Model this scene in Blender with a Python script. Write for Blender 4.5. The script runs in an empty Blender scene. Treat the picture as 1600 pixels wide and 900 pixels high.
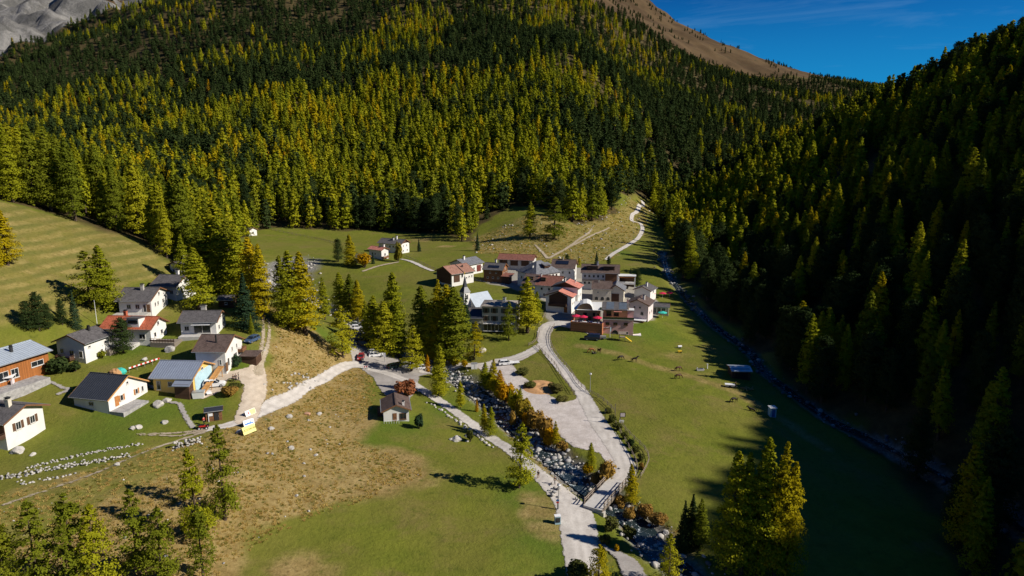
import bpy, bmesh, math, random
import numpy as np
from mathutils import Vector, Matrix, noise as mnoise
R_ = math.radians
random.seed(7)
rng = np.random.default_rng(11)
scene = bpy.context.scene
COL = scene.collection
# ------------------------------------------------------------------ camera, sky, sun, exposure
FPX, PITCH, CZ = 1070.0, R_(12.0), 65.0
camd = bpy.data.cameras.new('camera')
cam = bpy.data.objects.new('camera', camd); COL.objects.link(cam)
cam.location = (0, 0, CZ); cam.rotation_euler = (R_(90) - PITCH, 0, 0)
camd.sensor_width = 36; camd.lens = FPX / 1600 * 36; camd.clip_start = 1; camd.clip_end = 12000
scene.camera = cam
SUN_AZ = math.atan2(-0.22, 0.975)          # where the sun stands (world xy angle)
SUN_EL = R_(34)
world = bpy.data.worlds.new('World'); scene.world = world; world.use_nodes = True
wn = world.node_tree; wn.nodes.clear()
wo = wn.nodes.new('ShaderNodeOutputWorld'); wb = wn.nodes.new('ShaderNodeBackground')
sky = wn.nodes.new('ShaderNodeTexSky'); sky.sky_type = 'NISHITA'; sky.sun_disc = False
sky.sun_elevation = SUN_EL; sky.sun_rotation = R_(90) - SUN_AZ
sky.altitude = 2000; sky.air_density = 1.0; sky.dust_density = 0.5; sky.ozone_density = 6.0
wb.inputs['Strength'].default_value = 0.05
# thin high cirrus mixed into the sky colour
wtc = wn.nodes.new('ShaderNodeTexCoord'); wmap = wn.nodes.new('ShaderNodeMapping')
wmap.inputs['Scale'].default_value = (1.6, 1.6, 13.0); wmap.inputs['Rotation'].default_value = (0.10, -0.12, 0.3)
wno = wn.nodes.new('ShaderNodeTexNoise'); wno.inputs['Scale'].default_value = 2.6; wno.inputs['Detail'].default_value = 9; wno.inputs['Roughness'].default_value = 0.62; wno.inputs['Distortion'].default_value = 0.5
wrp = wn.nodes.new('ShaderNodeValToRGB'); wrp.color_ramp.elements[0].position = 0.53; wrp.color_ramp.elements[0].color = (0, 0, 0, 1); wrp.color_ramp.elements[1].position = 0.80; wrp.color_ramp.elements[1].color = (0.30, 0.30, 0.30, 1)
wmx = wn.nodes.new('ShaderNodeMixRGB'); wmx.inputs['Color2'].default_value = (3.0, 6.2, 10.5, 1)
wn.links.new(wtc.outputs['Generated'], wmap.inputs['Vector']); wn.links.new(wmap.outputs[0], wno.inputs['Vector'])
wn.links.new(wno.outputs['Fac'], wrp.inputs['Fac']); wn.links.new(wrp.outputs['Color'], wmx.inputs['Fac'])
wtint = wn.nodes.new('ShaderNodeMixRGB'); wtint.blend_type = 'MULTIPLY'; wtint.inputs['Fac'].default_value = 1; wtint.inputs['Color2'].default_value = (0.05, 0.60, 1.15, 1)   # the deep polarised blue of high-mountain air
wn.links.new(sky.outputs[0], wtint.inputs['Color1']); wsp = wn.nodes.new('ShaderNodeSeparateXYZ'); wgr = wn.nodes.new('ShaderNodeMapRange'); wgr.inputs[1].default_value = 0.19; wgr.inputs[2].default_value = 0.02; wgr.inputs[4].default_value = 0.75   # the sky pales towards the ridges
wpl = wn.nodes.new('ShaderNodeMixRGB'); wpl.inputs['Color2'].default_value = (0.25, 5.6, 11.5, 1)
wn.links.new(wtc.outputs['Generated'], wsp.inputs[0]); wn.links.new(wsp.outputs['Z'], wgr.inputs[0]); wn.links.new(wgr.outputs[0], wpl.inputs['Fac']); wn.links.new(wtint.outputs[0], wpl.inputs['Color1']); wn.links.new(wpl.outputs[0], wmx.inputs['Color1'])
wn.links.new(wmx.outputs[0], wb.inputs['Color'])
wn.links.new(wb.outputs[0], wo.inputs[0])
sund = bpy.data.lights.new('sun', 'SUN'); sund.energy = 5.0; sund.angle = R_(0.53); sund.color = (1.0, 0.93, 0.82)
sun = bpy.data.objects.new('sun', sund); COL.objects.link(sun)
sv = Vector((math.cos(SUN_AZ) * math.cos(SUN_EL), math.sin(SUN_AZ) * math.cos(SUN_EL), math.sin(SUN_EL)))
sun.rotation_euler = sv.to_track_quat('Z', 'Y').to_euler(); sun.location = sv * 900
vs = scene.view_settings
scene.display_settings.display_device = 'sRGB'
vs.view_transform = 'Standard'; vs.look = 'None'; vs.exposure = 0.25; vs.gamma = 1.0; vs.use_curve_mapping = False
scene.cycles.max_bounces = 5; scene.cycles.diffuse_bounces = 2; scene.cycles.transparent_max_bounces = 8
scene.cycles.use_denoising = True
# ------------------------------------------------------------------ terrain heights (numpy)
CP, SP = math.cos(PITCH), math.sin(PITCH)
def ray(u, v):
    a = (u - 800) / FPX; k = (450 - v) / FPX
    return np.array([a, CP + k * SP, -SP + k * CP])
def zbase(y): return 0.03 * np.clip(np.asarray(y, float) - 120, 0, 500)
CTRL = []
def cz(*p):                      # pixel and height of the ground seen there
    for (u, v, z) in p:
        d = ray(u, v); t = (z - CZ) / d[2]; CTRL.append((d[0]*t, d[1]*t, z))
def cy(*p):                      # pixel and how far away (y) the ground seen there is
    for (u, v, y) in p:
        d = ray(u, v); t = y / d[1]; CTRL.append((d[0]*t, y, CZ + d[2]*t))
# valley floor
cz((955,770,0),(880,800,0),(900,870,-.5),(700,800,.5),(600,850,1.2),(450,890,2.2),(600,905,.6),(700,720,1),(760,690,.6),
   (640,660,2.2),(700,650,1.2),(590,662,2.6),(590,590,3.0),(640,600,2.4),(560,568,3.6),(600,545,4),(575,505,5),(650,520,4.5),(700,560,2.8),
   (800,560,3),(850,520,4.5),(900,520,5),(940,527,4.5),(1000,520,4.5),(900,600,1.8),(960,650,.8),(1000,720,0),(1100,700,-.5),
   (1100,600,1),(1150,560,1),(1050,540,3),(1080,490,3.5),(1200,700,-1.5),(1150,800,-2),(1250,850,-2.5),(1290,750,-3),(1050,880,-1.5),(1150,900,-3),
   (1170,548,0),(1210,580,-.5),(1290,660,-3),(1400,720,-5),(800,460,8.8),(700,470,7.8),(750,410,11),(850,440,8.5),(950,450,7),(650,425,9.8),
   (600,445,8.5),(500,420,10.5),(550,402,12),(430,375,13.5),(1000,420,8),(1040,430,6.5),(870,405,10.5),(780,398,12))
cy((840,345,395),(920,352,405),(790,352,398),(740,375,385),(965,322,470),(1003,318,540),(700,368,395),(600,366,408),(500,362,410),(392,360,402),(880,378,365),(960,380,370),(1020,350,450))
# main forested mountainside behind the village
cy((100,260,600),(100,150,900),(60,92,1150),(300,300,480),(300,205,680),(300,85,980),(300,-20,1250),(500,340,432),(500,235,610),(500,80,900),(500,-20,1150),
   (700,350,425),(700,235,590),(700,85,860),(700,-20,1080),(900,320,435),(900,235,560),(900,105,800),(900,22,1050),(900,-45,1350),
   (985,310,500),(1000,245,620),(1000,155,820),(1000,85,1050),(1000,45,1350),(1050,290,620),(1100,232,750),(1100,155,950),(1100,108,1200),
   (1200,195,900),(1200,140,1150),(1300,160,1300))
cy((985,5,1750),(1045,40,1750),(1100,66,1700),(1200,96,1700),(1300,120,1800),(1345,134,1750),(1420,140,1900))
cy((985,40,2400),(1100,100,2400),(1200,130,2400),(1340,160,2400),(1420,170,2600))
# far rocky flank, upper left
cy((50,45,1650),(0,62,1500),(110,8,1700),(20,5,1900),(150,-30,1900),(300,-60,1900),(500,-60,1900),(700,-70,1700),(900,-90,1900),(0,-60,2400),(300,-120,2600),(700,-120,2600),(900,-110,2600))
# left hill with the chalets
cz((335,605,11.5),(395,540,15.5),(400,600,11.3),(390,650,9),(300,672,9),(330,575,13.5),(200,618,12),(240,650,10.5),(150,575,15),(60,625,13.5),(40,692,10.5),(0,640,13.3),
   (100,660,11.3),(320,512,17.5),(220,492,20.5),(260,430,26),(170,525,17.5),(80,560,17),(40,510,23),(0,500,25),(0,420,34),(100,420,31),(60,362,40),(290,445,23),(350,470,19.5))
cy((0,316,205),(150,357,215),(235,385,215),(0,300,300),(150,340,300),(250,375,300),(350,400,280))
# tan knoll between terrace track and car park
cz((425,485,17.3),(460,508,14.6),(500,530,10),(545,558,5.0),(430,560,12.3),(470,570,8.8),(450,620,7.3),(500,595,5.2),(545,571,3.8),
   (420,680,7.3),(500,640,4.6),(560,622,3.3),(500,720,4),(400,760,5.5),(560,700,2.6),(300,760,8),(200,760,9),(100,760,9.6),(0,760,10.2),(330,850,4.8),(200,860,6.5),(0,885,8.2),(400,860,2.8),
   (432,440,8.0),(470,470,6.5),(510,490,5.6))
CTRL += [(0,40,-1.5),(40,40,-3),(-60,40,4),(-110,60,11),(-160,70,20),(-220,120,42),(-300,200,75),(-420,330,110),(0,-50,-3),(60,0,-5),(-150,-60,25),(150,0,-6),(120,60,-6),
   (150,100,-6),(150,200,-2),(210,300,3),(160,400,6),(260,500,10),(300,650,22),(420,700,40),(500,420,8),(420,120,-5),(600,900,90),(800,700,60),(0,-300,-5),(-500,-300,90),(500,-300,-5),(1500,900,150),(1500,300,40),(2500,2500,250),(-1500,600,420),(-2500,2500,800),(0,4200,500)]
CTRL = np.array(CTRL, float)
def polar(x, y):
    r = np.maximum(np.hypot(x, y), 25.0); return np.stack([np.arctan2(x, np.maximum(y, -1e9)), np.log(r)], -1), r
_cp, _cr = polar(CTRL[:,0], CTRL[:,1])
_g = (CTRL[:,2] - zbase(CTRL[:,1])) / _cr
def _tps(a, b):
    d2 = ((a[:,None,:] - b[None,:,:])**2).sum(-1); return 0.5 * d2 * np.log(d2 + 1e-12)
_n = len(_cp)
_A = np.zeros((_n+3, _n+3)); _A[:_n,:_n] = _tps(_cp, _cp) + 2e-5*np.eye(_n); _A[:_n,_n:] = np.c_[np.ones(_n), _cp]; _A[_n:,:_n] = _A[:_n,_n:].T
_w = np.linalg.solve(_A, np.r_[_g, 0, 0, 0])
def base_height(x, y):
    x = np.asarray(x, float).ravel(); y = np.asarray(y, float).ravel()
    out = np.empty(len(x))
    for i in range(0, len(x), 20000):
        q, r = polar(x[i:i+20000], y[i:i+20000])
        out[i:i+20000] = (_tps(q, _cp) @ _w[:_n] + _w[_n] + q @ _w[_n+1:]) * r
    return out + zbase(y)
def smax(h, k): return 0.5 * (h + np.sqrt(h*h + k*k))
def spur_foot(y): return np.interp(y, [-200, 60, 100, 150, 205, 300, 400, 554, 700], [108, 92, 89, 86, 80, 93, 105, 122, 140])
def spur(x, y):                  # the steep shaded mountainside on the right, ending in a crest
    s = np.interp(y, [-50, 60, 110, 160, 205, 320, 560], [.90, .84, .725, .692, .685, .655, .63])
    z = -3 + np.interp(y, [100, 554], [0, 9]) + s * (x - spur_foot(y))
    q = (x - 124) * .755 + (y - 554) * .657 - 62
    return z - .95 * smax(q, 10) - smax(z - 170, 40) * .55
def vnoise(x, y, sc, seed=0):    # cheap smooth value noise
    r = np.random.default_rng(1000 + seed); T = r.random((256, 256))
    fx = x / sc + 1000.3; fy = y / sc + 1000.7
    ix = np.floor(fx).astype(int); iy = np.floor(fy).astype(int)
    a = fx - ix; b = fy - iy; a = a*a*(3-2*a); b = b*b*(3-2*b)
    g = lambda i, j: T[i & 255, j & 255]
    return (g(ix,iy)*(1-a)+g(ix+1,iy)*a)*(1-b) + (g(ix,iy+1)*(1-a)+g(ix+1,iy+1)*a)*b
def fbm(x, y, sc, o=4, seed=0): return sum((vnoise(x, y, sc/2**i, seed+i) - .5) / 2**i for i in range(o))
def steps(lim, s0, flat, grow):
    v = [0.0]
    while v[-1] < lim: v.append(v[-1] + (s0 if v[-1] < flat else max(s0, s0 + (v[-1]-flat)*grow)))
    return np.array(v)
_xp = steps(3000, 1.1, 125, .018); GX = np.r_[-_xp[:0:-1], _xp]
_yp = steps(4300, 1.1, 160, .0085); _ym = steps(500, 6, 20, .1)
GY = np.r_[(-_ym[:0:-1] + 55), _yp + 55]
XX, YY = np.meshgrid(GX, GY)
ZB = base_height(XX, YY).reshape(XX.shape)
def far_roughness(X, Y, Z):
    d = np.hypot(X, Y)
    a = np.clip((d - 380) / 500, 0, 1)
    hi = np.clip((d - 1150) / 400, 0, 1)
    z = Z + a * fbm(X, Y, 180, 4, 5) * 26 + a * fbm(X + .4*Y, Y*.35, 60, 3, 9) * 7
    ridge = 1 - 2*np.abs(fbm(X, Y, 260, 5, 21))
    rg = hi * np.clip((-X - 250)/400, 0, 1)
    return z + rg * ((ridge - .8) * 60 + (.5-2*np.abs(fbm(X, Y, 75, 3, 27))) * 34 + fbm(X, Y, 30, 2, 29) * 16) + hi * fbm(X, Y, 60, 3, 31) * 7
ZZ = far_roughness(XX, YY, ZB)
sp_ = spur(XX, YY) + np.clip((XX-spur_foot(YY))/60, 0, 1) * (fbm(XX, YY, 70, 4, 33) * 9)
ZZ = ZZ + smax(sp_ - ZZ, 3.0)
near = np.clip(1 - (np.hypot(XX, YY) - 250) / 200, 0, 1)
ZZ = ZZ + near * (fbm(XX, YY, 26, 3, 41) * .7 + fbm(XX, YY, 7, 2, 47) * .22)
def H(x, y):                     # bilinear height of the ground sheet
    x = np.asarray(x, float); y = np.asarray(y, float)
    i = np.clip(np.searchsorted(GX, x) - 1, 0, len(GX)-2); j = np.clip(np.searchsorted(GY, y) - 1, 0, len(GY)-2)
    a = np.clip((x - GX[i]) / (GX[i+1]-GX[i]), 0, 1); b = np.clip((y - GY[j]) / (GY[j+1]-GY[j]), 0, 1)
    return (ZZ[j,i]*(1-a)+ZZ[j,i+1]*a)*(1-b) + (ZZ[j+1,i]*(1-a)+ZZ[j+1,i+1]*a)*b
def W(u, v, off=0.0):            # where the line of sight through a photo pixel meets the ground
    d = ray(u, v); t = 60 * 1.006 ** np.arange(0, 700)
    p = d[None,:] * t[:,None]; h = H(p[:,0], p[:,1]) + off - (CZ + p[:,2])
    k = np.argmax(h > 0)
    if h[k] <= 0: k = len(t)-1
    lo, hi = t[max(k-1,0)], t[k]
    for _ in range(18):
        m = .5*(lo+hi)
        if H(d[0]*m, d[1]*m) + off > CZ + d[2]*m: hi = m
        else: lo = m
    return (d[0]*hi, d[1]*hi)
def proj(p):
    x, y, z = p[0], p[1], p[2]-CZ
    dep = y*CP - z*SP; up = y*SP + z*CP
    return 800 + FPX*x/dep, 450 - FPX*up/dep, dep
def wpoly(pts): return np.array([W(u, v) for u, v in pts])
def seg_dist(X, Y, P):           # distance to polyline and running parameter
    best = np.full(X.shape, 1e9); par = np.zeros(X.shape); acc = 0
    for (x0,y0),(x1,y1) in zip(P[:-1], P[1:]):
        L2 = (x1-x0)**2+(y1-y0)**2 + 1e-9; t = np.clip(((X-x0)*(x1-x0)+(Y-y0)*(y1-y0))/L2, 0, 1)
        d = np.hypot(X-x0-t*(x1-x0), Y-y0-t*(y1-y0)); m = d < best
        best[m] = d[m]; par[m] = acc + t[m]*math.sqrt(L2); acc += math.sqrt(L2)
    return best, par
def inside(X, Y, P):
    c = np.zeros(X.shape, bool); n = len(P)
    for i in range(n):
        x0,y0 = P[i]; x1,y1 = P[(i+1) % n]
        m = ((y0 > Y) != (y1 > Y)) & (X < (x1-x0)*(Y-y0)/((y1-y0) if abs(y1-y0) > 1e-9 else 1e-9)+x0); c ^= m
    return c
def smooth_line(P, step=1.2):    # Catmull-Rom resampling
    P = np.array(P, float); Q = np.vstack([2*P[0]-P[1], P, 2*P[-1]-P[-2]]); out = []
    for i in range(1, len(Q)-2):
        n = max(2, int(np.linalg.norm(Q[i+1]-Q[i])/step))
        for t in np.arange(n)/n:
            out.append(.5*((2*Q[i]) + (-Q[i-1]+Q[i+1])*t + (2*Q[i-1]-5*Q[i]+4*Q[i+1]-Q[i+2])*t*t + (-Q[i-1]+3*Q[i]-3*Q[i+1]+Q[i+2])*t**3))
    out.append(Q[-2]); return np.array(out)
# ------------------------------------------------------------------ helpers
def tag(o, label=None, cat=None, group=None, kind=None):
    if label: o['label'] = label
    if cat: o['category'] = cat
    if group: o['group'] = group
    if kind: o['kind'] = kind
    return o
def empty(name, loc, rz=0.0, label=None, cat=None, group=None):
    o = bpy.data.objects.new(name, None); COL.objects.link(o); o.location = loc; o.rotation_euler = (0, 0, rz); o.empty_display_size = .5
    return tag(o, label, cat, group)
def mesh_obj(name, me, parent=None, loc=None):
    o = bpy.data.objects.new(name, me); COL.objects.link(o)
    if parent: o.parent = parent
    if loc is not None: o.location = loc
    return o
class MB:                        # collects shapes, becomes ONE mesh object
    def __init__(s): s.v = []; s.f = []; s.m = []; s.mi = 0
    def add(s, vs, fs):
        n = len(s.v); s.v += [tuple(p) for p in vs]; s.f += [tuple(i+n for i in f) for f in fs]; s.m += [s.mi]*len(fs); return s
    def box(s, c, d, rz=0.0, rx=0.0, taper=1.0):
        hx, hy, hz = d[0]/2, d[1]/2, d[2]/2; M = Matrix.Rotation(rz, 3, 'Z') @ Matrix.Rotation(rx, 3, 'X'); C = Vector(c)
        P = [C + M @ Vector((x*hx*(taper if z > 0 else 1), y*hy*(taper if z > 0 else 1), z*hz)) for z in (-1, 1) for x, y in ((-1,-1),(1,-1),(1,1),(-1,1))]
        return s.add(P, [(3,2,1,0),(4,5,6,7),(0,1,5,4),(1,2,6,5),(2,3,7,6),(3,0,4,7)])
    def bar(s, a, b, w, h=None):  # square beam from a to b
        a = Vector(a); b = Vector(b); h = h or w; t = (b-a).normalized(); up = Vector((0,0,1)) if abs(t.z) < .95 else Vector((0,1,0))
        x = t.cross(up).normalized()*w/2; y = x.cross(t).normalized()*h/2
        return s.add([a-x-y,a+x-y,a+x+y,a-x+y,b-x-y,b+x-y,b+x+y,b-x+y], [(3,2,1,0),(4,5,6,7),(0,1,5,4),(1,2,6,5),(2,3,7,6),(3,0,4,7)])
    def tube(s, pts, rad, n=6, cap=True):
        P = [Vector(p) for p in pts]; rings = []
        for i, p in enumerate(P):
            t = (P[min(i+1,len(P)-1)] - P[max(i-1,0)]).normalized(); up = Vector((0,0,1)) if abs(t.z) < .9 else Vector((1,0,0))
            x = t.cross(up).normalized(); y = x.cross(t).normalized(); r = rad[i] if isinstance(rad, (list,tuple)) else rad
            rings.append([p + (x*math.cos(k*2*math.pi/n)+y*math.sin(k*2*math.pi/n))*r for k in range(n)])
        fs = [(i*n+k, i*n+(k+1)%n, (i+1)*n+(k+1)%n, (i+1)*n+k) for i in range(len(P)-1) for k in range(n)]
        if cap: fs += [tuple(range(n-1,-1,-1)), tuple((len(P)-1)*n+k for k in range(n))]
        return s.add([p for r in rings for p in r], fs)
    def prism_x(s, prof, x0, x1): # profile of (y,z) points pushed along x
        n = len(prof); P = [(x0,y,z) for y,z in prof]+[(x1,y,z) for y,z in prof]
        return s.add(P, [tuple(range(n))[::-1], tuple(range(n,2*n))]+[(i,(i+1)%n,n+(i+1)%n,n+i) for i in range(n)])
    def prism_y(s, prof, y0, y1): # profile of (x,z) points pushed along y
        n = len(prof); P = [(x,y0,z) for x,z in prof]+[(x,y1,z) for x,z in prof]
        return s.add(P, [tuple(range(n)), tuple(range(n,2*n))[::-1]]+[((i+1)%n,i,n+i,n+(i+1)%n) for i in range(n)])
    def ell(s, c, r, nu=8, nv=5, jit=0.0, seed=0):
        rr = random.Random(seed); P = []; C = Vector(c)
        for j in range(nv+1):
            th = math.pi*j/nv
            for i in range(nu):
                ph = 2*math.pi*i/nu; k = 1+rr.uniform(-jit, jit)
                P.append(C + Vector((r[0]*math.sin(th)*math.cos(ph)*k, r[1]*math.sin(th)*math.sin(ph)*k, r[2]*math.cos(th)*k)))
        return s.add(P, [(j*nu+i, (j+1)*nu+i, (j+1)*nu+(i+1)%nu, j*nu+(i+1)%nu) for j in range(nv) for i in range(nu)])
    def build(s, name, mats, parent=None, loc=None, smooth=False):
        me = bpy.data.meshes.new(name); me.from_pydata([tuple(p) for p in s.v], [], s.f)
        for m in (mats if isinstance(mats, (list,tuple)) else [mats]): me.materials.append(m)
        if isinstance(mats, (list,tuple)) and len(mats) > 1: me.polygons.foreach_set('material_index', s.m)
        if smooth: me.polygons.foreach_set('use_smooth', [True]*len(me.polygons))
        me.update()
        return mesh_obj(name, me, parent, loc)
def np_mesh(name, V, F, mats, attrs=None, smooth=False):   # V (n,3), F (m,k)
    me = bpy.data.meshes.new(name); V = np.ascontiguousarray(V, np.float32); F = np.ascontiguousarray(F, np.int32); k = F.shape[1]
    me.vertices.add(len(V)); me.vertices.foreach_set('co', V.ravel()); me.loops.add(F.size); me.loops.foreach_set('vertex_index', F.ravel())
    me.polygons.add(len(F)); me.polygons.foreach_set('loop_start', np.arange(0, F.size, k, dtype=np.int32))
    if smooth: me.polygons.foreach_set('use_smooth', np.ones(len(F), bool))
    for m in mats: me.materials.append(m)
    for nm, a in (attrs or {}).items():
        a = np.asarray(a, np.float32)
        if a.ndim == 1: t = me.attributes.new(nm, 'FLOAT', 'POINT'); t.data.foreach_set('value', a)
        else: t = me.attributes.new(nm, 'FLOAT_COLOR', 'POINT'); t.data.foreach_set('color', a.ravel())
    me.update(calc_edges=True); me.validate(); return me
# ------------------------------------------------------------------ materials
class NT:
    def __init__(s, name):
        s.m = bpy.data.materials.new(name); s.m.use_nodes = True; s.t = s.m.node_tree; s.t.nodes.clear()
        s.out = s.n('ShaderNodeOutputMaterial')
    def n(s, typ, **kw):
        o = s.t.nodes.new(typ)
        for k, v in kw.items():
            if k in o.inputs and not hasattr(o, k): o.inputs[k].default_value = v
            else: setattr(o, k, v)
        return o
    def l(s, a, b): s.t.links.new(a, b)
    def val(s, x, sock):
        if hasattr(x, 'is_output'): s.l(x, sock)
        elif isinstance(x, (tuple,list)): sock.default_value = tuple(x)+((1,) if len(x) == 3 else ())
        else: sock.default_value = x
    def noise(s, scale, detail=4, rough=.55, vec=None, dist=0.0):
        o = s.n('ShaderNodeTexNoise'); o.inputs['Scale'].default_value = scale; o.inputs['Detail'].default_value = detail; o.inputs['Roughness'].default_value = rough; o.inputs['Distortion'].default_value = dist
        if vec is not None: s.l(vec, o.inputs['Vector'])
        return o.outputs['Fac']
    def mix(s, f, a, b, typ='MIX'):
        o = s.n('ShaderNodeMixRGB', blend_type=typ); s.val(f, o.inputs[0]); s.val(a, o.inputs[1]); s.val(b, o.inputs[2]); return o.outputs[0]
    def math(s, op, a, b=0.0, c=None, clamp=False):
        o = s.n('ShaderNodeMath', operation=op); o.use_clamp = clamp; s.val(a, o.inputs[0]); s.val(b, o.inputs[1])
        if c is not None: s.val(c, o.inputs[2])
        return o.outputs[0]
    def ramp(s, f, *st):
        o = s.n('ShaderNodeValToRGB'); e = o.color_ramp.elements
        while len(e) < len(st): e.new(.5)
        for q, (p, c) in zip(e, st): q.position = p; q.color = tuple(c)+((1,) if len(c) == 3 else ())
        s.l(f, o.inputs[0]); return o.outputs[0]
    def step(s, f, lo, hi):
        o = s.n('ShaderNodeMapRange', interpolation_type='SMOOTHSTEP'); s.val(f, o.inputs[0]); o.inputs[1].default_value = lo; o.inputs[2].default_value = hi; return o.outputs[0]
    def obj(s): return s.n('ShaderNodeTexCoord').outputs['Object']
    def pos(s): return s.n('ShaderNodeNewGeometry').outputs['Position']
    def attr(s, name): return s.n('ShaderNodeAttribute', attribute_name=name)
    def bsdf(s, col, rough=.8, bump=None, bs=.3, bd=.05, spec=.3, metal=0.0, alpha=None):
        o = s.n('ShaderNodeBsdfPrincipled'); s.val(col, o.inputs['Base Color']); s.val(rough, o.inputs['Roughness']); o.inputs['Specular IOR Level'].default_value = spec; o.inputs['Metallic'].default_value = metal
        if alpha is not None: s.val(alpha, o.inputs['Alpha'])
        if bump is not None:
            b = s.n('ShaderNodeBump'); b.inputs['Strength'].default_value = bs; b.inputs['Distance'].default_value = bd; s.l(bump, b.inputs['Height']); s.l(b.outputs[0], o.inputs['Normal'])
        s.l(o.outputs[0], s.out.inputs[0]); return s.m
def plain(name, col, rough=.75, var=.25, scale=3.0, spec=.3, metal=0.0, fine=30.0, bump=.15):
    t = NT(name); p = t.obj(); a = t.noise(scale, 5, .6, p); b = t.noise(fine, 3, .6, p)
    k = t.math('ADD', t.math('MULTIPLY', a, .65), t.math('MULTIPLY', b, .35))
    c = t.mix(t.step(k, .3, .7), tuple(x*(1-var) for x in col), tuple(min(1, x*(1+var)) for x in col))
    return t.bsdf(c, rough, b, bump, .02, spec, metal)
def boards(name, col, axis='Z', w=.2, var=.35, rough=.8):
    t = NT(name); p = t.obj(); sp = t.n('ShaderNodeSeparateXYZ'); t.l(p, sp.inputs[0])
    if axis == 'Z': q = sp.outputs['Z']
    else: q = t.math('ADD', sp.outputs['X'], sp.outputs['Y'])
    k = t.math('DIVIDE', q, w); fl = t.math('FLOOR', k); fr = t.math('FRACT', k)
    wn_ = t.n('ShaderNodeTexWhiteNoise', noise_dimensions='1D'); t.l(fl, wn_.inputs['W'])
    n_ = t.noise(2.2, 4, .6, p)
    f = t.math('ADD', t.math('MULTIPLY', wn_.outputs['Value'], .5), t.math('MULTIPLY', n_, .5))
    c = t.mix(f, tuple(x*(1-var) for x in col), tuple(min(1, x*(1+var)) for x in col))
    gap = t.step(fr, .0, .12)
    c = t.mix(gap, tuple(x*.35 for x in col), c)
    return t.bsdf(c, rough, gap, .5, .02, .25)
def tiles(name, col, du=.30, dv=.34, var=.3, rough=.75):
    t = NT(name); p = t.obj(); br = t.n('ShaderNodeTexBrick'); mp = t.n('ShaderNodeMapping'); t.l(p, mp.inputs[0])
    br.inputs['Scale'].default_value = 1; br.inputs['Brick Width'].default_value = du; br.inputs['Row Height'].default_value = dv; br.inputs['Mortar Size'].default_value = .018; br.inputs['Mortar Smooth'].default_value = .6
    br.inputs['Color1'].default_value = tuple(x*(1-var) for x in col)+(1,); br.inputs['Color2'].default_value = tuple(min(1,x*(1+var)) for x in col)+(1,); br.inputs['Mortar'].default_value = tuple(x*.45 for x in col)+(1,)
    t.l(mp.outputs[0], br.inputs['Vector'])
    n_ = t.noise(.9, 5, .65, p); c = t.mix(t.step(n_, .35, .75), br.outputs['Color'], tuple(min(1, x*1.35+.02) for x in col)); c = t.mix(.55, br.outputs['Color'], c)
    return t.bsdf(c, rough, br.outputs['Fac'], -.4, .03, .3)
M = {}
M['white'] = plain('white_render', (.70,.685,.65), .85, .10, .5)
M['cream'] = plain('cream_render', (.62,.57,.46), .85, .08, 1.2)
M['grey_render'] = plain('grey_render', (.52,.50,.47), .85, .1, 1.2)
M['pink'] = plain('pink_render', (.70,.42,.38), .85, .08, 1.0)
M['pale_pink'] = plain('pale_pink_render', (.72,.62,.62), .85, .06, 1.0)
M['ochre'] = plain('ochre_render', (.55,.35,.17), .85, .15, 1.5)
M['yellow_board'] = plain('yellow_sheathing', (.74,.50,.14), .7, .06, 1.5)
M['blue_sheet'] = plain('pale_blue_sheathing', (.42,.60,.68), .5, .12, 1.5)
M['wood_dark'] = boards('dark_timber', (.085,.045,.028))
M['wood_brown'] = boards('brown_timber', (.20,.095,.045))
M['wood_orange'] = boards('orange_timber', (.33,.12,.032), 'X', .22)
M['wood_fresh'] = boards('fresh_timber', (.50,.26,.09))
M['wood_grey'] = boards('weathered_timber', (.24,.20,.16), 'Z', .18)
M['rail'] = plain('weathered_rail_wood', (.26,.21,.165), .85, .3, 2)
M['terrace_wood'] = boards('reddish_terrace_boards', (.43,.17,.08))
M['roof_brown'] = tiles('brown_roof_sheets', (.105,.072,.060))
M['roof_redbrown'] = tiles('red_brown_roof', (.21,.085,.060))
M['roof_tan'] = tiles('tan_brown_roof', (.30,.155,.11))
M['roof_salmon'] = tiles('salmon_red_roof', (.50,.19,.14))
M['roof_red'] = tiles('red_tile_roof', (.40,.105,.05))
M['roof_slate'] = tiles('slate_roof', (.10,.092,.092))
M['roof_grey'] = tiles('grey_stone_roof', (.145,.15,.165), .5, .5)
M['roof_warm'] = tiles('warm_grey_roof', (.27,.235,.20), .5, .5)
M['barn_red'] = boards('dark_red_boards', (.15,.035,.028), 'X')
M['roof_slate_blue'] = plain('blue_grey_sheets', (.10,.125,.16), .5, .2, 1.0)
M['metal_light'] = plain('light_zinc_roof', (.50,.56,.62), .38, .08, 1.0, .5, .25)
M['metal_blue'] = plain('blue_grey_metal_roof', (.30,.34,.42), .4, .08, 1.0, .5, .3)
M['metal_dark'] = plain('anthracite_metal_roof', (.035,.04,.052), .45, .12, 1.0, .5, .1)
M['metal_white'] = plain('white_sheet_roof', (.70,.70,.68), .5, .06, .8)
M['metal_grey'] = plain('galvanised_steel', (.42,.43,.44), .45, .1, 2, .5, .5)
M['solar'] = plain('solar_panel', (.012,.016,.03), .2, .2, 2, .6)
M['glass'] = plain('window_glass', (.018,.022,.026), .12, .2, 1.0, .6)
M['frame'] = plain('painted_frame', (.62,.60,.56), .6, .05)
M['frame_wood'] = plain('wooden_frame', (.16,.085,.045), .7, .15)
M['shutter_brown'] = boards('brown_shutter', (.13,.07,.04), 'Z', .1)
M['shutter_orange'] = boards('orange_shutter', (.45,.19,.06), 'Z', .1)
M['shutter_green'] = boards('grey_green_shutter', (.10,.13,.10), 'Z', .1)
M['plant'] = plain('planter_greens', (.035,.055,.02), .9, .6, 6)
M['red_cloth'] = plain('crimson_parasol_cloth', (.55,.02,.07), .8, .1)
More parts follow.
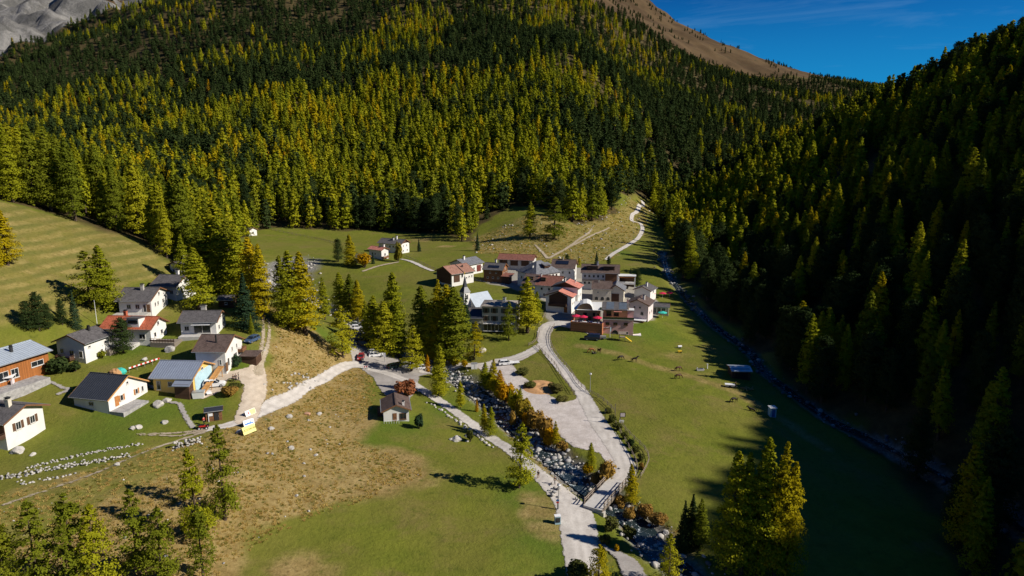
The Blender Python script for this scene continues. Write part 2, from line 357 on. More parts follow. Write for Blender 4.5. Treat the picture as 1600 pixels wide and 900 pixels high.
M['turq_cloth'] = plain('turquoise_parasol_cloth', (.05,.48,.40), .8, .1)
M['white_cloth'] = plain('white_cloth', (.82,.82,.82), .8, .04)
M['blue_cloth'] = plain('blue_cloth', (.06,.13,.36), .8, .1)
M['dark'] = plain('dark_paint', (.03,.03,.032), .5, .2)
M['black'] = plain('black_rubber', (.014,.014,.015), .85, .2)
M['red_paint'] = plain('red_paint', (.50,.025,.02), .45, .1)
M['white_paint'] = plain('white_paint', (.80,.80,.80), .4, .03, 2, .5)
M['yellow_paint'] = plain('yellow_paint', (.75,.50,.03), .5, .08)
M['pale_blue_paint'] = plain('pale_blue_paint', (.34,.52,.60), .5, .08)
M['blue_paint'] = plain('blue_paint', (.03,.12,.32), .5, .1)
M['stone'] = plain('pale_stone', (.44,.415,.375), .9, .3, 1.5, .2, 0, 9, .6)
M['stone_grey'] = plain('grey_stone', (.33,.32,.31), .9, .35, 1.5, .2, 0, 9, .6)
M['stone_dark'] = plain('wet_and_shaded_stone', (.13,.13,.135), .6, .4, 1.5, .3, 0, 9, .6)
M['stone_rust'] = plain('rusty_stone', (.42,.24,.15), .9, .25, 1.5, .2, 0, 9, .6)
M['concrete'] = plain('concrete', (.50,.48,.45), .85, .12, 1)
M['bark'] = plain('bark', (.085,.062,.045), .95, .4, 3, .1, 0, 14, .8)
M['birch'] = plain('pale_bark', (.45,.42,.38), .9, .4, 4, .1)
M['sawdust'] = plain('sawdust', (.50,.28,.13), .95, .3, .8, .1, 0, 8, .5)
M['skin'] = plain('skin', (.50,.30,.22), .6, .05)
M['hair'] = plain('hair', (.03,.02,.015), .7, .2)
def foliage(name, cols, trans=.3, nsc=.9):
    cols = [tuple(min(.6, x*(1.25 if trans < .2 else 1.5)) for x in q) for q in cols]
    t = NT(name); oi = t.n('ShaderNodeObjectInfo'); p = t.obj()
    k = t.math('ADD', t.math('MULTIPLY', oi.outputs['Random'], .62), t.math('MULTIPLY', t.noise(nsc, 3, .6, p), .55)); k = t.math('SUBTRACT', k, .08)
    n = len(cols); c = t.ramp(k, *[(i/(n-1), q) for i, q in enumerate(cols)])
    d = t.n('ShaderNodeBsdfDiffuse'); t.l(c, d.inputs[0]); tr = t.n('ShaderNodeBsdfTranslucent'); t.l(t.mix(1.0, c, (1.0,1.06,.6), 'MULTIPLY'), tr.inputs[0])
    mx = t.n('ShaderNodeMixShader'); mx.inputs[0].default_value = trans; t.l(d.outputs[0], mx.inputs[1]); t.l(tr.outputs[0], mx.inputs[2]); t.l(mx.outputs[0], t.out.inputs[0]); return t.m
M['lime'] = foliage('yellow_green_larch', [(.122,.138,.008),(.195,.196,.010),(.270,.240,.012)], .3)
M['green'] = foliage('olive_green_larch', [(.068,.086,.008),(.112,.125,.010),(.170,.166,.012)], .3)
M['gold'] = foliage('golden_larch', [(.19,.165,.006),(.26,.21,.007),(.32,.22,.007)], .3)
M['orange'] = foliage('orange_larch', [(.28,.19,.006),(.34,.195,.007),(.38,.175,.008)], .4)
M['pine'] = foliage('dark_pine', [(.018,.030,.010),(.030,.046,.014),(.046,.062,.018)], .15)
M['spruce'] = foliage('dark_spruce', [(.018,.036,.018),(.028,.050,.024),(.040,.062,.028)], .15)
M['russet'] = foliage('russet_shrub', [(.15,.085,.026),(.21,.125,.030),(.26,.17,.03)])
M['redleaf'] = foliage('red_brown_shrub', [(.17,.060,.030),(.22,.085,.035),(.25,.13,.045)])
M['olive'] = foliage('dull_green_shrub', [(.040,.050,.012),(.070,.072,.018),(.105,.090,.028)])
M['tuft'] = foliage('dry_grass_tuft', [(.30,.205,.07),(.40,.285,.10),(.48,.36,.14)], .4)
M['tuft_green'] = foliage('green_grass_tuft', [(.11,.12,.02),(.16,.155,.03),(.22,.18,.045)], .4)
M['birchleaf'] = foliage('birch_leaf', [(.085,.090,.012),(.15,.125,.014),(.22,.14,.012)])
# ------------------------------------------------------------------ the ground sheet, creeks and roads
CREEK = smooth_line(wpoly([(1160,960),(1110,920),(1062,880),(1022,846),(1000,816),(970,793),(940,770),(905,744),(872,716),(842,690),(812,664),(782,638),(752,613),(727,594),(700,580),(655,560),(610,535),(565,508),(515,480),(482,462),(452,446),(425,432)]), 2.0)
CREEK2 = smooth_line(wpoly([(1035,392),(1045,425),(1075,465),(1110,500),(1150,530),(1174,548),(1190,572),(1225,600),(1262,628),(1300,652),(1345,674),(1400,700),(1470,735),(1560,790),(1700,900)]), 2.0)
d1, _p1 = seg_dist(XX, YY, CREEK); d2, _p2 = seg_dist(XX, YY, CREEK2)
ZZ = ZZ - 1.5*np.clip(1-(d1-2.6)/2.6, 0, 1) - 1.1*np.clip(1-(d2-2.2)/2.6, 0, 1)
DRY = wpoly([(418,475),(455,500),(505,532),(552,562),(580,582),(588,620),(572,655),(556,690),(600,706),(650,720),(660,745),(565,784),(480,812),(400,852),(345,899),(330,930),(-120,930),(-150,790),(0,768),(100,752),(210,705),(300,690),(350,670),(400,646),(392,600),(402,560),(416,505)])
HILL = wpoly([(-90,290),(0,314),(75,332),(150,355),(235,386),(290,430),(230,440),(180,480),(90,505),(-90,540)])
ROCKY = wpoly([(735,372),(790,352),(830,335),(900,350),(960,325),(1003,312),(1030,330),(1000,372),(952,408),(870,412),(800,398),(745,398)])
BANK = wpoly([(655,585),(720,590),(760,635),(800,690),(850,745),(930,790),(985,840),(1060,900),(1100,860),(1020,800),(960,760),(930,735),(860,690),(800,640),(740,592)])
CLEAR = np.vstack([[(-300,150),(-230,185)], wpoly([(0,313),(60,329),(150,355),(235,386),(288,436),(388,361),(450,357),(520,358),(600,362),(680,366),(735,378),(756,352),(800,322),(850,326),(900,350),(940,343),(965,322),(990,303),(1012,305)]),
    [(float(spur_foot(y)) - 10, y) for y in (480, 430, 390)], wpoly([(1048,405),(1064,430),(1090,462),(1122,496),(1160,528),(1186,546),(1204,568),(1240,596),(1276,620),(1312,648),(1372,700),(1440,755),(1490,825),(1505,900),(1505,960)]), [(60,40),(60,0),(-300,0)]])
def soft(P, sc=4.0, amp=5.0, seed=3):
    jx = fbm(XX, YY, 14, 3, seed) * amp; jy = fbm(XX, YY, 14, 3, seed+50) * amp
    bx = (P[:,0].min()-12, P[:,0].max()+12, P[:,1].min()-12, P[:,1].max()+12)
    m = (XX > bx[0]) & (XX < bx[1]) & (YY > bx[2]) & (YY < bx[3]); o = np.zeros(XX.shape)
    x, y = (XX+jx)[m], (YY+jy)[m]; d, _ = seg_dist(x, y, np.vstack([P, P[:1]])); s = np.where(inside(x, y, P), d, -d)
    o[m] = np.clip(.5 + s/sc, 0, 1); return o
dist = np.hypot(XX, YY)
a_dry = np.maximum(soft(DRY, 5, 6, 3), .50*soft(HILL, 5, 4, 7)); a_dry = np.maximum(a_dry, .52*soft(ROCKY, 8, 8, 9)); a_dry = np.maximum(a_dry, .8*soft(BANK, 3, 4, 13))
track, _ = seg_dist(XX, YY, wpoly([(905,540),(960,552),(1020,572),(1090,592),(1150,612),(1230,660),(1290,700)]))
a_dry = np.maximum(a_dry, .55*np.clip(1-(track-1.2)/2.4, 0, 1))
for (u, v, r, k) in ((620,735,9,.9),(590,725,8,.7),(640,745,7,.85),(850,800,5,.7),(870,830,6,.6),(470,893,7,.8),(1110,585,6,.35),(700,385,7,.7),(660,375,10,.6),(780,385,12,.6),(870,545,4,.4),(1060,560,7,.5),(840,780,5,.6)):
    x, y = W(u, v); a_dry = np.maximum(a_dry, k*np.clip(1.25-np.hypot(XX-x+fbm(XX,YY,5,3,5)*5, (YY-y))/r, 0, 1))
STRIP = wpoly([(-60,775),(0,770),(110,742),(210,712),(300,688),(335,690),(300,725),(200,780),(100,830),(-60,880)]); a_dry *= 1 - .6*soft(STRIP, 4, 5, 29)
a_forest = 1 - soft(CLEAR, 8, 8, 17); a_forest[YY < 20] = 0
slope = np.hypot(*np.gradient(ZZ)[::-1]) * 0
gy_, gx_ = np.gradient(ZZ, GY, GX); slope = np.hypot(gx_, gy_)
nz = fbm(XX, YY, 240, 4, 61)
treeline = np.interp(XX, [-1100, -650, -330, -60, 150, 320, 560, 900], [200, 290, 330, 325, 252, 204, 190, 215])
a_alp = np.clip((ZZ + nz*46 - treeline)/26, 0, 1) * np.clip((dist-600)/100, 0, 1)
a_rock = np.clip((dist-1280)/160 + nz*2.0, 0, 1) * np.clip((-XX-800+nz*300)/160, 0, 1)
a_rock = np.maximum(a_rock, np.clip((ZZ - 400 + nz*160)/60, 0, 1)*np.clip((dist-1150)/100, 0, 1)*np.clip((60-XX)/300+.25, 0, 1))
a_rock = np.maximum(a_rock, np.clip((slope - .72 + nz*.5)/.25, 0, 1)*a_alp*np.clip((-XX-100)/200, 0, 1))
ph = ZZ*.50 + .012*XX + fbm(XX, YY, 20, 2, 71)*.5
a_str = soft(HILL, 6, 3, 19) * (.5+.5*np.sin(2*np.pi*ph))
a_lush = np.zeros(XX.shape)
for (u, v, r) in ((880,810,9),(830,775,7),(860,850,8),(600,660,7),(640,665,6),(250,650,7),(200,655,8),(150,690,9),(560,690,10),(700,640,6),(330,630,5),(1010,515,10),(930,540,8),(820,350,9),(960,395,10),(370,565,6),(220,540,8),(500,520,6)):
    x, y = W(u, v); a_lush = np.maximum(a_lush, np.clip(1.3-np.hypot(XX-x+fbm(XX,YY,6,3,15)*6, (YY-y)*.8)/r, 0, 1))
a_bed = np.clip(1-(np.minimum(d1-.6, d2+1.5)-2.4)/1.6 + fbm(XX, YY, 3, 2, 81), 0, 1)
x_, y_ = W(440, 445); a_bed = np.maximum(a_bed, np.clip(1-(np.hypot((XX-x_)*.9, (YY-y_)*.35)-9)/4 + fbm(XX, YY, 4, 2, 83), 0, 1))
VILL = wpoly([(752,437),(790,420),(840,415),(905,418),(975,428),(1000,450),(1040,480),(1035,492),(1000,505),(960,505),(900,505),(860,505),(850,488),(855,470),(820,458),(765,445)])
a_vil = soft(VILL, 3, 4, 23)
g = NT('meadow_ground'); P = g.pos(); A1 = g.attr('zone_a'); A2 = g.attr('zone_b'); s1 = g.n('ShaderNodeSeparateColor'); s2 = g.n('ShaderNodeSeparateColor'); g.l(A1.outputs['Color'], s1.inputs[0]); g.l(A2.outputs['Color'], s2.inputs[0])
n_big = g.noise(.035, 4, .6, P); n_mid = g.noise(.22, 5, .65, P); n_sm = g.noise(1.3, 5, .7, P); n_fine = g.noise(5.0, 3, .7, P)
detail = g.math('ADD', g.math('MULTIPLY', n_sm, .55), g.math('MULTIPLY', n_fine, .45))
grass = g.mix(g.step(n_mid, .32, .68), (.135,.158,.018), (.178,.192,.024)); grass = g.mix(g.step(n_big, .35, .7), grass, (.180,.168,.034))
grass = g.mix(g.math('MULTIPLY', g.step(g.noise(.09, 6, .7, P, .4), .50, .68), .7), grass, (.205,.165,.052)); grass = g.mix(g.math('MULTIPLY', g.step(g.noise(.45, 5, .75, P), .52, .70), .6), grass, (.085,.105,.014)); grass = g.mix(g.math('MULTIPLY', s2.outputs['Blue'], .75), grass, (.095,.150,.016))
strp = g.mix(g.step(s2.outputs['Red'], .15, .85), (0,0,0), (1,1,1))
dry = g.mix(g.step(n_mid, .3, .7), (.27,.190,.070), (.39,.285,.120)); dry = g.mix(g.step(n_sm, .48, .75), dry, (.21,.135,.050)); dry = g.mix(g.step(g.noise(.5, 5, .7, P), .54, .72), dry, (.130,.125,.030))
def soften(m, k=.45): return g.step(g.math('ADD', m, g.math('MULTIPLY', g.math('SUBTRACT', n_mid, .5), k)), .18, .82)
c = g.mix(soften(s1.outputs['Red']), grass, dry)
c = g.mix(g.math('MULTIPLY', g.math('MULTIPLY', strp, g.step(n_mid, .2, .65)), .8), c, (.115,.125,.026))
vil = g.mix(n_sm, (.30,.27,.235), (.42,.39,.35)); c = g.mix(soften(s2.outputs['Green']), c, vil)
ffl = g.mix(g.step(n_mid, .3, .7), (.050,.040,.018), (.115,.085,.034)); c = g.mix(soften(s1.outputs['Green']), c, ffl)
alp = g.mix(g.step(g.noise(.012, 6, .6, P), .35, .65), (.075,.047,.024), (.130,.084,.042)); alp = g.mix(g.step(g.noise(.05, 5, .7, P), .55, .72), alp, (.075,.062,.03))
c = g.mix(g.step(A1.outputs['Alpha'], .2, .8), c, alp)
rock = g.mix(g.step(g.noise(.02, 8, .7, P, .6), .38, .66), (.13,.125,.12), (.30,.285,.275)); c = g.mix(g.step(g.math('ADD', s1.outputs['Blue'], g.math('MULTIPLY', g.math('SUBTRACT', g.noise(.03, 6, .65, P), .5), .9)), .35, .6), c, rock)
bed = g.mix(g.step(n_sm, .35, .7), (.13,.125,.12), (.36,.345,.325)); c = g.mix(A2.outputs['Alpha'], c, bed)
c = g.mix(g.math('MULTIPLY', g.step(detail, .32, .66), .6), c, g.mix(1.0, c, (.60,.62,.52), 'MULTIPLY'))
g.bsdf(c, .95, g.math('ADD', g.math('ADD', g.math('MULTIPLY', n_sm, 1.0), g.math('MULTIPLY', n_mid, .8)), g.math('MULTIPLY', g.math('MULTIPLY', g.noise(.03, 8, .75, P), s1.outputs['Blue']), 30)), .7, .35, .1)
ny, nx = XX.shape
idx = np.arange(ny*nx).reshape(ny, nx); F = np.stack([idx[:-1,:-1], idx[:-1,1:], idx[1:,1:], idx[1:,:-1]], -1).reshape(-1, 4)
one = np.stack([a_dry, a_forest*(1-a_alp), a_rock, a_alp], -1).reshape(-1, 4); two = np.stack([a_str, a_vil, a_lush, a_bed], -1).reshape(-1, 4)
me = np_mesh('terrain', np.stack([XX.ravel(), YY.ravel(), ZZ.ravel()], -1), F, [g.m], {'zone_a': one, 'zone_b': two}, True)
tag(mesh_obj('terrain', me), kind='structure')
# roads: sheets that follow the ground, ragged at the edge
def gravel_mat(name, c1, c2, stony=.5):
    t = NT(name); P = t.pos(); e = t.attr('edge').outputs['Fac']; a = t.noise(.5, 5, .65, P); b = t.noise(3.5, 4, .75, P)
    c = t.mix(t.step(a, .3, .7), c1, c2); c = t.mix(t.math('MULTIPLY', t.step(b, .42, .72), stony), c, tuple(x*.62 for x in c1))
    c = t.mix(t.math('MULTIPLY', t.step(t.noise(.11, 6, .7, P, .8), .42, .70), .5), c, tuple(x*.66 for x in c1)); wheel = t.attr('wheel').outputs['Fac']; c = t.mix(t.math('MULTIPLY', wheel, .45), c, tuple(min(1, x*1.22) for x in c2))
    al = t.step(t.math('ADD', e, t.math('ADD', t.math('MULTIPLY', t.math('SUBTRACT', t.noise(.9, 4, .7, P), .5), 1.5), t.math('MULTIPLY', t.math('SUBTRACT', b, .5), .7))), -.16, .16)
    return t.bsdf(c, .95, b, .5, .05, .1, 0, al)
M['gravel'] = gravel_mat('pale_gravel', (.47,.43,.385), (.60,.56,.51))
M['gravel_grey'] = gravel_mat('grey_gravel', (.33,.30,.275), (.42,.39,.36))
M['yard'] = gravel_mat('pale_yard_gravel', (.49,.435,.395), (.65,.595,.555), .7)
M['earth'] = gravel_mat('worn_earth', (.36,.29,.20), (.46,.39,.29))
M['beige'] = gravel_mat('beige_yard_gravel', (.50,.41,.31), (.62,.53,.42))
_roadn = [0]; a_road = np.zeros(XX.shape)
def sheet(name, mat, lines=(), polys=(), res=.75, lift=0.0):
    _roadn[0] += 1; pts = np.vstack([l[0] for l in lines] + list(polys)); mg = max([2.5] + [np.max(l[1])/2+2 for l in lines])
    gx = np.arange(pts[:,0].min()-mg, pts[:,0].max()+mg, res); gy = np.arange(pts[:,1].min()-mg, pts[:,1].max()+mg, res); X, Y = np.meshgrid(gx, gy)
    sd = np.full(X.shape, -9.0); wh = np.zeros(X.shape)
    for L, w in lines:
        Ls = smooth_line(L, 2.0); d, par = seg_dist(X, Y, Ls); tot = np.linalg.norm(np.diff(Ls, axis=0), axis=1).sum()
        ww = np.interp(par/tot, np.linspace(0, 1, len(w)), w) if np.ndim(w) else w
        wh = np.maximum(wh, np.clip(1-np.abs(d-.75)/.45, 0, 1)); sd = np.maximum(sd, ww/2 - d)
    for Q in polys:
        d, _ = seg_dist(X, Y, np.vstack([Q, Q[:1]])); sd = np.maximum(sd, np.where(inside(X, Y, Q), d, -d))
    bx = (XX > gx[0]) & (XX < gx[-1]) & (YY > gy[0]) & (YY < gy[-1]); ii = np.clip(np.searchsorted(gx, XX[bx]), 0, len(gx)-1); jj = np.clip(np.searchsorted(gy, YY[bx]), 0, len(gy)-1); a_road[bx] = np.maximum(a_road[bx], (sd[jj, ii] > -.7)*1.0)
    keep = sd > -1.3; q = keep[:-1,:-1] & keep[:-1,1:] & keep[1:,1:] & keep[1:,:-1]
    idx = np.arange(X.size).reshape(X.shape); Fq = np.stack([idx[:-1,:-1][q], idx[:-1,1:][q], idx[1:,1:][q], idx[1:,:-1][q]], -1)
    used = np.unique(Fq); remap = np.zeros(X.size, int); remap[used] = np.arange(len(used))
    x, y = X.ravel()[used], Y.ravel()[used]; z = H(x, y) + .07 + .008*_roadn[0] + lift
    me = np_mesh(name, np.stack([x, y, z], -1), remap[Fq], [mat], {'edge': sd.ravel()[used], 'wheel': wh.ravel()[used]}, True)
    return tag(mesh_obj(name, me), kind='structure')
wp = wpoly
sheet('gravel_yard', M['yard'], [], [wp([(742,573),(770,562),(805,556),(838,543),(842,549),(822,560),(800,570),(812,585),(832,600),(858,618),(880,630),(900,624),(905,606),(922,640),(946,675),(972,712),(980,735),(970,758),(958,742),(938,708),(895,698),(862,668),(835,645),(800,612),(772,590)])])
sheet('car_park', M['gravel_grey'], [], [wp([(548,500),(578,494),(602,535),(660,568),(702,577),(690,588),(655,588),(652,606),(640,624),(606,622),(592,606),(584,590),(566,577),(552,568),(546,545)])])
sheet('footpath', M['gravel'], [(wp([(918,925),(910,880),(906,840),(900,808),(886,783),(868,764),(850,748),(832,733),(800,706),(770,686),(742,666),(712,644),(688,627),(664,612),(640,597),(612,586),(585,578),(560,570)]), [5.2,5.6,6.2,6.6,5.0,3.8,3.0,2.8,2.6,2.6,2.6,2.6,2.6,2.6,2.8,3,3,3])])
sheet('hill_road', M['gravel'], [(wp([(560,570),(545,571),(530,577),(505,592),(470,610),(440,627),(405,645),(385,655),(360,664),(335,669),(312,674)]), [3.4,3.2,2.9,2.8,2.7,2.7,3.4,3.6,3.0,2.2,1.6])])
sheet('village_road', M['gravel'], [(wp([(945,775),(968,752),(979,733),(963,701),(936,662),(919,632),(904,606),(879,578),(866,563),(853.5,545),(849.5,528),(853,514),(864,507),(880,506),(900,510),(925,520)]), [3.6,4.2,4.2,4.4,4.2,3.8,3.6,3.4,3.3,3.2,3.3,3.6,4.6,5.5,6,4])])
sheet('lane', M['gravel'], [(wp([(848,538),(824,552),(795,563),(750,571),(705,576),(662,581)]), [3.0,3.4,3.6,3,2.8,3])])
sheet('terrace_road', M['beige'], [(wp([(384,656),(391,637),(398,612),(401,592),(402,575)]), [4.4,4.4,4.6,4.6,3.4])], [wp([(332,583),(365,580),(398,574),(402,600),(384,606),(374,594),(357,592),(345,612),(318,624),(296,618),(262,614),(226,604),(212,604),(216,598),(268,610),(300,598)])])
for off in (0, 1):
    sheet('wheel_track', M['earth'], [(wp([(402+off*3,584),(404+off*6,566),(408+off*8,548),(411+off*9,530),(412+off*9,512),(411+off*8,498)]), [1.5,1.0,.75,.7,.55,.4])], res=.4)
sheet('wheel_track', M['earth'], [(wp([(322,671),(280,677),(240,678.5),(214,679)]), [.8,.6,.55,.3])], res=.4)
sheet('wheel_track', M['earth'], [(wp([(322,672),(285,681),(250,681.5),(220,680)]), [.8,.6,.5,.3])], res=.4)
sheet('wheel_track', M['earth'], [(wp([(318,676),(270,692),(215,712),(150,740),(80,765),(0,792),(-60,812)]), [.8,.55,.45,.4,.35,.35,.3])], res=.45)
sheet('stone_steps', M['gravel_grey'], [(wp([(262,629.5),(279,631),(285,640),(292,655),(302,668)]), [.5,.9,.9,.9,.9])], res=.35)
sheet('garden_path', M['gravel_grey'], [(wp([(62,589),(80,598),(100,607),(107,610),(90,617)]), [.7,.7,.7,.9,.5])], res=.4)
sheet('hamlet_path', M['gravel'], [(wp([(628,405.5),(640,408),(652,413),(662,418),(676,423.5)]), [1.6,2,2.2,2,1.6])])
sheet('hamlet_path', M['earth'], [(wp([(568,424),(585,418),(605,413),(622,410)]), [1.5,1.5,1.5,1.2])])
sheet('mountain_road', M['gravel'], [(wp([(948,406),(958,397),(970,390),(985,381),(998,371),(1004,358),(1000,349),(988,346),(988,336),(997,327),(1005,320),(1003,315)]), [2.2,2.4,2.4,2.4,2.4,2.4,2.4,2.6,2.8,2.8,2.8,2.4])], res=1.0)
for Lp in ([(858,404),(872,396),(890,386),(912,375),(935,364),(952,356)], [(880,392),(900,378),(918,366),(925,358)], [(855,404),(845,392),(836,383)]):
    sheet('dirt_track', M['earth'], [(wp(Lp), [1.6,1.5,1.3,1.2,1.0])], res=.8)
sheet('gravel_bank', M['gravel_grey'], [(wp([(926,838),(945,855),(962,868)]), [.7,.8,1.4])], [wp([(960,862),(985,870),(1000,885),(1018,915),(978,920),(968,885)])])
# running water
wt = NT('creek_water'); P = wt.pos(); e = wt.attr('edge').outputs['Fac']; n1 = wt.noise(.9, 5, .7, P, 1.2); n2 = wt.noise(3.5, 4, .6, P)
foam = wt.step(wt.math('ADD', n1, wt.math('MULTIPLY', wt.math('SUBTRACT', n2, .5), .35)), .56, .68)
wt.bsdf(wt.mix(foam, (.018,.030,.034), (.60,.66,.68)), wt.mix(foam, (.12,.12,.12), (.7,.7,.7)), n2, .5, .08, .5)
M['water'] = wt.m
def water(name, L, w, sink):
    n = len(L); T = np.gradient(L, axis=0); T /= np.linalg.norm(T, axis=1)[:,None]; N = np.stack([-T[:,1], T[:,0]], -1)
    k = np.linspace(-1, 1, 7); X = L[:,None,0] + N[:,None,0]*k[None]*w/2; Y = L[:,None,1] + N[:,None,1]*k[None]*w/2
    zc = H(L[:,0], L[:,1]); zc = np.convolve(np.pad(zc, 4, 'edge'), np.ones(9)/9, 'valid') + sink; Z = np.repeat(zc[:,None], 7, 1) + fbm(X, Y, 1.5, 2, 91)*.12
    idx = np.arange(X.size).reshape(X.shape); Fq = np.stack([idx[:-1,:-1], idx[1:,:-1], idx[1:,1:], idx[:-1,1:]], -1).reshape(-1, 4)
    me = np_mesh(name, np.stack([X.ravel(), Y.ravel(), Z.ravel()], -1), Fq, [M['water']], {'edge': np.zeros(X.size)}, True); return tag(mesh_obj(name, me), kind='structure')
water('mountain_creek', CREEK, 4.8, .40); water('shaded_creek', CREEK2, 2.4, .30)
# ------------------------------------------------------------------ trees
def quads(C, N, size, r, flat=.0):          # leaf clumps: one irregular quad round each centre
    n = len(C); A = r.normal(size=(n,3)); A -= (A*N).sum(1)[:,None]*N; A /= np.linalg.norm(A, axis=1)[:,None]+1e-9; B = np.cross(N, A)
    s = size*r.uniform(.55, 1.35, n)[:,None]; out = np.empty((n,4,3))
    for k, (a, b) in enumerate(((-1,-.55),(.55,-1),(1,.55),(-.55,1))):
        out[:,k] = C + A*s*.5*(a*r.uniform(.6,1.3,n))[:,None] + B*s*.5*(b*r.uniform(.6,1.3,n))[:,None]
    return out.reshape(-1,3), np.arange(4*n).reshape(n,4)
def conifer(seed, kind='larch', Ht=20.0, R=3.0, nbr=95, per=13, qs=.55, bare=.10, gap=.12):
    r = np.random.default_rng(seed); tz = np.sort(r.random(nbr)**.92); C = []; N = []; limbs = []
    lean = r.normal(0, .012, 2)*Ht
    for i, t in enumerate(tz):
        if r.random() < gap: continue
        if kind == 'larch': pr = (1-t)**.62*(.66+.34*min(1, t/.18)); el = -.22+.75*t
        elif kind == 'spruce': pr = (1-t)**.95*(.8+.2*min(1, t/.08)); el = -.38+.6*t
        else: pr = math.sqrt(max(0, 1-((t-.28)/.73)**2)); el = .05+.6*t
        az = i*2.39996 + r.normal(0, .35); ln = R*max(.05, pr)*r.uniform(.62, 1.18); el += r.normal(0, .13)
        z0 = Ht*(bare + (1-bare)*t); o = np.array([lean[0]*t, lean[1]*t, z0]); d = np.array([math.cos(az)*math.cos(el), math.sin(az)*math.cos(el), math.sin(el)])
        m = max(3, int(per*(.25+.75*ln/R))); f = np.sqrt(r.uniform(.02, 1.0, m)); side = np.array([-d[1], d[0], 0])
        P = o + d*(ln*f)[:,None] + side*(r.normal(0, .24, m)*ln*np.maximum(f,.3))[:,None]; P[:,2] += -.16*ln*f*f*(1 if kind != 'pine' else -.6) + r.normal(0, .10, m)*ln
        nn = r.normal(size=(m,3))*.45 + np.array([0,0,.40]) + np.array([d[0],d[1],0])*1.0; C.append(P); N.append(nn)
        if ln > R*.35: limbs.append((o, o+d*ln*.85+np.array([0,0,-.1*ln])))
    m = max(6, per//2); tip = np.zeros((m,3)); tip[:,2] = Ht*r.uniform(.94, 1.0, m); tip[:,:2] = r.normal(0, R*.03, (m,2)) + lean; C.append(tip); N.append(r.normal(size=(m,3)))
    C = np.vstack(C); N = np.vstack(N); N /= np.linalg.norm(N, axis=1)[:,None]
    V, F = quads(C, N, qs, r); return V, F, limbs, lean
def trunk_mb(Ht, rad, lean, limbs=(), n=6, every=3):
    b = MB(); b.tube([(0,0,-.8),(0,0,Ht*.05),(lean[0]*.4,lean[1]*.4,Ht*.4),(lean[0]*.97,lean[1]*.97,Ht*.97)], [rad*1.25,rad,rad*.62,rad*.08], n)
    for a, e in limbs[::every]: b.tube([tuple(a), tuple(e)], [rad*.16, rad*.04], 3, False)
    return b
def bush(seed, n=420, qs=.42, lobes=5):      # rounded shrub, 2 units wide and 2 high
    r = np.random.default_rng(seed); C = []; D = []
    for k in range(lobes):
        c = np.array([r.uniform(-.5,.5), r.uniform(-.5,.5), r.uniform(.55,1.35)]); R = r.uniform(.38,.62); m = n//lobes
        d = r.normal(size=(m,3)); d /= np.linalg.norm(d, axis=1)[:,None]; C.append(c + d*R*(r.random(m)**.35)[:,None]*np.array([1,1,1.05])); D.append(d)
    C = np.vstack(C); C[:,2] = np.maximum(C[:,2], .08); N = r.normal(size=C.shape)*.45+np.vstack(D)+np.array([0,0,.35]); N /= np.linalg.norm(N, axis=1)[:,None]
    return quads(C, N, qs, r)
SHAPES = {}
def shape(kind, k):
    if (kind, k) in SHAPES: return SHAPES[kind, k]
    if kind == 'larch': q = conifer(100+k, 'larch', 20, [3.0,3.3,2.7,3.6][k%4], [230,250,210,240][k%4], 66, .27, [.10,.06,.14,.08][k%4], [.10,.06,.16,.2][k%4])
    elif kind == 'open': q = conifer(400+k, 'larch', 20, [4.3,3.9,4.6][k%3], [92,84,98][k%3], 100, .32, [.16,.12,.2][k%3], .18)
    elif kind == 'spruce': q = conifer(200+k, 'spruce', 20, 3.4, 240, 62, .30, .03, .04)
    elif kind == 'pine': q = conifer(300+k, 'pine', 20, 3.6, 190, 62, .31, .10, .05)
    else: q = None
    SHAPES[kind, k] = q; return q
TREE_MESH = {}
def tree_meshes(kind, k, col):
    if (kind, k, col) not in TREE_MESH:
        V, F, limbs, lean = shape(kind, k)
        if (kind, k) not in TREE_MESH:
            o = trunk_mb(20, .30, lean, limbs).build('trunk', M['bark']); TREE_MESH[kind, k] = o.data; bpy.data.objects.remove(o)
        TREE_MESH[kind, k, col] = (np_mesh('crown', V, F, [M[col]]), TREE_MESH[kind, k])
    return TREE_MESH[kind, k, col]
COLW = {'lime':'yellow-green','green':'olive green','gold':'golden yellow','orange':'orange','pine':'dark green','spruce':'dark green'}
n_ind = {'larch':0,'pine':0}
TREE_XY = []
def plant(name, x, y, h, wf, kind, k, col, label, group=None, parts=True):
    z = float(H(x, y)); crown, trunk = tree_meshes(kind, k, col); TREE_XY.append((x, y))
    t = empty(name, (x, y, z-.1), random.uniform(0, 6.28), label, 'tree', group); t.scale = (h/20*wf, h/20*wf, h/20)
    mesh_obj('crown', crown, t); mesh_obj('trunk', trunk, t); return t
def px_height(u, vb, vt, p):     # real height of something whose foot and top show at vb and vt
    z = float(H(*p)); _, v0, dep = proj((p[0], p[1], z)); _, v1, _ = proj((p[0], p[1], z+10)); return 10*(vb-vt)/(v0-v1)
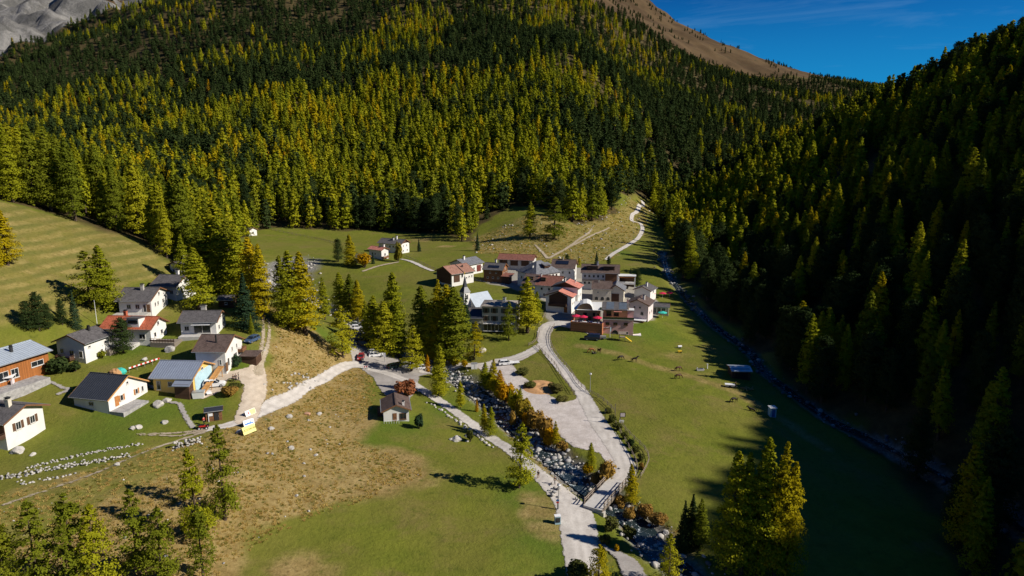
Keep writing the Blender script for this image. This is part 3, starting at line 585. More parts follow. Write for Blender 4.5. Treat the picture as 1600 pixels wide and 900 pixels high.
# (foot u, foot v, top v, kind, colour, girth, where it stands)
TREES = [
 (142,480,391,'larch','green',1.35,'left of a close pair on the mown slope above the chalets'),(168,482,383,'larch','lime',1.25,'right of a close pair on the mown slope above the chalets'),
 (44,515,470,'pine','pine',1.25,'leftmost of the dark clump at the foot of the mown slope'),(62,517,457,'pine','pine',1.15,'tallest of the dark clump at the foot of the mown slope'),(76,514,474,'pine','pine',1.1,'right side of the dark clump at the foot of the mown slope'),
 (98,508,467,'pine','pine',.9,'small one beside the blue-green spruce at the slope foot'),(119,513,453,'spruce','spruce',1.0,'blue-green and slim, between the dark pine clump and the grey roofed chalet'),
 (193,552,497,'pine','pine',1.5,'round crown on a bare stem in front of the red roofed chalet'),
 (312,484,387,'larch','lime',1.55,'broad and drooping directly behind the chalet with the awning'),(288,450,366,'larch','lime',.9,'slim spire rising behind the broad drooping larch'),
 (385,513,427,'spruce','spruce',1.6,'very dark and broad beside the track at the knoll top'),(393,522,488,'spruce','green',1.0,'small one in front of the dark broad spruce by the track'),
 (338,440,317,'larch','lime',1.75,'huge one in the belt behind the upper chalets'),(362,462,345,'larch','green',1.3,'second of the belt behind the knoll'),(318,436,345,'larch','green',1.2,'left of the huge one in the belt behind the upper chalets'),
 (394,492,372,'larch','gold',1.0,'tall one rising just behind the broad dark spruce'),(411,500,383,'larch','gold',.95,'tall one at the knoll top right of the dark spruce'),(378,470,352,'larch','lime',1.1,'behind the dark spruce at the end of the belt'),(350,452,335,'larch','lime',1.2,'middle of the belt behind the upper chalets'),
 (460,515,393,'larch','green',1.0,'left of a pair beside the white stream bed'),(477,522,395,'larch','gold',1.15,'right of a pair beside the white stream bed'),(446,508,400,'larch','green',.9,'thin one in front of the white stream bed'),
 (508,500,433,'larch','lime',.95,'small spire on the far bank of the white stream bed'),(533,495,426,'larch','lime',1.15,'on the meadow edge right of the white stream bed'),(548,498,428,'larch','green',1.15,'close behind the meadow edge spire'),(562,500,437,'larch','gold',1.1,'brightest at the upper end of the car park'),
 (536,558,478,'larch','green',1.3,'at the top of the pale hill road beside the car park'),
 (600,552,470,'larch','lime',1.4,'broad one overhanging the parked cars'),(585,545,462,'larch','green',1.4,'left of the broad one overhanging the parked cars'),(613,540,427,'larch','green',1.05,'tallest spire of the car park grove'),(574,530,470,'larch','green',1.2,'far side of the car park'),
 (643,580,508,'larch','green',1.2,'round topped, at the lower corner of the car park'),(622,560,472,'larch','lime',1.2,'in the middle of the car park grove'),
 (664,545,447,'larch','green',1.35,'left of the big grove in front of the church'),(685,552,437,'larch','gold',1.0,'bright spire in the big grove in front of the church'),(699,555,446,'larch','gold',1.05,'second bright spire in the big grove in front of the church'),(712,562,450,'larch','green',1.5,'bulky one in the big grove in front of the church'),(672,556,472,'larch','green',1.3,'front left of the big grove below the church'),(695,566,484,'larch','green',1.3,'front of the big grove below the church'),
 (729,520,459,'spruce','spruce',1.0,'slim and dark right in front of the church tower'),(741,562,502,'larch','gold',1.2,'spreading one on a bare stem left of the three-storey house'),
 (679,560,527,'larch','gold',1.1,'small bright one behind the stream side spire'),(702,566,535,'larch','gold',1.0,'short bright one beside the lane bridge'),(710,568,537,'larch','lime',1.1,'short plump one beside the lane bridge'),(668,582,553,'larch','orange',.8,'tiny one beside the lane'),
 (686,618,540,'larch','lime',1.0,'slim spire between footpath and creek'),(720,638,594,'larch','lime',1.3,'plump one between footpath and creek'),(766,681,634,'larch','lime',1.2,'right of a short pair beside the footpath'),(757,676,630,'larch','gold',1.0,'left of a short pair beside the footpath'),(745,643,622,'larch','orange',.9,'tiny one on the creek stones'),
 (824,520,432,'larch','lime',1.5,'big one right of the three-storey house'),(795,532,470,'larch','green',.9,'thin one in front of the three-storey house'),(838,505,455,'larch','green',1.1,'behind the big one right of the three-storey house'),
 (758,604,566,'larch','lime',1.3,'first of the row on the far creek bank'),(770,613,560,'larch','gold',1.2,'second of the row on the far creek bank'),(783,622,577,'larch','orange',1.3,'reddest of the row on the far creek bank'),(797,634,606,'larch','lime',1.2,'short one in the row on the far creek bank'),(812,648,606,'larch','lime',1.2,'last green one in the row on the far creek bank'),(869,702,657,'larch','gold',1.2,'bright slim one at the lower end of the bank row'),
 (924,737,690,'larch','lime',1.1,'slim one on the creek bank above the bridge'),(986,788,724,'larch','gold',1.25,'bright cone right beside the bridge'),
 (811,762,660,'larch','lime',1.35,'lone open one beside the footpath'),
 (935,918,850,'larch','gold',1.5,'at the bottom edge beside the road'),(1044,918,832,'larch','lime',1.25,'beside the creek at the bottom edge'),
 (1080,852,772,'spruce','pine',1.3,'shaded dark one beside the creek'),(1068,858,782,'spruce','pine',1.2,'left of the shaded dark pair beside the creek'),(1094,860,778,'larch','green',1.3,'shaded, next to the big meadow group'),
 (1136,893,708,'larch','lime',.95,'leftmost of the big group on the lower meadow'),(1158,897,712,'larch','lime',.9,'second from left of the big group on the lower meadow'),(1184,902,691,'larch','lime',.95,'tallest of the big group on the lower meadow'),(1208,908,694,'larch','gold',.9,'second from right of the big group on the lower meadow'),(1226,905,722,'larch','gold',.8,'rightmost of the big group on the lower meadow'),
 (352,812,664,'larch','green',1.05,'right of the two tall ones below the banners'),(312,842,700,'larch','lime',1.05,'left of the two tall ones below the banners'),(318,905,790,'larch','green',1.1,'low one in front of the two tall ones below the banners'),
 (218,902,764,'larch','green',1.2,'dark stemmed one in the lower left grove'),(252,912,792,'larch','green',1.3,'next to the dark stemmed one in the lower left grove'),(120,925,772,'larch','green',1.3,'middle of the lower left grove'),(62,935,784,'larch','green',1.35,'left part of the lower left grove'),(150,932,790,'larch','lime',1.3,'between the middle and the dark stemmed one of the lower left grove'),(14,940,812,'larch','green',1.3,'leftmost of the lower left grove'),
 (549,415,366,'larch','gold',1.25,'bright cone left of the hamlet'),(529,409,373,'pine','pine',1.2,'dark one left of the bright cone at the hamlet'),(655,393,372,'spruce','spruce',1.0,'right of the hamlet house with the dark gable'),(583,412,394,'spruce','spruce',1.1,'small one in front of the small red roofed house'),
 (386,368,343,'spruce','spruce',1.2,'in front of the far white hut'),(828,372,315,'larch','lime',1.25,'lone one on the rocky slope above the barn'),(866,374,308,'larch','green',1.45,'broad one on the rocky slope above the village'),(746,392,362,'spruce','spruce',1.0,'at the meadow corner behind the grey roofed farm'),
 (886,413,397,'pine','pine',1.3,'dark round one right behind the solar roof'),(932,414,392,'spruce','spruce',1.1,'dark one behind the hotel with two dormers'),(951,415,400,'pine','pine',1.2,'small one behind the right end of the hotel'),(905,414,401,'larch','gold',1.2,'small one between solar roof and hotel'),(985,442,418,'spruce','spruce',1.1,'behind the open veranda'),(996,448,422,'pine','pine',1.2,'right of the open veranda'),
 (1251,566,471,'larch','gold',1.05,'foremost bright one at the foot of the shaded mountainside'),(1274,588,487,'larch','lime',1.05,'left of the lit trio at the foot of the shaded mountainside'),(1291,586,482,'larch','lime',1.1,'middle of the lit trio at the foot of the shaded mountainside'),(1306,590,492,'larch','green',1.1,'right of the lit trio at the foot of the shaded mountainside'),(1362,606,503,'larch','green',1.2,'dim one right of the lit trio in the shade'),
 (12,414,328,'larch','gold',1.3,'at the left picture edge on the mown slope'),(-8,416,340,'larch','gold',1.3,'cut by the left picture edge on the mown slope'),
]
for i, (u, vb, vt, kind, col, wf, ph) in enumerate(TREES):
    p = W(u, vb); h = px_height(u, vb, vt, p); nm = {'larch':'larch_tree','pine':'pine_tree','spruce':'spruce_tree'}[kind]
    n_ind['larch' if kind == 'larch' else 'pine'] += 1
    if col == 'green' and kind == 'larch' and 400 < u < 900 and vb < 620 and i % 3: col = 'lime'
    opn = kind == 'larch' and (vb > 800 and u < 400 or u in (811, 741, 536, 643, 795, 935, 1044, 142, 866))
    plant(nm, p[0], p[1], h, wf*(1.08 if h > 9 else 1.15)*(.92 if opn else 1)*(1.32 if kind == 'larch' and vb < 620 else 1.0), 'open' if opn else kind, i % (3 if opn else 4 if kind == 'larch' else 2), col, ('%s %s, %s' % (COLW[col], {'larch':'larch','pine':'pine','spruce':'spruce'}[kind], ph)))
# broad-leaved trees and shrubs: (u, v foot, v top, width px, colour, name, category, label)
BUSHM = {}
def bush_mesh(k, col):
    if (k, col) not in BUSHM:
        V, F = bush(500+k, 1300, .22, 9); BUSHM[k, col] = np_mesh('foliage', V, F, [M[col]])
    return BUSHM[k, col]
b = MB(); rr = random.Random(5)
for k in range(7): a = k*.9; b.tube([(0,0,-.2),(math.cos(a)*.3,math.sin(a)*.3,.8),(math.cos(a)*.6,math.sin(a)*.6,1.5)], [.05,.03,.01], 4)
_o = b.build('stem', M['bark']); STEMS = _o.data; bpy.data.objects.remove(_o)
SHRUBS = [
 (634,619,588,36,'redleaf','red_shrub','shrub','red-brown spreading shrub behind the white hut by the car park'),
 (570,418,391,26,'orange','maple_tree','tree','orange broad-leaved tree in front of the hamlet'),
 (622,409,376,16,'birchleaf','birch_tree','tree','thin pale yellow birch beside the hamlet house with the dark gable'),
 (766,612,580,24,'lime','autumn_shrub','shrub','yellow-green shrub at the upper end of the creek bank row'),(777,622,584,28,'gold','autumn_shrub','shrub','golden shrub third from the upper end of the creek bank row'),(790,632,596,26,'orange','autumn_shrub','shrub','orange shrub just behind the reddest larch of the bank row'),(803,644,606,28,'gold','autumn_shrub','shrub','golden shrub in the middle of the creek bank row'),(816,658,618,30,'birchleaf','autumn_shrub','shrub','mixed yellow shrub opposite the plump larch of the creek bank row'),(858,697,662,26,'orange','autumn_shrub','shrub','orange shrub left of the last bright larch of the bank row'),(878,706,686,18,'russet','autumn_shrub','shrub','lowest brown shrub of the creek bank row'),(795,628,596,22,'orange','autumn_shrub','shrub','orange shrub near the upper end of the creek bank row'),(822,660,630,28,'birchleaf','autumn_shrub','shrub','yellow-green shrub in the creek bank row'),
 (836,672,634,30,'russet','autumn_shrub','shrub','russet shrub behind the lone open larch'),(850,688,645,32,'russet','autumn_shrub','shrub','tall russet shrub at the lower end of the creek bank row'),(826,668,640,24,'orange','autumn_shrub','shrub','small orange shrub in the creek bank row'),
 (945,752,714,32,'russet','autumn_shrub','shrub','rounded russet shrub on the creek bank above the bridge'),(918,742,720,18,'orange','autumn_shrub','shrub','small orange shrub left of the slim larch above the bridge'),(932,757,735,20,'russet','autumn_shrub','shrub','low brown shrub at the upstream corner of the bridge'),
 (970,792,772,26,'russet','bank_shrub','shrub','brown shrub under the downstream side of the bridge'),(1008,808,782,30,'russet','bank_shrub','shrub','brown shrub right of the bright cone at the bridge'),(985,812,790,26,'russet','bank_shrub','shrub','low brown shrub on the stones below the bridge'),(1028,822,797,28,'russet','bank_shrub','shrub','russet shrub along the creek below the bridge'),(955,830,805,26,'olive','bank_shrub','shrub','dull green shrub between road and creek below the bridge'),(985,842,818,26,'olive','bank_shrub','shrub','dull green shrub on the shaded creek bank'),(945,850,832,20,'olive','bank_shrub','shrub','low dull green shrub at the start of the bank path'),(905,905,876,46,'olive','bank_shrub','shrub','wide dull shrub where the road leaves the bottom edge'),(963,862,850,10,'orange','bank_shrub','shrub','tiny orange shrub beside the bank path'),
 (830,606,596,24,'olive','roadside_shrub','shrub','dark green shrub beside the sawdust heap'),(868,612,596,28,'olive','roadside_shrub','shrub','dark shrub on the grass wedge by the fence'),(878,628,617,22,'olive','roadside_shrub','shrub','dark shrub at the tip of the grass wedge'),(815,584,574,28,'olive','roadside_shrub','shrub','low dark shrub at the edge of the gravel yard'),
 (950,646,636,13,'olive','roadside_shrub','shrub','topmost low shrub of the roadside hedge below the lamp'),(956,660,645,15,'olive','roadside_shrub','shrub','shrub of the roadside hedge beside the information board'),(964,672,658,16,'olive','roadside_shrub','shrub','shrub of the roadside hedge just below the direction arrows'),(976,686,672,15,'olive','roadside_shrub','shrub','shrub in the middle of the roadside hedge'),(984,697,684,15,'pine','roadside_shrub','shrub','darkest shrub of the roadside hedge'),(993,708,694,14,'olive','roadside_shrub','shrub','shrub of the roadside hedge at the start of the fence bulge'),(1001,720,706,14,'olive','roadside_shrub','shrub','shrub of the roadside hedge inside the fence bulge'),(1003,733,721,12,'russet','roadside_shrub','shrub','lowest shrub of the roadside hedge inside the fence bulge'),
 (92,583,553,36,'pine','dwarf_pine','shrub','wide dwarf pine beside the chalet with the zinc roof'),(118,580,562,22,'pine','dwarf_pine','shrub','small dwarf pine left of the grey roofed chalet'),
 (160,560,545,12,'green','garden_shrub','shrub','green shrub against the white wall of the grey roofed chalet'),(371,573,553,16,'spruce','garden_shrub','shrub','dark green shrub at the corner of the brown roofed chalet'),
 (362,617,600,30,'russet','garden_shrub','shrub','bare brown shrub beside the parked white estate car'),(655,670,642,16,'spruce','young_spruce','shrub','small dark spruce right of the white hut by the car park'),
 (368,608,596,22,'olive','garden_shrub','shrub','dull green shrub inside the bend of the terrace road'),(712,572,556,14,'gold','autumn_shrub','shrub','yellow shrub under the plump larch at the lane bridge'),(727,574,560,12,'orange','autumn_shrub','shrub','small orange shrub where the lane crosses the creek'),(680,590,572,12,'lime','autumn_shrub','shrub','yellow-green shrub below the parked cars'),
 (735,690,668,14,'olive','bank_shrub','shrub','dull shrub on the creek stones by the footpath'),(800,668,640,14,'russet','bank_shrub','shrub','brown shrub leaning over the creek near the footpath'),(360,785,762,16,'lime','slope_shrub','shrub','yellow-green shrub on the slope below the tall pair'),
]
for i, (u, vb, vt, wpx, col, nm, cat, lb) in enumerate(SHRUBS):
    p = W(u, vb); h = px_height(u, vb, vt, p); z = float(H(*p)); dep = proj((p[0], p[1], z))[2]; w = wpx*dep/FPX
    t = empty(nm, (p[0], p[1], z-.05), i*1.3, lb, cat); t.scale = (w/2, w/2, h/2)
    mesh_obj('foliage', bush_mesh(i % 4, col), t); mesh_obj('stem', STEMS, t)
# ------------------------------------------------------------------ the forests
def tree_grid(x0, x1, y0, y1, s, keepf, seed):
    r = np.random.default_rng(seed); gx = np.arange(x0, x1, s); gy = np.arange(y0, y1, s*.87); X, Y = np.meshgrid(gx, gy); X = X + (np.arange(len(gy)) % 2)[:,None]*s/2
    X = (X + r.uniform(-.42, .42, X.shape)*s).ravel(); Y = (Y + r.uniform(-.42, .42, Y.shape)*s).ravel(); k = keepf(X, Y); return X[k], Y[k]
def grid_val(A, x, y):
    i = np.clip(np.searchsorted(GX, x)-1, 0, len(GX)-1); j = np.clip(np.searchsorted(GY, y)-1, 0, len(GY)-1); return A[j, i]
a_fo = np.where((YY < 20) & (XX < 95), 0, 1 - soft(CLEAR, 4, 8, 17))
def ok_forest(x, y):
    d = np.hypot(x, y); az = np.abs(np.arctan2(x, y)); return (grid_val(a_fo, x, y) > .5) & (d < 2300)
bands = [tree_grid(-420, 420, -60, 640, 6.9, lambda x, y: ok_forest(x, y) & (np.hypot(x,y) < 600), 1), tree_grid(-800, 800, 200, 1000, 7.9, lambda x, y: ok_forest(x, y) & (np.hypot(x,y) >= 600) & (np.hypot(x,y) < 980), 2),
         tree_grid(-1300, 1300, 400, 2000, 10.2, lambda x, y: ok_forest(x, y) & (np.hypot(x,y) >= 980), 3)]
tx = np.concatenate([q[0] for q in bands]); ty = np.concatenate([q[1] for q in bands]); tz = H(tx, ty); td = np.hypot(tx, ty)
alp = grid_val(a_alp, tx, ty); rck = grid_val(a_rock, tx, ty); bedv = grid_val(a_bed, tx, ty)
onspur = (tx > spur_foot(ty)-12) & (spur(tx, ty) > tz-14) & (ty < 560)
r_ = np.random.default_rng(77); rnd = r_.random(len(tx))
clump = vnoise(tx, ty, 34, 201); n1_ = vnoise(tx, ty, 95, 203); n2_ = vnoise(tx, ty, 42, 205)
keep = (bedv < .3) & (rck < .5) & (rnd > np.clip(alp*1.1 - (clump-.45)*1.4, 0, 1)*(alp > .02)) & ((clump > .20) | (rnd > .62))
for P_ in ([(-76,-60)],): pass
dtree = np.full(len(tx), 99.0)
for (x, y) in TREE_XY: dtree = np.minimum(dtree, np.hypot(tx-x, ty-y))
keep &= dtree > 4.5
for L_ in ([(948,406),(958,397),(970,390),(985,381),(998,371),(1004,358),(1000,349),(988,346),(988,336),(997,327),(1005,320),(1003,315)],):
    dd, _ = seg_dist(tx, ty, wpoly(L_)); keep &= dd > 5
glade, _ = seg_dist(tx, ty, wpoly([(1185,143),(1205,150),(1235,158),(1262,163)])); keep &= glade > 16
dep_ = ty*CP - (tz-CZ)*SP; uu = 800 + FPX*tx/np.maximum(dep_, 1); keep &= ((dep_ > 20) & (uu > -160) & (uu < 1760)) | (onspur & (tx < 360) & (ty < 330))
def hidden(x, y, z, lift):       # is the point behind a hill as seen from the camera
    h = np.zeros(len(x), bool)
    for f in np.linspace(.12, .985, 70): h |= H(x*f, y*f) > CZ + (z+lift-CZ)*f
    return h
K = np.where(keep)[0]; hid = hidden(tx[K], ty[K], tz[K], 16.0); K = K[~hid | (onspur[K] & (td[K] < 420))]
tx, ty, tz, td, onspur, n1_, n2_, rnd, alp, uu = (q[K] for q in (tx, ty, tz, td, onspur, n1_, n2_, rnd, alp, uu))
r2 = r_.random(len(tx)); r3 = r_.random(len(tx)); r4 = r_.random(len(tx))
pl = np.interp(td, [300, 520, 640, 760, 900, 1200], [.93, .76, .60, .40, .33, .10]) + (n1_-.5)*1.1 + (n2_-.5)*.7
pl = np.where((tx > 70) & ~onspur, pl - .12, pl); pl = np.where(onspur, np.interp(ty, [100, 220, 300, 480], [.16, .38, .62, .80]) + (n1_-.5)*.9 - .5*((tx-124)*.755+(ty-554)*.657-62 > -60), pl); pl = np.where(alp > .05, -.1, pl)  # pine share raised low on spur and along crest to darken shaded slope
pl = np.where((tx < -60) & (ty < 400), 1.1, pl)
lar = r2 < pl
hgt = np.where(lar, np.interp(td, [300, 480, 800, 1200], [22, 21, 17.5, 14]), np.interp(td, [300, 500, 800, 1200, 1700], [18, 18, 16, 13, 11]))*(.62+.62*r3)
hgt = np.where(onspur, np.where(lar, 14+9*r3, 12+8*r3), hgt)*np.where(alp > .05, .7, 1)
cq = r4*.62 + n2_*.38; cq = np.where((tx < -60) & (ty < 400), cq*.9+.02, cq)
colr = np.where(cq < .40, 0, np.where(cq < .72, 1, np.where(cq < .86, 2, 3)))           # green, lime, gold, orange
colr = np.where((colr == 3) & (r3 > .3), 2, colr)
COLS = ['green','lime','gold','orange']
depf = ty*CP - (tz-CZ)*SP; app = hgt*FPX/depf; vv = 450 - FPX*(ty*SP + (tz-CZ)*CP)/depf; inview = (uu > -20) & (uu < 1620) & (vv > -30) & (vv < 960) & ~hidden(tx, ty, tz, hgt*.55)
solo = np.zeros(len(tx), bool)
for flag, nm in ((lar, 'larch'), (~lar, 'pine')):
    c = np.where(flag & inview)[0]; c = c[np.argsort(-app[c])][:300 - n_ind[nm]]; solo[c] = True
for i in np.where(solo)[0]:
    zone = 'on the steep shaded mountainside' if onspur[i] else ('in the wood beyond the mown slope' if tx[i] < -60 and ty[i] < 395 else 'in the forest edge behind the hamlet' if tx[i] < -20 else 'in the forest edge above the village')
    if lar[i]: plant('larch_tree', tx[i], ty[i], hgt[i], .95+.3*r3[i], 'larch', int(r2[i]*997) % 4, COLS[colr[i]], '%s larch %s' % (COLW[COLS[colr[i]]], zone), '%s larches %s' % (COLW[COLS[colr[i]]], zone))
    else: plant('pine_tree', tx[i], ty[i], hgt[i], .95+.3*r3[i], 'pine', int(r2[i]*997) % 2, 'pine', 'dark green pine %s' % zone, 'dark pines %s' % zone)
protoL = bpy.data.collections.new('larch_shapes'); protoP = bpy.data.collections.new('pine_shapes')
def proto(coll, tag_, kind, seed, col, R, nbr, per, qs):
    V, F, limbs, lean = conifer(seed, kind, 20, R, nbr, per, qs, .10 if kind == 'larch' else .05, .08); b = trunk_mb(20, .34, lean, (), 4)
    V2 = np.vstack([V, np.array([tuple(q) for q in b.v])]); F2 = np.vstack([F, np.array([f for f in b.f if len(f) == 4]) + len(V)])
    me = np_mesh('forest_tree', V2, F2, [M[col], M['bark']]); mi = np.zeros(len(F2), np.int32); mi[len(F):] = 1
    if len(me.polygons) == len(F2): me.polygons.foreach_set('material_index', mi)
    o = bpy.data.objects.new('forest_tree_%s' % tag_, me); coll.objects.link(o)
for q in range(12): proto(protoL, '%02d' % q, 'larch', 700+q, COLS[q // 3], [3.7,4.3,3.4][q % 3], 110, 12, .85)
for q in range(4): proto(protoP, '%02d' % q, ['pine','pine','spruce','pine'][q], 800+q, 'pine', [3.9,4.3,3.8,3.5][q], 95, 13, .95)
def scatter_nodes(name, coll):
    ng = bpy.data.node_groups.new(name, 'GeometryNodeTree'); ng.interface.new_socket('Geometry', in_out='INPUT', socket_type='NodeSocketGeometry'); ng.interface.new_socket('Geometry', in_out='OUTPUT', socket_type='NodeSocketGeometry')
    N = ng.nodes; gi = N.new('NodeGroupInput'); go = N.new('NodeGroupOutput'); ci = N.new('GeometryNodeCollectionInfo'); ci.inputs['Collection'].default_value = coll; ci.inputs['Separate Children'].default_value = True; ci.inputs['Reset Children'].default_value = True
    ip = N.new('GeometryNodeInstanceOnPoints'); ip.inputs['Pick Instance'].default_value = True
    def na(nm, ty):
        q = N.new('GeometryNodeInputNamedAttribute'); q.data_type = ty; q.inputs['Name'].default_value = nm; return [o for o in q.outputs if o.enabled and o.name == 'Attribute'][0]
    L = ng.links.new; L(gi.outputs[0], ip.inputs['Points']); L(ci.outputs[0], ip.inputs['Instance']); L(na('pick', 'INT'), ip.inputs['Instance Index'])
    L(na('scl', 'FLOAT_VECTOR'), ip.inputs['Scale']); cx = N.new('ShaderNodeCombineXYZ'); L(na('rot', 'FLOAT'), cx.inputs['Z']); er = N.new('FunctionNodeEulerToRotation'); L(cx.outputs[0], er.inputs[0]); L(er.outputs[0], ip.inputs['Rotation']); L(ip.outputs[0], go.inputs[0]); return ng
def scatter(name, P, scl, rot, pick, coll, label, cat):
    me = bpy.data.meshes.new(name); me.vertices.add(len(P)); me.vertices.foreach_set('co', np.ascontiguousarray(P, np.float32).ravel())
    a = me.attributes.new('pick', 'INT', 'POINT'); a.data.foreach_set('value', np.ascontiguousarray(pick, np.int32)); a = me.attributes.new('rot', 'FLOAT', 'POINT'); a.data.foreach_set('value', np.ascontiguousarray(rot, np.float32))
    a = me.attributes.new('scl', 'FLOAT_VECTOR', 'POINT'); a.data.foreach_set('vector', np.ascontiguousarray(scl, np.float32).ravel())
    o = mesh_obj(name, me); md = o.modifiers.new('scatter', 'NODES'); md.node_group = scatter_nodes(name+'_nodes', coll); return tag(o, label, cat, None, 'stuff')
for flag, coll, nm, lb in ((lar, protoL, 'larch_forest', 'mixed green and golden larch forest covering the mountainsides'), (~lar, protoP, 'pine_forest', 'dark pine forest covering the upper mountainsides')):
    s = np.where(flag & ~solo)[0]; w_ = hgt[s]/20*(1.0+.35*r_.random(len(s)))
    pick = np.where(lar[s], colr[s]*3 + (r_.random(len(s))*3).astype(int), (r_.random(len(s))*4).astype(int))
    scatter(nm, np.stack([tx[s], ty[s], tz[s]-.2], -1), np.stack([w_, w_, hgt[s]/20], -1), r_.random(len(s))*6.28, pick, coll, lb, 'forest')
print('forest trees', len(tx), 'individual', int(solo.sum()), n_ind, 'min app', app[solo & lar].min(), app[solo & ~lar].min())

# ------------------------------------------------------------------ dry grass tufts on the rough slopes
protoT = bpy.data.collections.new('tuft_shapes')
for q in range(6):
    r_t = np.random.default_rng(900+q); n = 26; a = r_t.uniform(0, 6.28, n); rad = r_t.random(n)**.6*.34; bx, by = rad*np.cos(a), rad*np.sin(a); hh = r_t.uniform(.16, .42, n); wd = r_t.uniform(.03, .07, n); lx, ly = r_t.normal(0, .12, n)+bx*.5, r_t.normal(0, .12, n)+by*.5; pa = r_t.uniform(0, 3.14, n); dx, dy = np.cos(pa)*wd, np.sin(pa)*wd
    V = np.stack([np.stack([bx-dx, by-dy, bx*0-.05], -1), np.stack([bx+dx, by+dy, bx*0-.05], -1), np.stack([bx+lx+dx*.5, by+ly+dy*.5, hh], -1), np.stack([bx+lx-dx*.5, by+ly-dy*.5, hh*.96], -1)], 1).reshape(-1, 3)
    o = bpy.data.objects.new('grass_tuft_%d' % q, np_mesh('grass_tuft', V, np.arange(4*n).reshape(n, 4), [M['tuft' if q < 4 else 'tuft_green']])); protoT.objects.link(o)
def tufts(name, poly, n, seed, lo, hi, green, label):
    r_t = np.random.default_rng(seed); P = []; x0,x1,y0,y1 = poly[:,0].min(),poly[:,0].max(),poly[:,1].min(),poly[:,1].max()
    X = r_t.uniform(x0, x1, n*5); Y = r_t.uniform(y0, y1, n*5); k = inside(X, Y, poly) & (vnoise(X, Y, 5, seed)*.6+vnoise(X, Y, 1.7, seed+1)*.4 > .12+.5*r_t.random(n*5)); k &= grid_val(a_vil + a_bed + a_road, X, Y) < .3; X, Y = X[k][:n], Y[k][:n]
    s = r_t.uniform(lo, hi, len(X)); pick = np.where(r_t.random(len(X)) < green, 4+(r_t.random(len(X))*2).astype(int), (r_t.random(len(X))*4).astype(int))
    scatter(name, np.stack([X, Y, H(X, Y)], -1), np.stack([s, s, s*r_t.uniform(.7,1.3,len(X))], -1), r_t.random(len(X))*6.28, pick, protoT, label, 'grass')
tufts('dry_grass', DRY, 9000, 71, .3, .8, .25, 'dry tan grass tufts on the slopes below the chalets'); tufts('bank_grass', BANK, 4000, 73, .4, 1.0, .35, 'rough grass along the creek banks'); tufts('rocky_grass', ROCKY, 2600, 75, .6, 1.5, .5, 'rough grass on the stony slope behind the village')

# ------------------------------------------------------------------ buildings
def window(root, x, y, z, w, h, face, frame='frame', shut=None, name='window'):
    # x,y: point on the wall face; face: outward direction F(-y) B(+y) L(-x) R(+x)
    rz = {'F':0,'R':math.pi/2,'B':math.pi,'L':-math.pi/2}[face]; fr = MB(); t = .09
    for sx in (-1, 1): fr.box((sx*(w/2-t/2), -.03, 0), (t, .12, h))
    for sz in (-1, 1): fr.box((0, -.03, sz*(h/2-t/2)), (w-2*t, .12, t))
    if w > .9: fr.box((0, -.02, 0), (.06, .10, h-2*t))
    fr.box((0, -.07, -h/2-.05), (w+.16, .22, .07))
    o = fr.build(name, M[frame], root); o.location = (x, y, z); o.rotation_euler = (0, 0, rz)
    MB().box((0, -.004, 0), (w-2*t+.01, .05, h-2*t+.01)).build('pane', M['glass'], o)
    if shut:
        for s in (-1, 1): MB().box((s*(w/2+w*.27+.02), -.04, 0), (w*.5, .06, h)).build('shutter', M[shut], o)
    return o
def door(root, x, y, z, w, h, face, mat='frame_wood', name='door'):
    rz = {'F':0,'R':math.pi/2,'B':math.pi,'L':-math.pi/2}[face]
    b = MB(); b.box((0, -.02, h/2), (w, .10, h)); b.box((0, -.08, h*.72), (w*.62, .03, h*.3)); o = b.build(name, M[mat], root); o.location = (x, y, z); o.rotation_euler = (0, 0, rz)
    MB().box((w*.38, -.1, h*.48), (.05, .08, .16)).build('handle', M['metal_grey'], o); return o
def chimney(roof, x, y, z, w=.7, d=.7, h=1.3, mat='white'):
    b = MB(); b.box((x, y, z+h/2-.5), (w, d, h+1)); b.box((x, y, z+h+.06), (w*1.25, d*1.25, .12))
    o = b.build('chimney', M[mat], roof)
    c = MB(); 
    for s in (-1, 1): c.box((x+s*w*.35, y, z+h+.25), (.08, d*.8, .26))
    c.box((x, y, z+h+.42), (w*1.15, d*1.15, .07)); c.build('chimney_cap', M['dark'], o); return o
class House: pass
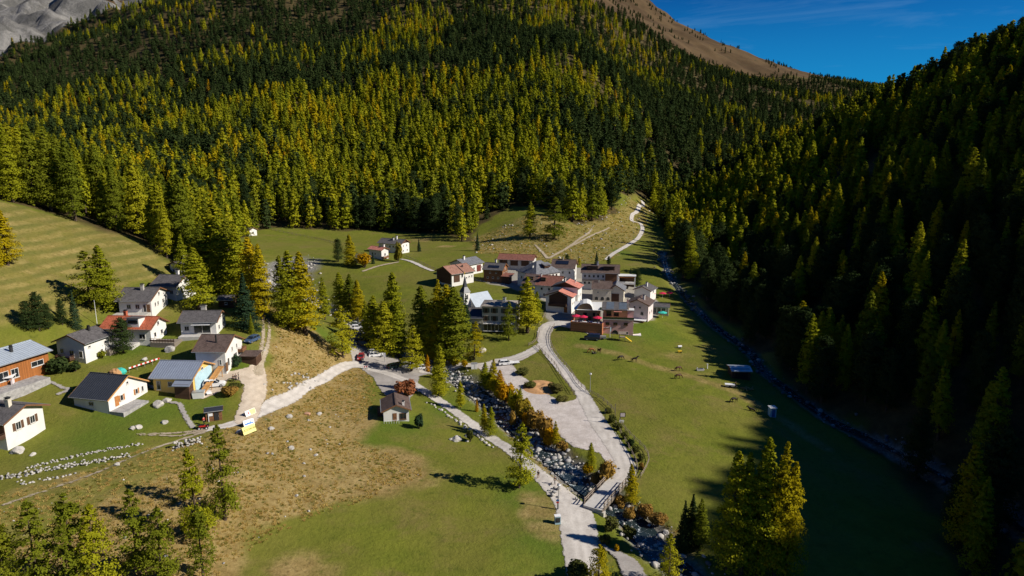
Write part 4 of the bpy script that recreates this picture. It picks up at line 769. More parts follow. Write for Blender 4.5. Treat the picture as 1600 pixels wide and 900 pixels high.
def house(name, label, q, h, tp, wall='white', roof='roof_brown', ov=.7, ove=.6, gable=None, ribs=0, drop=3.0, zoff=0.0, cat='house', thick=.2, z0=None, group=None, barge='wood_brown', wallpart=True):
    x, y, rot, L, Wd = q; S = House(); S.L, S.W, S.h, S.tp = L, Wd, h, tp; z = (float(H(x, y)) if z0 is None else z0) + zoff; S.z = z
    r = empty(name, (x, y, z), R_(rot), label, cat, group); S.r = r
    hl, hw = L/2-ove, Wd/2-ov; S.hl, S.hw = hl, hw; hwall = h + ov*tp - thick - .03; S.hwall = hwall; apex = hwall + hw*tp; S.apex = apex
    if wallpart:
        b = MB(); prof = [(-hw,-drop),(hw,-drop),(hw,hwall),(0,apex),(-hw,hwall)] if gable is None else [(-hw,-drop),(hw,-drop),(hw,hwall),(-hw,hwall)]
        b.prism_x(prof, -hl, hl); S.wall = b.build('wall', M[wall], r)
        if gable:
            g = MB(); g.prism_x([(-hw-.02,hwall+.01),(hw+.02,hwall+.01),(0,apex-.02)], -hl-.03, hl+.03); g.build('gable', M[gable], r)
    z1 = h + Wd/2*tp; S.zr = z1; b = MB(); t = thick*math.sqrt(1+tp*tp)
    b.prism_x([(-Wd/2,h-t),(-Wd/2,h),(0,z1),(Wd/2,h),(Wd/2,h-t),(0,z1-t)][::-1], -L/2, L/2)
    if ribs:
        n = int(L/ribs); ln = math.hypot(Wd/2, Wd/2*tp); a = math.atan(tp)
        for i in range(n+1):
            xx = -L/2+.05+i*(L-.1)/n
            for s in (-1, 1): b.bar((xx, s*Wd/2, h+.03), (xx, s*.02, z1+.03), .06, .07)
    b.bar((-L/2, 0, z1+.03), (L/2, 0, z1+.03), .3, .08)
    S.roof = b.build('roof', M[roof], r)
    for e in (-1, 1):
        c = MB()
        for s in (-1, 1): c.bar((e*(L/2+.035), s*Wd/2, h-t/2), (e*(L/2+.035), 0, z1-t/2), .06, t+.06)
        c.build('bargeboard', M[barge], r)
    for s in (-1, 1): MB().bar((-L/2, s*(Wd/2+.07), h-.06), (L/2, s*(Wd/2+.07), h-.06), .13, .12).build('gutter', M['metal_grey'], r)
    S.face = {'F':(0,-hw),'B':(0,hw),'L':(-hl,0),'R':(hl,0)}
    def wins(face, items, **kw):
        for it in items:
            p, zz, w, hh = it[:4]; sh = it[4] if len(it) > 4 else None
            X, Y = (p, -hw) if face == 'F' else (p, hw) if face == 'B' else (-hl, p) if face == 'L' else (hl, p); window(r, X, Y, zz, w, hh, face, shut=sh, **kw)
    S.wins = wins
    def dr(face, p, z, w=1.0, hh=2.1, mat='frame_wood'):
        X, Y = (p, -hw) if face == 'F' else (p, hw) if face == 'B' else (-hl, p) if face == 'L' else (hl, p); return door(r, X, Y, z, w, hh, face, mat)
    S.door = dr
    S.chim = lambda x, y, **kw: chimney(S.roof, x, y, z1-abs(y)*tp, **kw)
    return S
def balcony(root, face, S, p, z, w, d=1.3, mat='wood_dark', rail=.95):
    rz = {'F':0,'R':math.pi/2,'B':math.pi,'L':-math.pi/2}[face]; off = S.hw if face in 'FB' else S.hl
    b = MB(); b.box((0, -d/2, 0), (w, d, .16)); o = b.build('balcony', M['concrete'] if mat not in ('wood_dark','wood_brown') else M[mat], root)
    if face in 'FB': o.location = (p, -off if face == 'F' else off, z)
    else: o.location = (-off if face == 'L' else off, p, z)
    o.rotation_euler = (0, 0, rz); c = MB(); n = max(3, int(w/.35))
    c.box((0, -d+.05, rail), (w, .09, .09)); c.box((0, -d+.06, .42), (w, .05, .62))
    for s in (-1, 1):
        c.box((s*(w/2-.04), -d/2, rail), (.07, d, .08)); c.box((s*(w/2-.04), -d/2, .42), (.05, d, .62)); c.box((s*(w/2-.04), -d+.05, rail/2), (.1, .1, rail))
    c.build('railing', M[mat], o); return o
def dormer(S, x, y, w, d, hgt, wall='white', roof='roof_slate', face=-1):
    zb = S.zr - abs(y)*S.tp; b = MB(); b.box((x, y+face*-d/2*0, zb+hgt/2-.4), (w, d, hgt+.8)); o = b.build('dormer', M[wall], S.roof)
    r = MB(); r.box((x, y-face*-.15, zb+hgt+.1), (w+.5, d+.7, .14), 0, face*-.10*-1); r.build('dormer_roof', M[roof], o)
    MB().box((x, y+face*(d/2+.02), zb+hgt*.45), (w*.84, .08, hgt*.62)).build('dormer_window', M['glass'], o); return o
# --- the chalets on the left
S = house('chalet', 'white chalet with a wide slate roof and stone terrace above the red roofed one', (-98.7,178.8,3,9.4,12.2), 3.3, .39, 'white', 'roof_slate', 1.3)
S.wins('F', [(-1.6,1.5,1.1,1.2),(.6,1.5,1.1,1.2),(2.4,1.0,.9,2.0)]); S.wins('R', [(-2.6,1.6,.7,1.1),(-1.0,1.6,.7,1.1),(2,1.6,.9,1.1),(0,4.0,.9,.9)]); S.chim(.6,-1.2,mat='stone'); S.door('F', 3.3, 0)
t = MB(); t.box((-.5,-S.hw-2.4,-1.2), (8.5,4.8,2.4)); t.build('terrace', M['stone'], S.r)
S = house('chalet', 'white house under a slate roof half hidden by the broad larch, with two red parasols', (-97.0,192.4,-7,8.2,11.2), 3.2, .42, 'white', 'roof_slate', .9); S.wins('F', [(-2,1.5,1,1.1),(0,1.5,1,1.1),(2.2,1.5,1,1.1)]); S.wins('R', [(0,3.6,.9,.9),(-2,1.5,.9,1.1)]); S.chim(1,.8)
S = house('chalet', 'small white house with an upturned roof, topmost of the hillside chalets', (-101.2,207.5,62,6.4,7.0), 3.3, .36, 'white', 'roof_slate', .9); S.wins('L', [(-1.2,1.4,1.0,1.4),(.9,1.4,1.0,1.4)]); S.wins('F', [(0,1.4,1.4,1.6)]); S.chim(0,0)
S = house('chalet', 'white chalet with a slate roof and an extended awning over its terrace door', (-79.7,171.2,4,9.9,8.6), 3.2, .48, 'white', 'roof_slate', .8); S.wins('F', [(-2.9,1.5,1.2,1.2)]); S.wins('R', [(-1.6,1.3,.9,1.2),(1.4,1.3,.9,1.2),(0,3.7,.8,.8)]); S.chim(.2,.5,w=1.2,mat='stone')
window(S.r, .9, -S.hw, 1.25, 4.2, 2.1, 'F', 'frame'); MB().box((.9, -S.hw-.75, 2.62), (4.4, 1.5, .08), 0, -.12).build('awning', M['white_cloth'], S.r); MB().box((.5, -S.hw-1.4, -.72), (9.2, 2.8, 1.5)).build('terrace', M['concrete'], S.r)
S = house('chalet', 'white chalet with a bright red tile roof and one flat dormer', (-94.6,166.0,-4,13.4,8.4), 3.4, .55, 'white', 'roof_red', .8); S.wins('R', [(-1.7,1.5,.9,1.2),(1.2,1.5,.9,1.2),(0,4.0,.8,1.0)]); S.wins('F', [(3.9,1.4,1.6,1.3),(-4,1.5,1.1,1.2)]); dormer(S, 1.9, -2.2, 3.0, 2.6, 1.35, 'white', 'roof_slate'); S.chim(-2.5,.7,mat='roof_red')
b = MB(); b.box((9.2,-2.3,-1.35), (6.2,3.6,2.9)); S_d = b.build('deck', M['wood_grey'], S.r); b = MB()
for k in range(9): b.box((6.4+k*.72, -4.05, .55), (.07,.07,1.1))
b.box((9.2,-4.05,1.1), (6.3,.1,.1)); b.box((9.2,-4.06,.62), (6.3,.05,.42)); b.build('deck_railing', M['wood_dark'], S.r); MB().box((-1,-S.hw-1.6,-1.0), (8,3.2,2.0)).build('terrace', M['concrete'], S.r)
S = house('chalet', 'white chalet with a plain brown roof, lowest beside the terrace road bend', (-69.0,155.0,-1,7.8,11.2), 4.0, .46, 'white', 'roof_brown', .8, .5); S.wins('F', [(2.2,1.3,.6,1.3),(-1.5,.8,.6,.6)]); S.wins('R', [(-3.4,1.0,.9,1.9),(-1.0,3.4,.6,1.1),(1.6,3.4,.6,1.1),(.4,1.0,1.8,2.0)]); S.chim(.6,-2.6,w=.28,d=.28,h=1.5,mat='dark'); balcony(S.r, 'R', S, 3.2, 1.7, 2.4, 1.2, 'wood_brown'); S.door('R', -4.4, -.9)
b = MB(); b.box((S.hl+3.0,2.4,-.1), (3.6,3.4,2.4)); b.build('shed_annex', M['wood_dark'], S.r); b = MB(); b.box((S.hl+3.0,2.4,1.2), (4.2,4.0,.16), 0, .08); b.build('annex_roof', M['roof_brown'], S.r)
S = house('unfinished_house', 'unfinished house with yellow boards, pale blue sheathing and ribbed blue-grey metal roof', (-73.4,145.6,-3,9.9,10.4), 2.9, .46, 'yellow_board', 'metal_blue', .7, .6, ribs=.55, barge='wood_fresh'); S.wins('F', [(-3.2,1.1,.9,2.0)]); S.wins('F', [(-.6,1.4,1.0,1.1)]); S.wins('R', [(0,3.4,1,1)])
b = MB(); b.box((S.hl+.06,.3,1.0), (.08,7.6,4.6)); b.build('sheathing', M['blue_sheet'], S.r); b = MB(); b.box((2.9,-S.hw-.9,.35), (3.2,1.9,3.4)); b.build('porch', M['wood_dark'], S.r); b = MB(); b.box((2.9,-S.hw-1.15,2.25), (3.9,2.6,.14), 0, .42); b.build('porch_roof', M['metal_blue'], S.r)
b = MB(); b.bar((S.hl+1.5,-5.2,-.6), (S.hl+1.5,4.8,2.5), .25, .18); b.bar((S.hl+2.6,-5.2,-.6), (S.hl+2.6,4.8,2.5), .25, .18); b.bar((S.hl+2.05,-5.2,-.62), (S.hl+2.05,4.8,2.48), 1.1, .06)
for k in range(4): b.bar((S.hl+1.5,-4+k*2.6,-1.5), (S.hl+1.5,-4+k*2.6,-.4+k*.8), .12); b.bar((S.hl+2.6,-4+k*2.6,-1.5), (S.hl+2.6,-4+k*2.6,-.4+k*.8), .12)
b.build('ramp', M['wood_fresh'], S.r)
S = house('chalet', 'white chalet with a steep anthracite standing-seam roof and orange shutters', (-84.3,136.4,-13,9.4,12.0), 2.2, .55, 'white', 'metal_dark', .7, .5, ribs=.5, barge='wood_fresh'); S.wins('R', [(-1.9,1.3,.8,1.3,'shutter_orange'),(2.2,1.2,.7,1.2,'shutter_orange'),(3.9,1.2,.6,1.2),(0,3.9,.6,.6)]); S.door('R', -3.2, 0, 1.0, 2.1, 'shutter_orange'); MB().box((S.hl+1.5,-1.8,-1.2), (3.6,7.0,1.6)).build('terrace', M['stone_grey'], S.r); S.wins('F', [(0,.9,1.2,.9)])
S = house('chalet', 'white chalet cut by the left edge with two chimneys and a dark wooden balcony', (-96.4,120.6,-11,13.4,10.0), 4.4, .38, 'white', 'roof_slate', .9, .9); S.wins('R', [(-1.4,2.7,1.1,1.5,'shutter_brown'),(1.6,2.7,1.1,1.5,'shutter_brown')]); S.chim(1.2,-1.0,w=.8,mat='cream'); S.chim(3.6,-.7,w=.8,mat='cream'); balcony(S.r, 'F', S, 3.2, 1.5, 5.2, 1.6); b = MB(); b.box((3.2,-S.hw-.03,3.0), (5.2,.08,2.6)); b.build('timber_cladding', M['wood_brown'], S.r); S.door('F', 3.4, 1.6); S.wins('F', [(-2,2.6,1.1,1.2,'shutter_brown'),(1.6,-.4,1.2,.9)])
S = house('long_house', 'long orange timber house with a pale zinc roof, cut by the left edge', (-108.6,138.0,72,15.5,12.4), 3.7, .28, 'wood_orange', 'metal_light', .9, .5, ribs=.62); S.wins('F', [(-2.8,1.0,2.2,2.0),(-.4,1.0,1.6,2.0),(4.6,1.6,2.8,1.2)]); S.chim(-1.2,-1.8,w=.5,d=.5,h=1.0,mat='metal_grey'); S.chim(1.6,-2.4,w=.5,d=.5,h=1.0,mat='dark'); MB().box((-2,-S.hw-2.0,-1.95), (12,4.0,2.0)).build('terrace', M['stone_grey'], S.r)
S = house('chalet', 'white chalet with low slate roof, gable turned to the left, beside the zinc roofed house', (-100.1,153.7,78,8.4,9.0), 4.2, .42, 'white', 'roof_slate', .8, .6); S.wins('L', [(-2.6,1.5,1.0,1.6),(-.2,1.5,1.2,1.6),(2.4,2.0,1.0,1.2)]); S.wins('F', [(-2.2,3.0,.8,.5),(2.5,2.8,.8,.8),(1.2,1.2,.6,.6)]); S.chim(1.2,-.8,w=.5,d=.5,h=.8,mat='dark'); balcony(S.r, 'L', S, 1.2, .3, 4, 1.4)
b = MB(); b.box((3.6,-S.hw-.6,.1), (2.8,.9,1.5)); b.build('woodpile', M['wood_grey'], S.r)
x, y = W(357, 478); S = house('timber_shed', 'small dark shed behind the broad dark spruce', (x,y,5,5.0,4.6), 2.2, .4, 'wood_dark', 'roof_slate', .4, .4); S.wins('F', [(0,1.2,.8,.7)])
x, y = W(335, 654); S = house('bus_shelter', 'tiny brown wooden hut with a dark pent roof beside the junction of the terrace road', (x,y,22,3.6,2.6), 2.1, .22, 'wood_brown', 'metal_dark', .25, .3, drop=1.0); S.door('F', .5, 0, .9, 1.8, 'dark'); MB().box((-1.0,-S.hw-.12,.95), (.12,.12,2.2)).build('post', M['white_paint'], S.r); MB().box((-.55,-S.hw-.05,1.35), (.7,.06,.6)).build('notice', M['white_paint'], S.r)
x, y = W(388, 367); S = house('alpine_hut', 'white hut with a dark roof at the far left end of the valley meadow', (x,y,-22,8.5,7), 3.0, .42, 'white', 'roof_slate', .6); S.wins('R', [(0,1.6,1.1,1.0)]); S.wins('F', [(-1,1.4,1,1)]); S.chim(-1.2,-.6)
S = house('white_hut', 'small white hut with a brown roof and brown door below the car park', (-27.1,150.1,-78,8.1,6.7), 2.7, .44, 'white', 'roof_brown', .5, .5); S.door('R', -.35, 0, .9, 2.0, 'wood_brown'); window(S.r, S.hl, 1.5, 1.15, 1.5, 1.5, 'R', 'frame_wood'); S.chim(2.6,1.7,w=.5,d=.5,h=.7); b = MB()
for k in range(7): b.box((S.hl+1.2,-2.8+k*.55,.35), (.06,.06,.9))
b.box((S.hl+1.2,-1.15,.8), (.06,3.5,.06)); b.build('garden_fence', M['white_paint'], S.r); MB().box((-1.5,-S.hw-.7,.1), (4,1.2,1.9)).build('woodpile', M['wood_dark'], S.r); S.wins('F', [(1,1.3,.9,.9)])
# --- the hamlet in the meadow
S = house('farmhouse', 'white hamlet house with a dark gable and white chimneys below the forest', (-59.4,341.6,-24,14.5,8.8), 4.9, .45, 'white', 'roof_slate', .8, .6, 'wood_dark'); S.wins('R', [(-1.9,1.4,.8,1.0),(1.6,1.4,.8,1.0),(-1.8,3.8,.7,.9),(1.2,3.8,.7,.9)]); S.wins('F', [(4,3.4,.9,.9),(2,3.4,.9,.9),(0,3.4,.9,.9),(-3,3.2,1.2,1.0),(3.5,1.2,1,1)]); S.chim(2.0,-.4,h=1.5); S.chim(.6,-1.2,h=1.0)
S = house('farmhouse', 'small white hamlet house with a red roof and balcony', (-63.1,320.6,-36,9.6,5.6), 4.2, .42, 'white', 'roof_salmon', .6, .6); S.wins('R', [(0,2.0,1.0,1.2)]); S.wins('F', [(-2,2.2,.8,1),(0,2.2,.8,1)]); S.chim(3.0,.6); balcony(S.r, 'R', S, -.5, .5, 3.6, 1.3, 'wood_brown')
x, y = W(566, 410); S = house('farm_shed', 'pale shed half behind the orange tree at the hamlet', (x,y,-25,6.5,6), 2.6, .4, 'white', 'roof_slate', .5); S.wins('F', [(0,1.4,.9,.8)])
# --- the village
S = house('farmhouse', 'farmhouse with a tan-brown roof, dark timber gable and long white wall by the meadow', (-23.0,271.7,41,11.8,11.8), 4.8, .43, 'white', 'roof_tan', .7, .5, None); b = MB(); b.prism_x([(-S.hw+.6,.6),(S.hw-.3,.6),(S.hw-.3,S.hwall),(0,S.apex-.15),(-S.hw+.6,S.hwall)], -S.hl-.12, -S.hl+.02); b.build('barn_gable', M['wood_dark'], S.r); b = MB(); b.box((-3.0,-S.hw-.05,2.7), (2.9,.12,2.6)); b.build('barn_door', M['wood_dark'], S.r); S.wins('F', [(-.3,3.6,.9,1.3),(1.8,2.5,.6,.7),(3.2,2.9,.6,.7),(4.5,2.9,.6,.7)]); b = MB(); b.bar((0.1,-S.W/2,4.87), (.1,0,S.zr+.06), .2, .2); b.build('firewall', M['dark'], S.r); S.chim(2,-2.2,w=.4,d=.4,h=.5,mat='dark')
S = house('farmhouse', 'grey roofed farmhouse with a red barn door behind the tan-brown roof', (-19.6,290.8,50,12.0,10.2), 4.5, .40, 'white', 'roof_grey', .7, .5); b = MB(); b.box((3.0,-S.hw-.05,2.2), (2.6,.12,2.8)); b.build('barn_door', M['barn_red'], S.r); S.chim(-2.2,-.6,h=1.2); S.wins('F', [(0,2.5,.8,.9),(4.9,2.5,.6,.7)]); S.wins('L', [(-1.5,2.2,.9,1),(1.5,2.2,.9,1)])
S = house('timber_house', 'dark timber house with a grey roof and chimney between the two farm rows', (-6.7,275.7,-16,8.9,8.6), 5.3, .50, 'wood_brown', 'roof_slate', .6, .5, 'wood_orange'); S.wins('F', [(-2.2,2.0,.8,.8),(0,2.0,.8,.8),(2.2,2.0,.8,.8),(-1.2,4.0,.7,.6),(1.4,4.0,.7,.6)]); S.wins('R', [(-1.6,3.4,.8,.9),(1.4,3.4,.8,.9),(0,5.4,.7,.7)]); S.chim(0,.4,h=1.3); b = MB(); b.box((0,-2.5,S.zr-2.5*.5+.12), (4.6,1.6,.1), 0, .46); b.build('solar_panel', M['solar'], S.r); b = MB(); b.box((S.hl+1.5,-2.6,1.2), (3.2,4.0,3.4)); b.build('lean_to', M['wood_dark'], S.r); b = MB(); b.box((S.hl+1.9,-2.6,3.2), (4.4,5.2,.16), 0, .1); b.build('lean_to_roof', M['roof_redbrown'], S.r)
S = house('barn', 'long red-brown roofed stable with three dark openings at the back of the village', (2.4,301.1,-13,16.5,9.1), 4.2, .43, 'grey_render', 'roof_redbrown', .7, .5, 'wood_brown'); b = MB()
for p in (-5.4,-.6,4.3): b.box((p,-S.hw-.04,2.7), (3.4,.12,2.3))
b.build('hay_opening_shade', M['wood_dark'], S.r); S.wins('R', [(0,2.6,1,1.0)]); b = MB()  # dark board panels on the wall stand in for shade inside the openings
for p in (-7.4,-3.0,1.9,6.6): b.box((p,-S.hw-.12,1.6), (.5,.25,5.6))
b.build('pillar', M['grey_render'], S.r)
# hipped roof house
def hip(name, label, x, y, rot, L, Wd, h, rise, rl, wall, roof, drop=3):
    z = float(H(x, y)); r = empty(name, (x, y, z), R_(rot), label, 'house'); b = MB(); b.box((0,0,(h-.25-drop)/2), (L-1.0, Wd-1.0, h-.25+drop)); b.build('wall', M[wall], r)
    b = MB(); a = [(-L/2,-Wd/2,h),(L/2,-Wd/2,h),(L/2,Wd/2,h),(-L/2,Wd/2,h),(-rl/2,0,h+rise),(rl/2,0,h+rise)]; lo = [(p[0],p[1],h-.22) for p in a[:4]]
    b.add(a+lo, [(0,1,5,4),(1,2,5),(2,3,4,5),(3,0,4),(6,9,8,7),(0,6,7,1),(1,7,8,2),(2,8,9,3),(3,9,6,0)]); ro = b.build('roof', M[roof], r); return r, ro
r, ro = hip('hipped_house', 'white house with a grey pyramid-like metal roof and a row of small attic windows', 10.6,268.5,38,13.2,12.6,6.4,4.3,2.2,'white','roof_grey'); window(r,0,-5.85,3.0,.9,1.1,'F')
for k in range(6): window(r, -4.4+k*1.75, -5.8, 5.3, .8, .75, 'F', 'frame_wood')
for p in (-3.5,0,3.2): window(r, -6.1, p, 4.2, .9, 1.2, 'L')
b = MB(); b.box((.9,-3.4,9.0), (3.0,2.0,1.2)); d_ = b.build('dormer', M['wood_dark'], ro); MB().box((.9,-3.6,9.7), (3.6,2.6,.12), 0, .3).build('dormer_roof', M['roof_grey'], d_); chimney(ro, -4.0, -1.2, 8.2, .5, .5, .9)
S = house('farmhouse', 'broad house with a patchy red-brown roof in front of the grey pyramid roof', (12.4,256.0,-20,15.0,11.5), 4.6, .50, 'white', 'roof_redbrown', .7, .5); S.wins('F', [(-5,3.2,.9,1.0),(-2.5,3.2,.9,1.0),(.5,3.2,.9,1.0),(3.4,3.2,.9,1.0),(-3.5,1.0,.9,1),(1.5,1.0,.9,1)]); dormer(S, .6, -2.6, 1.8, 1.8, .9, 'wood_dark', 'roof_redbrown'); dormer(S, -4.4, -2.6, 2.0, 1.8, .9, 'wood_dark', 'roof_brown'); S.chim(-1.0,-1.0,w=.45,d=.45,h=.8)
b = MB(); b.prism_x([(-S.W/2-.02,4.62),(-.1,S.zr+.05),(-.1,S.zr+.09),(-S.W/2-.02,4.68)], -S.L/2-.02, -2.0); b.build('older_roof', M['roof_brown'], S.r)
S = house('guesthouse', 'tall white house with a brown roof carrying black solar panels', (22.0,282.7,-12,10.2,11.6), 6.0, .50, 'white', 'roof_brown', .8, .6); S.wins('F', [(-3,4.2,.8,1.1),(0,4.2,.8,1.1),(2.8,4.2,.8,1.1),(-3,1.6,.8,1.1),(0,1.6,.8,1.1),(2.8,1.6,.8,1.1)]); S.wins('R', [(-1.6,4.4,.7,1.0),(1.6,4.4,.7,1.0),(-1.6,1.8,.7,1.0),(1.6,1.8,.7,1.0)]); b = MB(); b.box((-.6,-2.3,S.zr-2.3*.5+.16), (5.2,2.4,.1), 0, .46); b.build('solar_panel', M['solar'], S.r); S.chim(-.6,-.4,w=.4,d=.4,h=.9,mat='cream')
S = house('hotel', 'long white inn with a dark brown roof and two wide dormers', (35.9,272.8,-9,15.4,11.8), 7.0, .44, 'white', 'roof_brown', .7, .5); dormer(S, -3.2, -2.9, 4.4, 2.0, 1.0, 'wood_dark', 'roof_brown'); dormer(S, 3.4, -2.9, 4.4, 2.0, 1.0, 'wood_dark', 'roof_brown'); S.chim(-1.2,-.5,h=1.2)
S.wins('F', [(p,5.6,.9,1.1) for p in (-6,-4.3,-2.5,-.8,1.2)]+[(p,2.9,.9,1.1) for p in (-6,-4.3,-2.0)]); S.wins('R', [(-2,5.4,.9,1.1),(2,5.4,.9,1.1)]); balcony(S.r, 'F', S, -2.6, 3.75, 8.6, 1.3, 'wood_grey'); b = MB(); b.box((4.3,-S.hw-.06,4.4), (4.6,.14,4.6)); b.build('timber_cladding', M['wood_brown'], S.r)
x, y = W(979, 449); z = float(H(x, y)); r = empty('veranda', (x, y, z), R_(-10), 'open two-storey veranda with white posts and a pale flat roof right of the long inn', 'veranda'); b = MB(); b.box((0,0,5.1), (7.4,6.5,.22), 0, -.06); b.build('roof', M['metal_white'], r); b = MB()
for px_ in (-3.2,3.3): b.box((px_,-2.8,1.4), (.35,.35,7.2))
b.box((3.3,2.6,1.4), (.35,.35,7.2)); b.box((-3.2,2.6,1.4), (.35,.35,7.2)); b.build('post', M['white_paint'], r); MB().box((0,-.1,1.9), (6.9,6.0,.25)).build('floor', M['concrete'], r); b = MB(); b.box((0,-2.95,2.9), (6.6,.06,.08)); b.box((0,-2.95,2.4), (6.6,.05,.5)); b.build('railing', M['white_paint'], r); MB().box((-.2,2.4,2.0), (6.2,.3,5.6)).build('wall', M['wood_dark'], r); MB().box((0,-2.95,4.75), (6.4,.14,.3)).build('beam', M['wood_orange'], r)
S = house('arcade_house', 'beige house with a brown roof and three arched openings', (34.3,254.9,-8,7.6,9.2), 4.5, .50, 'cream', 'roof_brown', .5, .3); b = MB()
for p in (-2.0,.2,2.3):
    b.prism_y([(p-.62,.2),(p+.62,.2),(p+.62,.9),(p+.45,1.3),(p,1.5),(p-.45,1.3),(p-.62,.9)], -S.hw-.05, -S.hw+.04)
b.build('arched_window', M['glass'], S.r); S.wins('F', [(1.9,3.0,.5,.8),(-1.5,3.2,.6,.6)]); S.chim(-1.2,-.8,w=.5,d=.4,h=.7,mat='cream')
x, y = W(965, 472); S = house('grey_barn', 'grey slate roofed barn with a wide dark opening beside the arcade house', (x,y+4,78,9.5,7.0), 4.3, .62, 'cream', 'roof_grey', .5, .4); b = MB(); b.box((-S.hl-.05,.5,1.6), (.14,3.6,3.0)); b.build('barn_opening_shade', M['wood_dark'], S.r); S.wins('F', [(0,2,1,1)])  # dark panel on the gable wall stands in for the shaded interior
S = house('chalet_inn', 'house with a salmon-red roof and dark timber gable facing the road bend', (17.2,235.6,70,6.4,10.6), 5.6, .36, 'white', 'roof_salmon', .7, .4); b = MB(); b.prism_x([(-S.hw+1.4,2.2),(S.hw-1.2,2.2),(S.hw-1.2,S.hwall),(0,S.apex-.15),(-S.hw+1.4,S.hwall)], -S.hl-.12, -S.hl+.02); b.build('timber_gable', M['wood_dark'], S.r); balcony(S.r, 'L', S, .2, 2.2, 6.4, 1.1); S.wins('F', [(-1,3.0,.6,.8),(.9,3.0,.6,.8)]); S.door('L', -2.6, -.1, 1.2, 2.0, 'wood_orange'); b = MB(); b.prism_x([(-.05,5.6+5.3*.36+.06),(5.36,5.66),(5.36,5.74),(-.05,5.6+5.3*.36+.14)], -S.L/2-.03, S.L/2+.03); b.build('slate_side', M['roof_slate'], S.r)
S = house('chalet_inn', 'taller rear house with a salmon-red roof and a flag, stepped above the timber gable', (20.0,240.6,71,7.0,10.4), 7.6, .38, 'white', 'roof_salmon', .7, .4, 'wood_dark'); S.wins('F', [(-1.6,4.6,.6,.9),(1.2,4.6,.6,.9),(-1.6,2.4,.6,.9),(1.2,2.4,.6,.9)]); S.chim(-2.6,.4,w=.8,d=.6,h=1.4,mat='grey_render'); S.chim(1.5,-2.4,w=.4,d=.4,h=.6); b = MB(); b.prism_x([(-.05,7.6+5.2*.38+.06),(5.26,7.66),(5.26,7.74),(-.05,7.6+5.2*.38+.14)], -S.L/2-.03, S.L/2+.03); b.build('slate_side', M['roof_slate'], S.r)
S = house('white_house', 'white gabled house with a brown roof right of the pink hotel', (44.4,231.2,66,8.6,8.8), 5.6, .42, 'pale_pink', 'roof_brown', .6, .5); S.wins('L', [(-1.7,2.6,1.1,1.2),(1.7,2.6,1.1,1.2),(-.9,4.6,.7,.7),(1.0,4.6,.7,.7)]); S.chim(-.6,-1.4,h=1.2); S.wins('F', [(-1.5,2.6,.9,1),(1.5,2.6,.9,1)]); b = MB(); b.box((-S.hl-1.2,0,.55), (2.4,6.8,.2)); b.build('balcony', M['white_paint'], S.r); b = MB(); b.box((-S.hl-1.0,.2,-.9), (2.0,6.0,2.6)); b.build('porch', M['wood_brown'], S.r)
x, y = W(1012, 473); S = house('rear_house', 'dark grey roofed house tucked behind the white gabled house', (x+.3,y+7,60,8.0,7.4), 3.9, .4, 'white', 'roof_slate', .5); S.wins('F', [(0,3,1,1)]); S.chim(-1,-.8)
x, y = W(1031, 491); S = house('pavilion', 'low glazed pavilion with a grey roof at the right end of the village', (x,y+1.5,-14,7.6,5.0), 2.9, .3, 'cream', 'roof_slate', .5, .4); S.wins('F', [(-1.6,1.4,1.2,2.0),(0,1.4,1.2,2.0),(1.6,1.4,1.2,2.0)]); S.wins('L', [(0,1.5,1,1.1)])
# --- the pink hotel, its ochre wing and sun terrace
x, y = W(968, 523); z = float(H(x, y)); HZ = z; r = empty('pink_hotel', (x, y+4.5, z), R_(-7), 'pink hotel with a planted roof terrace and a patched dark roof', 'hotel')
MB().box((0,0,1.6), (9.6,8.6,6.8)).build('wall', M['pink'], r); b = MB(); b.box((-.6,1.0,6.4), (8.2,6.4,2.9)); b.build('upper_storey', M['ochre'], r); b = MB(); b.box((3.9,-1.4,6.3), (1.9,2.6,2.7)); b.build('stair_tower', M['pink'], r)
b = MB(); b.add([(-5.4,-2.7,7.7),(3.2,-2.7,7.7),(3.6,1.2,9.5),(-5.0,1.2,9.5),(4.0,5.0,7.7),(-4.6,5.0,7.7)]+[(-5.4,-2.7,7.5),(3.2,-2.7,7.5),(3.6,1.2,9.3),(-5.0,1.2,9.3),(4.0,5.0,7.5),(-4.6,5.0,7.5)], [(0,1,2,3),(3,2,4,5),(6,9,8,7),(9,11,10,8),(0,6,7,1),(1,7,8,2),(2,8,10,4),(4,10,11,5),(5,11,9,3),(3,9,6,0)]); ro = b.build('roof', M['roof_slate'], r)
b = MB()
for xx in (-3.9,.2): b.add([(xx,-2.3,7.92),(xx+2.4,-2.3,7.92),(xx+2.6,1.0,9.44),(xx+.2,1.0,9.44)], [(0,1,2,3)])
b.build('solar_panel', M['roof_slate_blue'], ro); b = MB(); b.box((0,-4.45,5.35), (9.9,.16,.7)); b.build('planter', M['plant'], r); MB().box((0,-4.42,4.95), (9.9,.3,.18)).build('cornice', M['grey_render'], r)
for p in (-3.4,-.9,2.4): window(r, p, -4.3, 3.5, 1.3, .9, 'F', 'frame_wood')
b = MB(); b.prism_y([(-1.9,-1.0),(.1,-1.0),(.1,.6),(-.25,1.2),(-.9,1.5),(-1.55,1.2),(-1.9,.6)], -4.36, -4.25); b.build('arched_window', M['glass'], r); window(r, 2.6, -4.3, .6, 1.5, .8, 'F', 'frame'); window(r, -3.0, -2.25, 6.4, 1.6, 1.7, 'F', 'frame_wood'); window(r, -.6, -2.25, 6.4, 1.6, 1.7, 'F', 'frame_wood')
for p in (-2,1): window(r, 4.8, p, 3.4, .8, 1.1, 'R'); window(r, 4.8, p, .8, .8, 1.1, 'R')
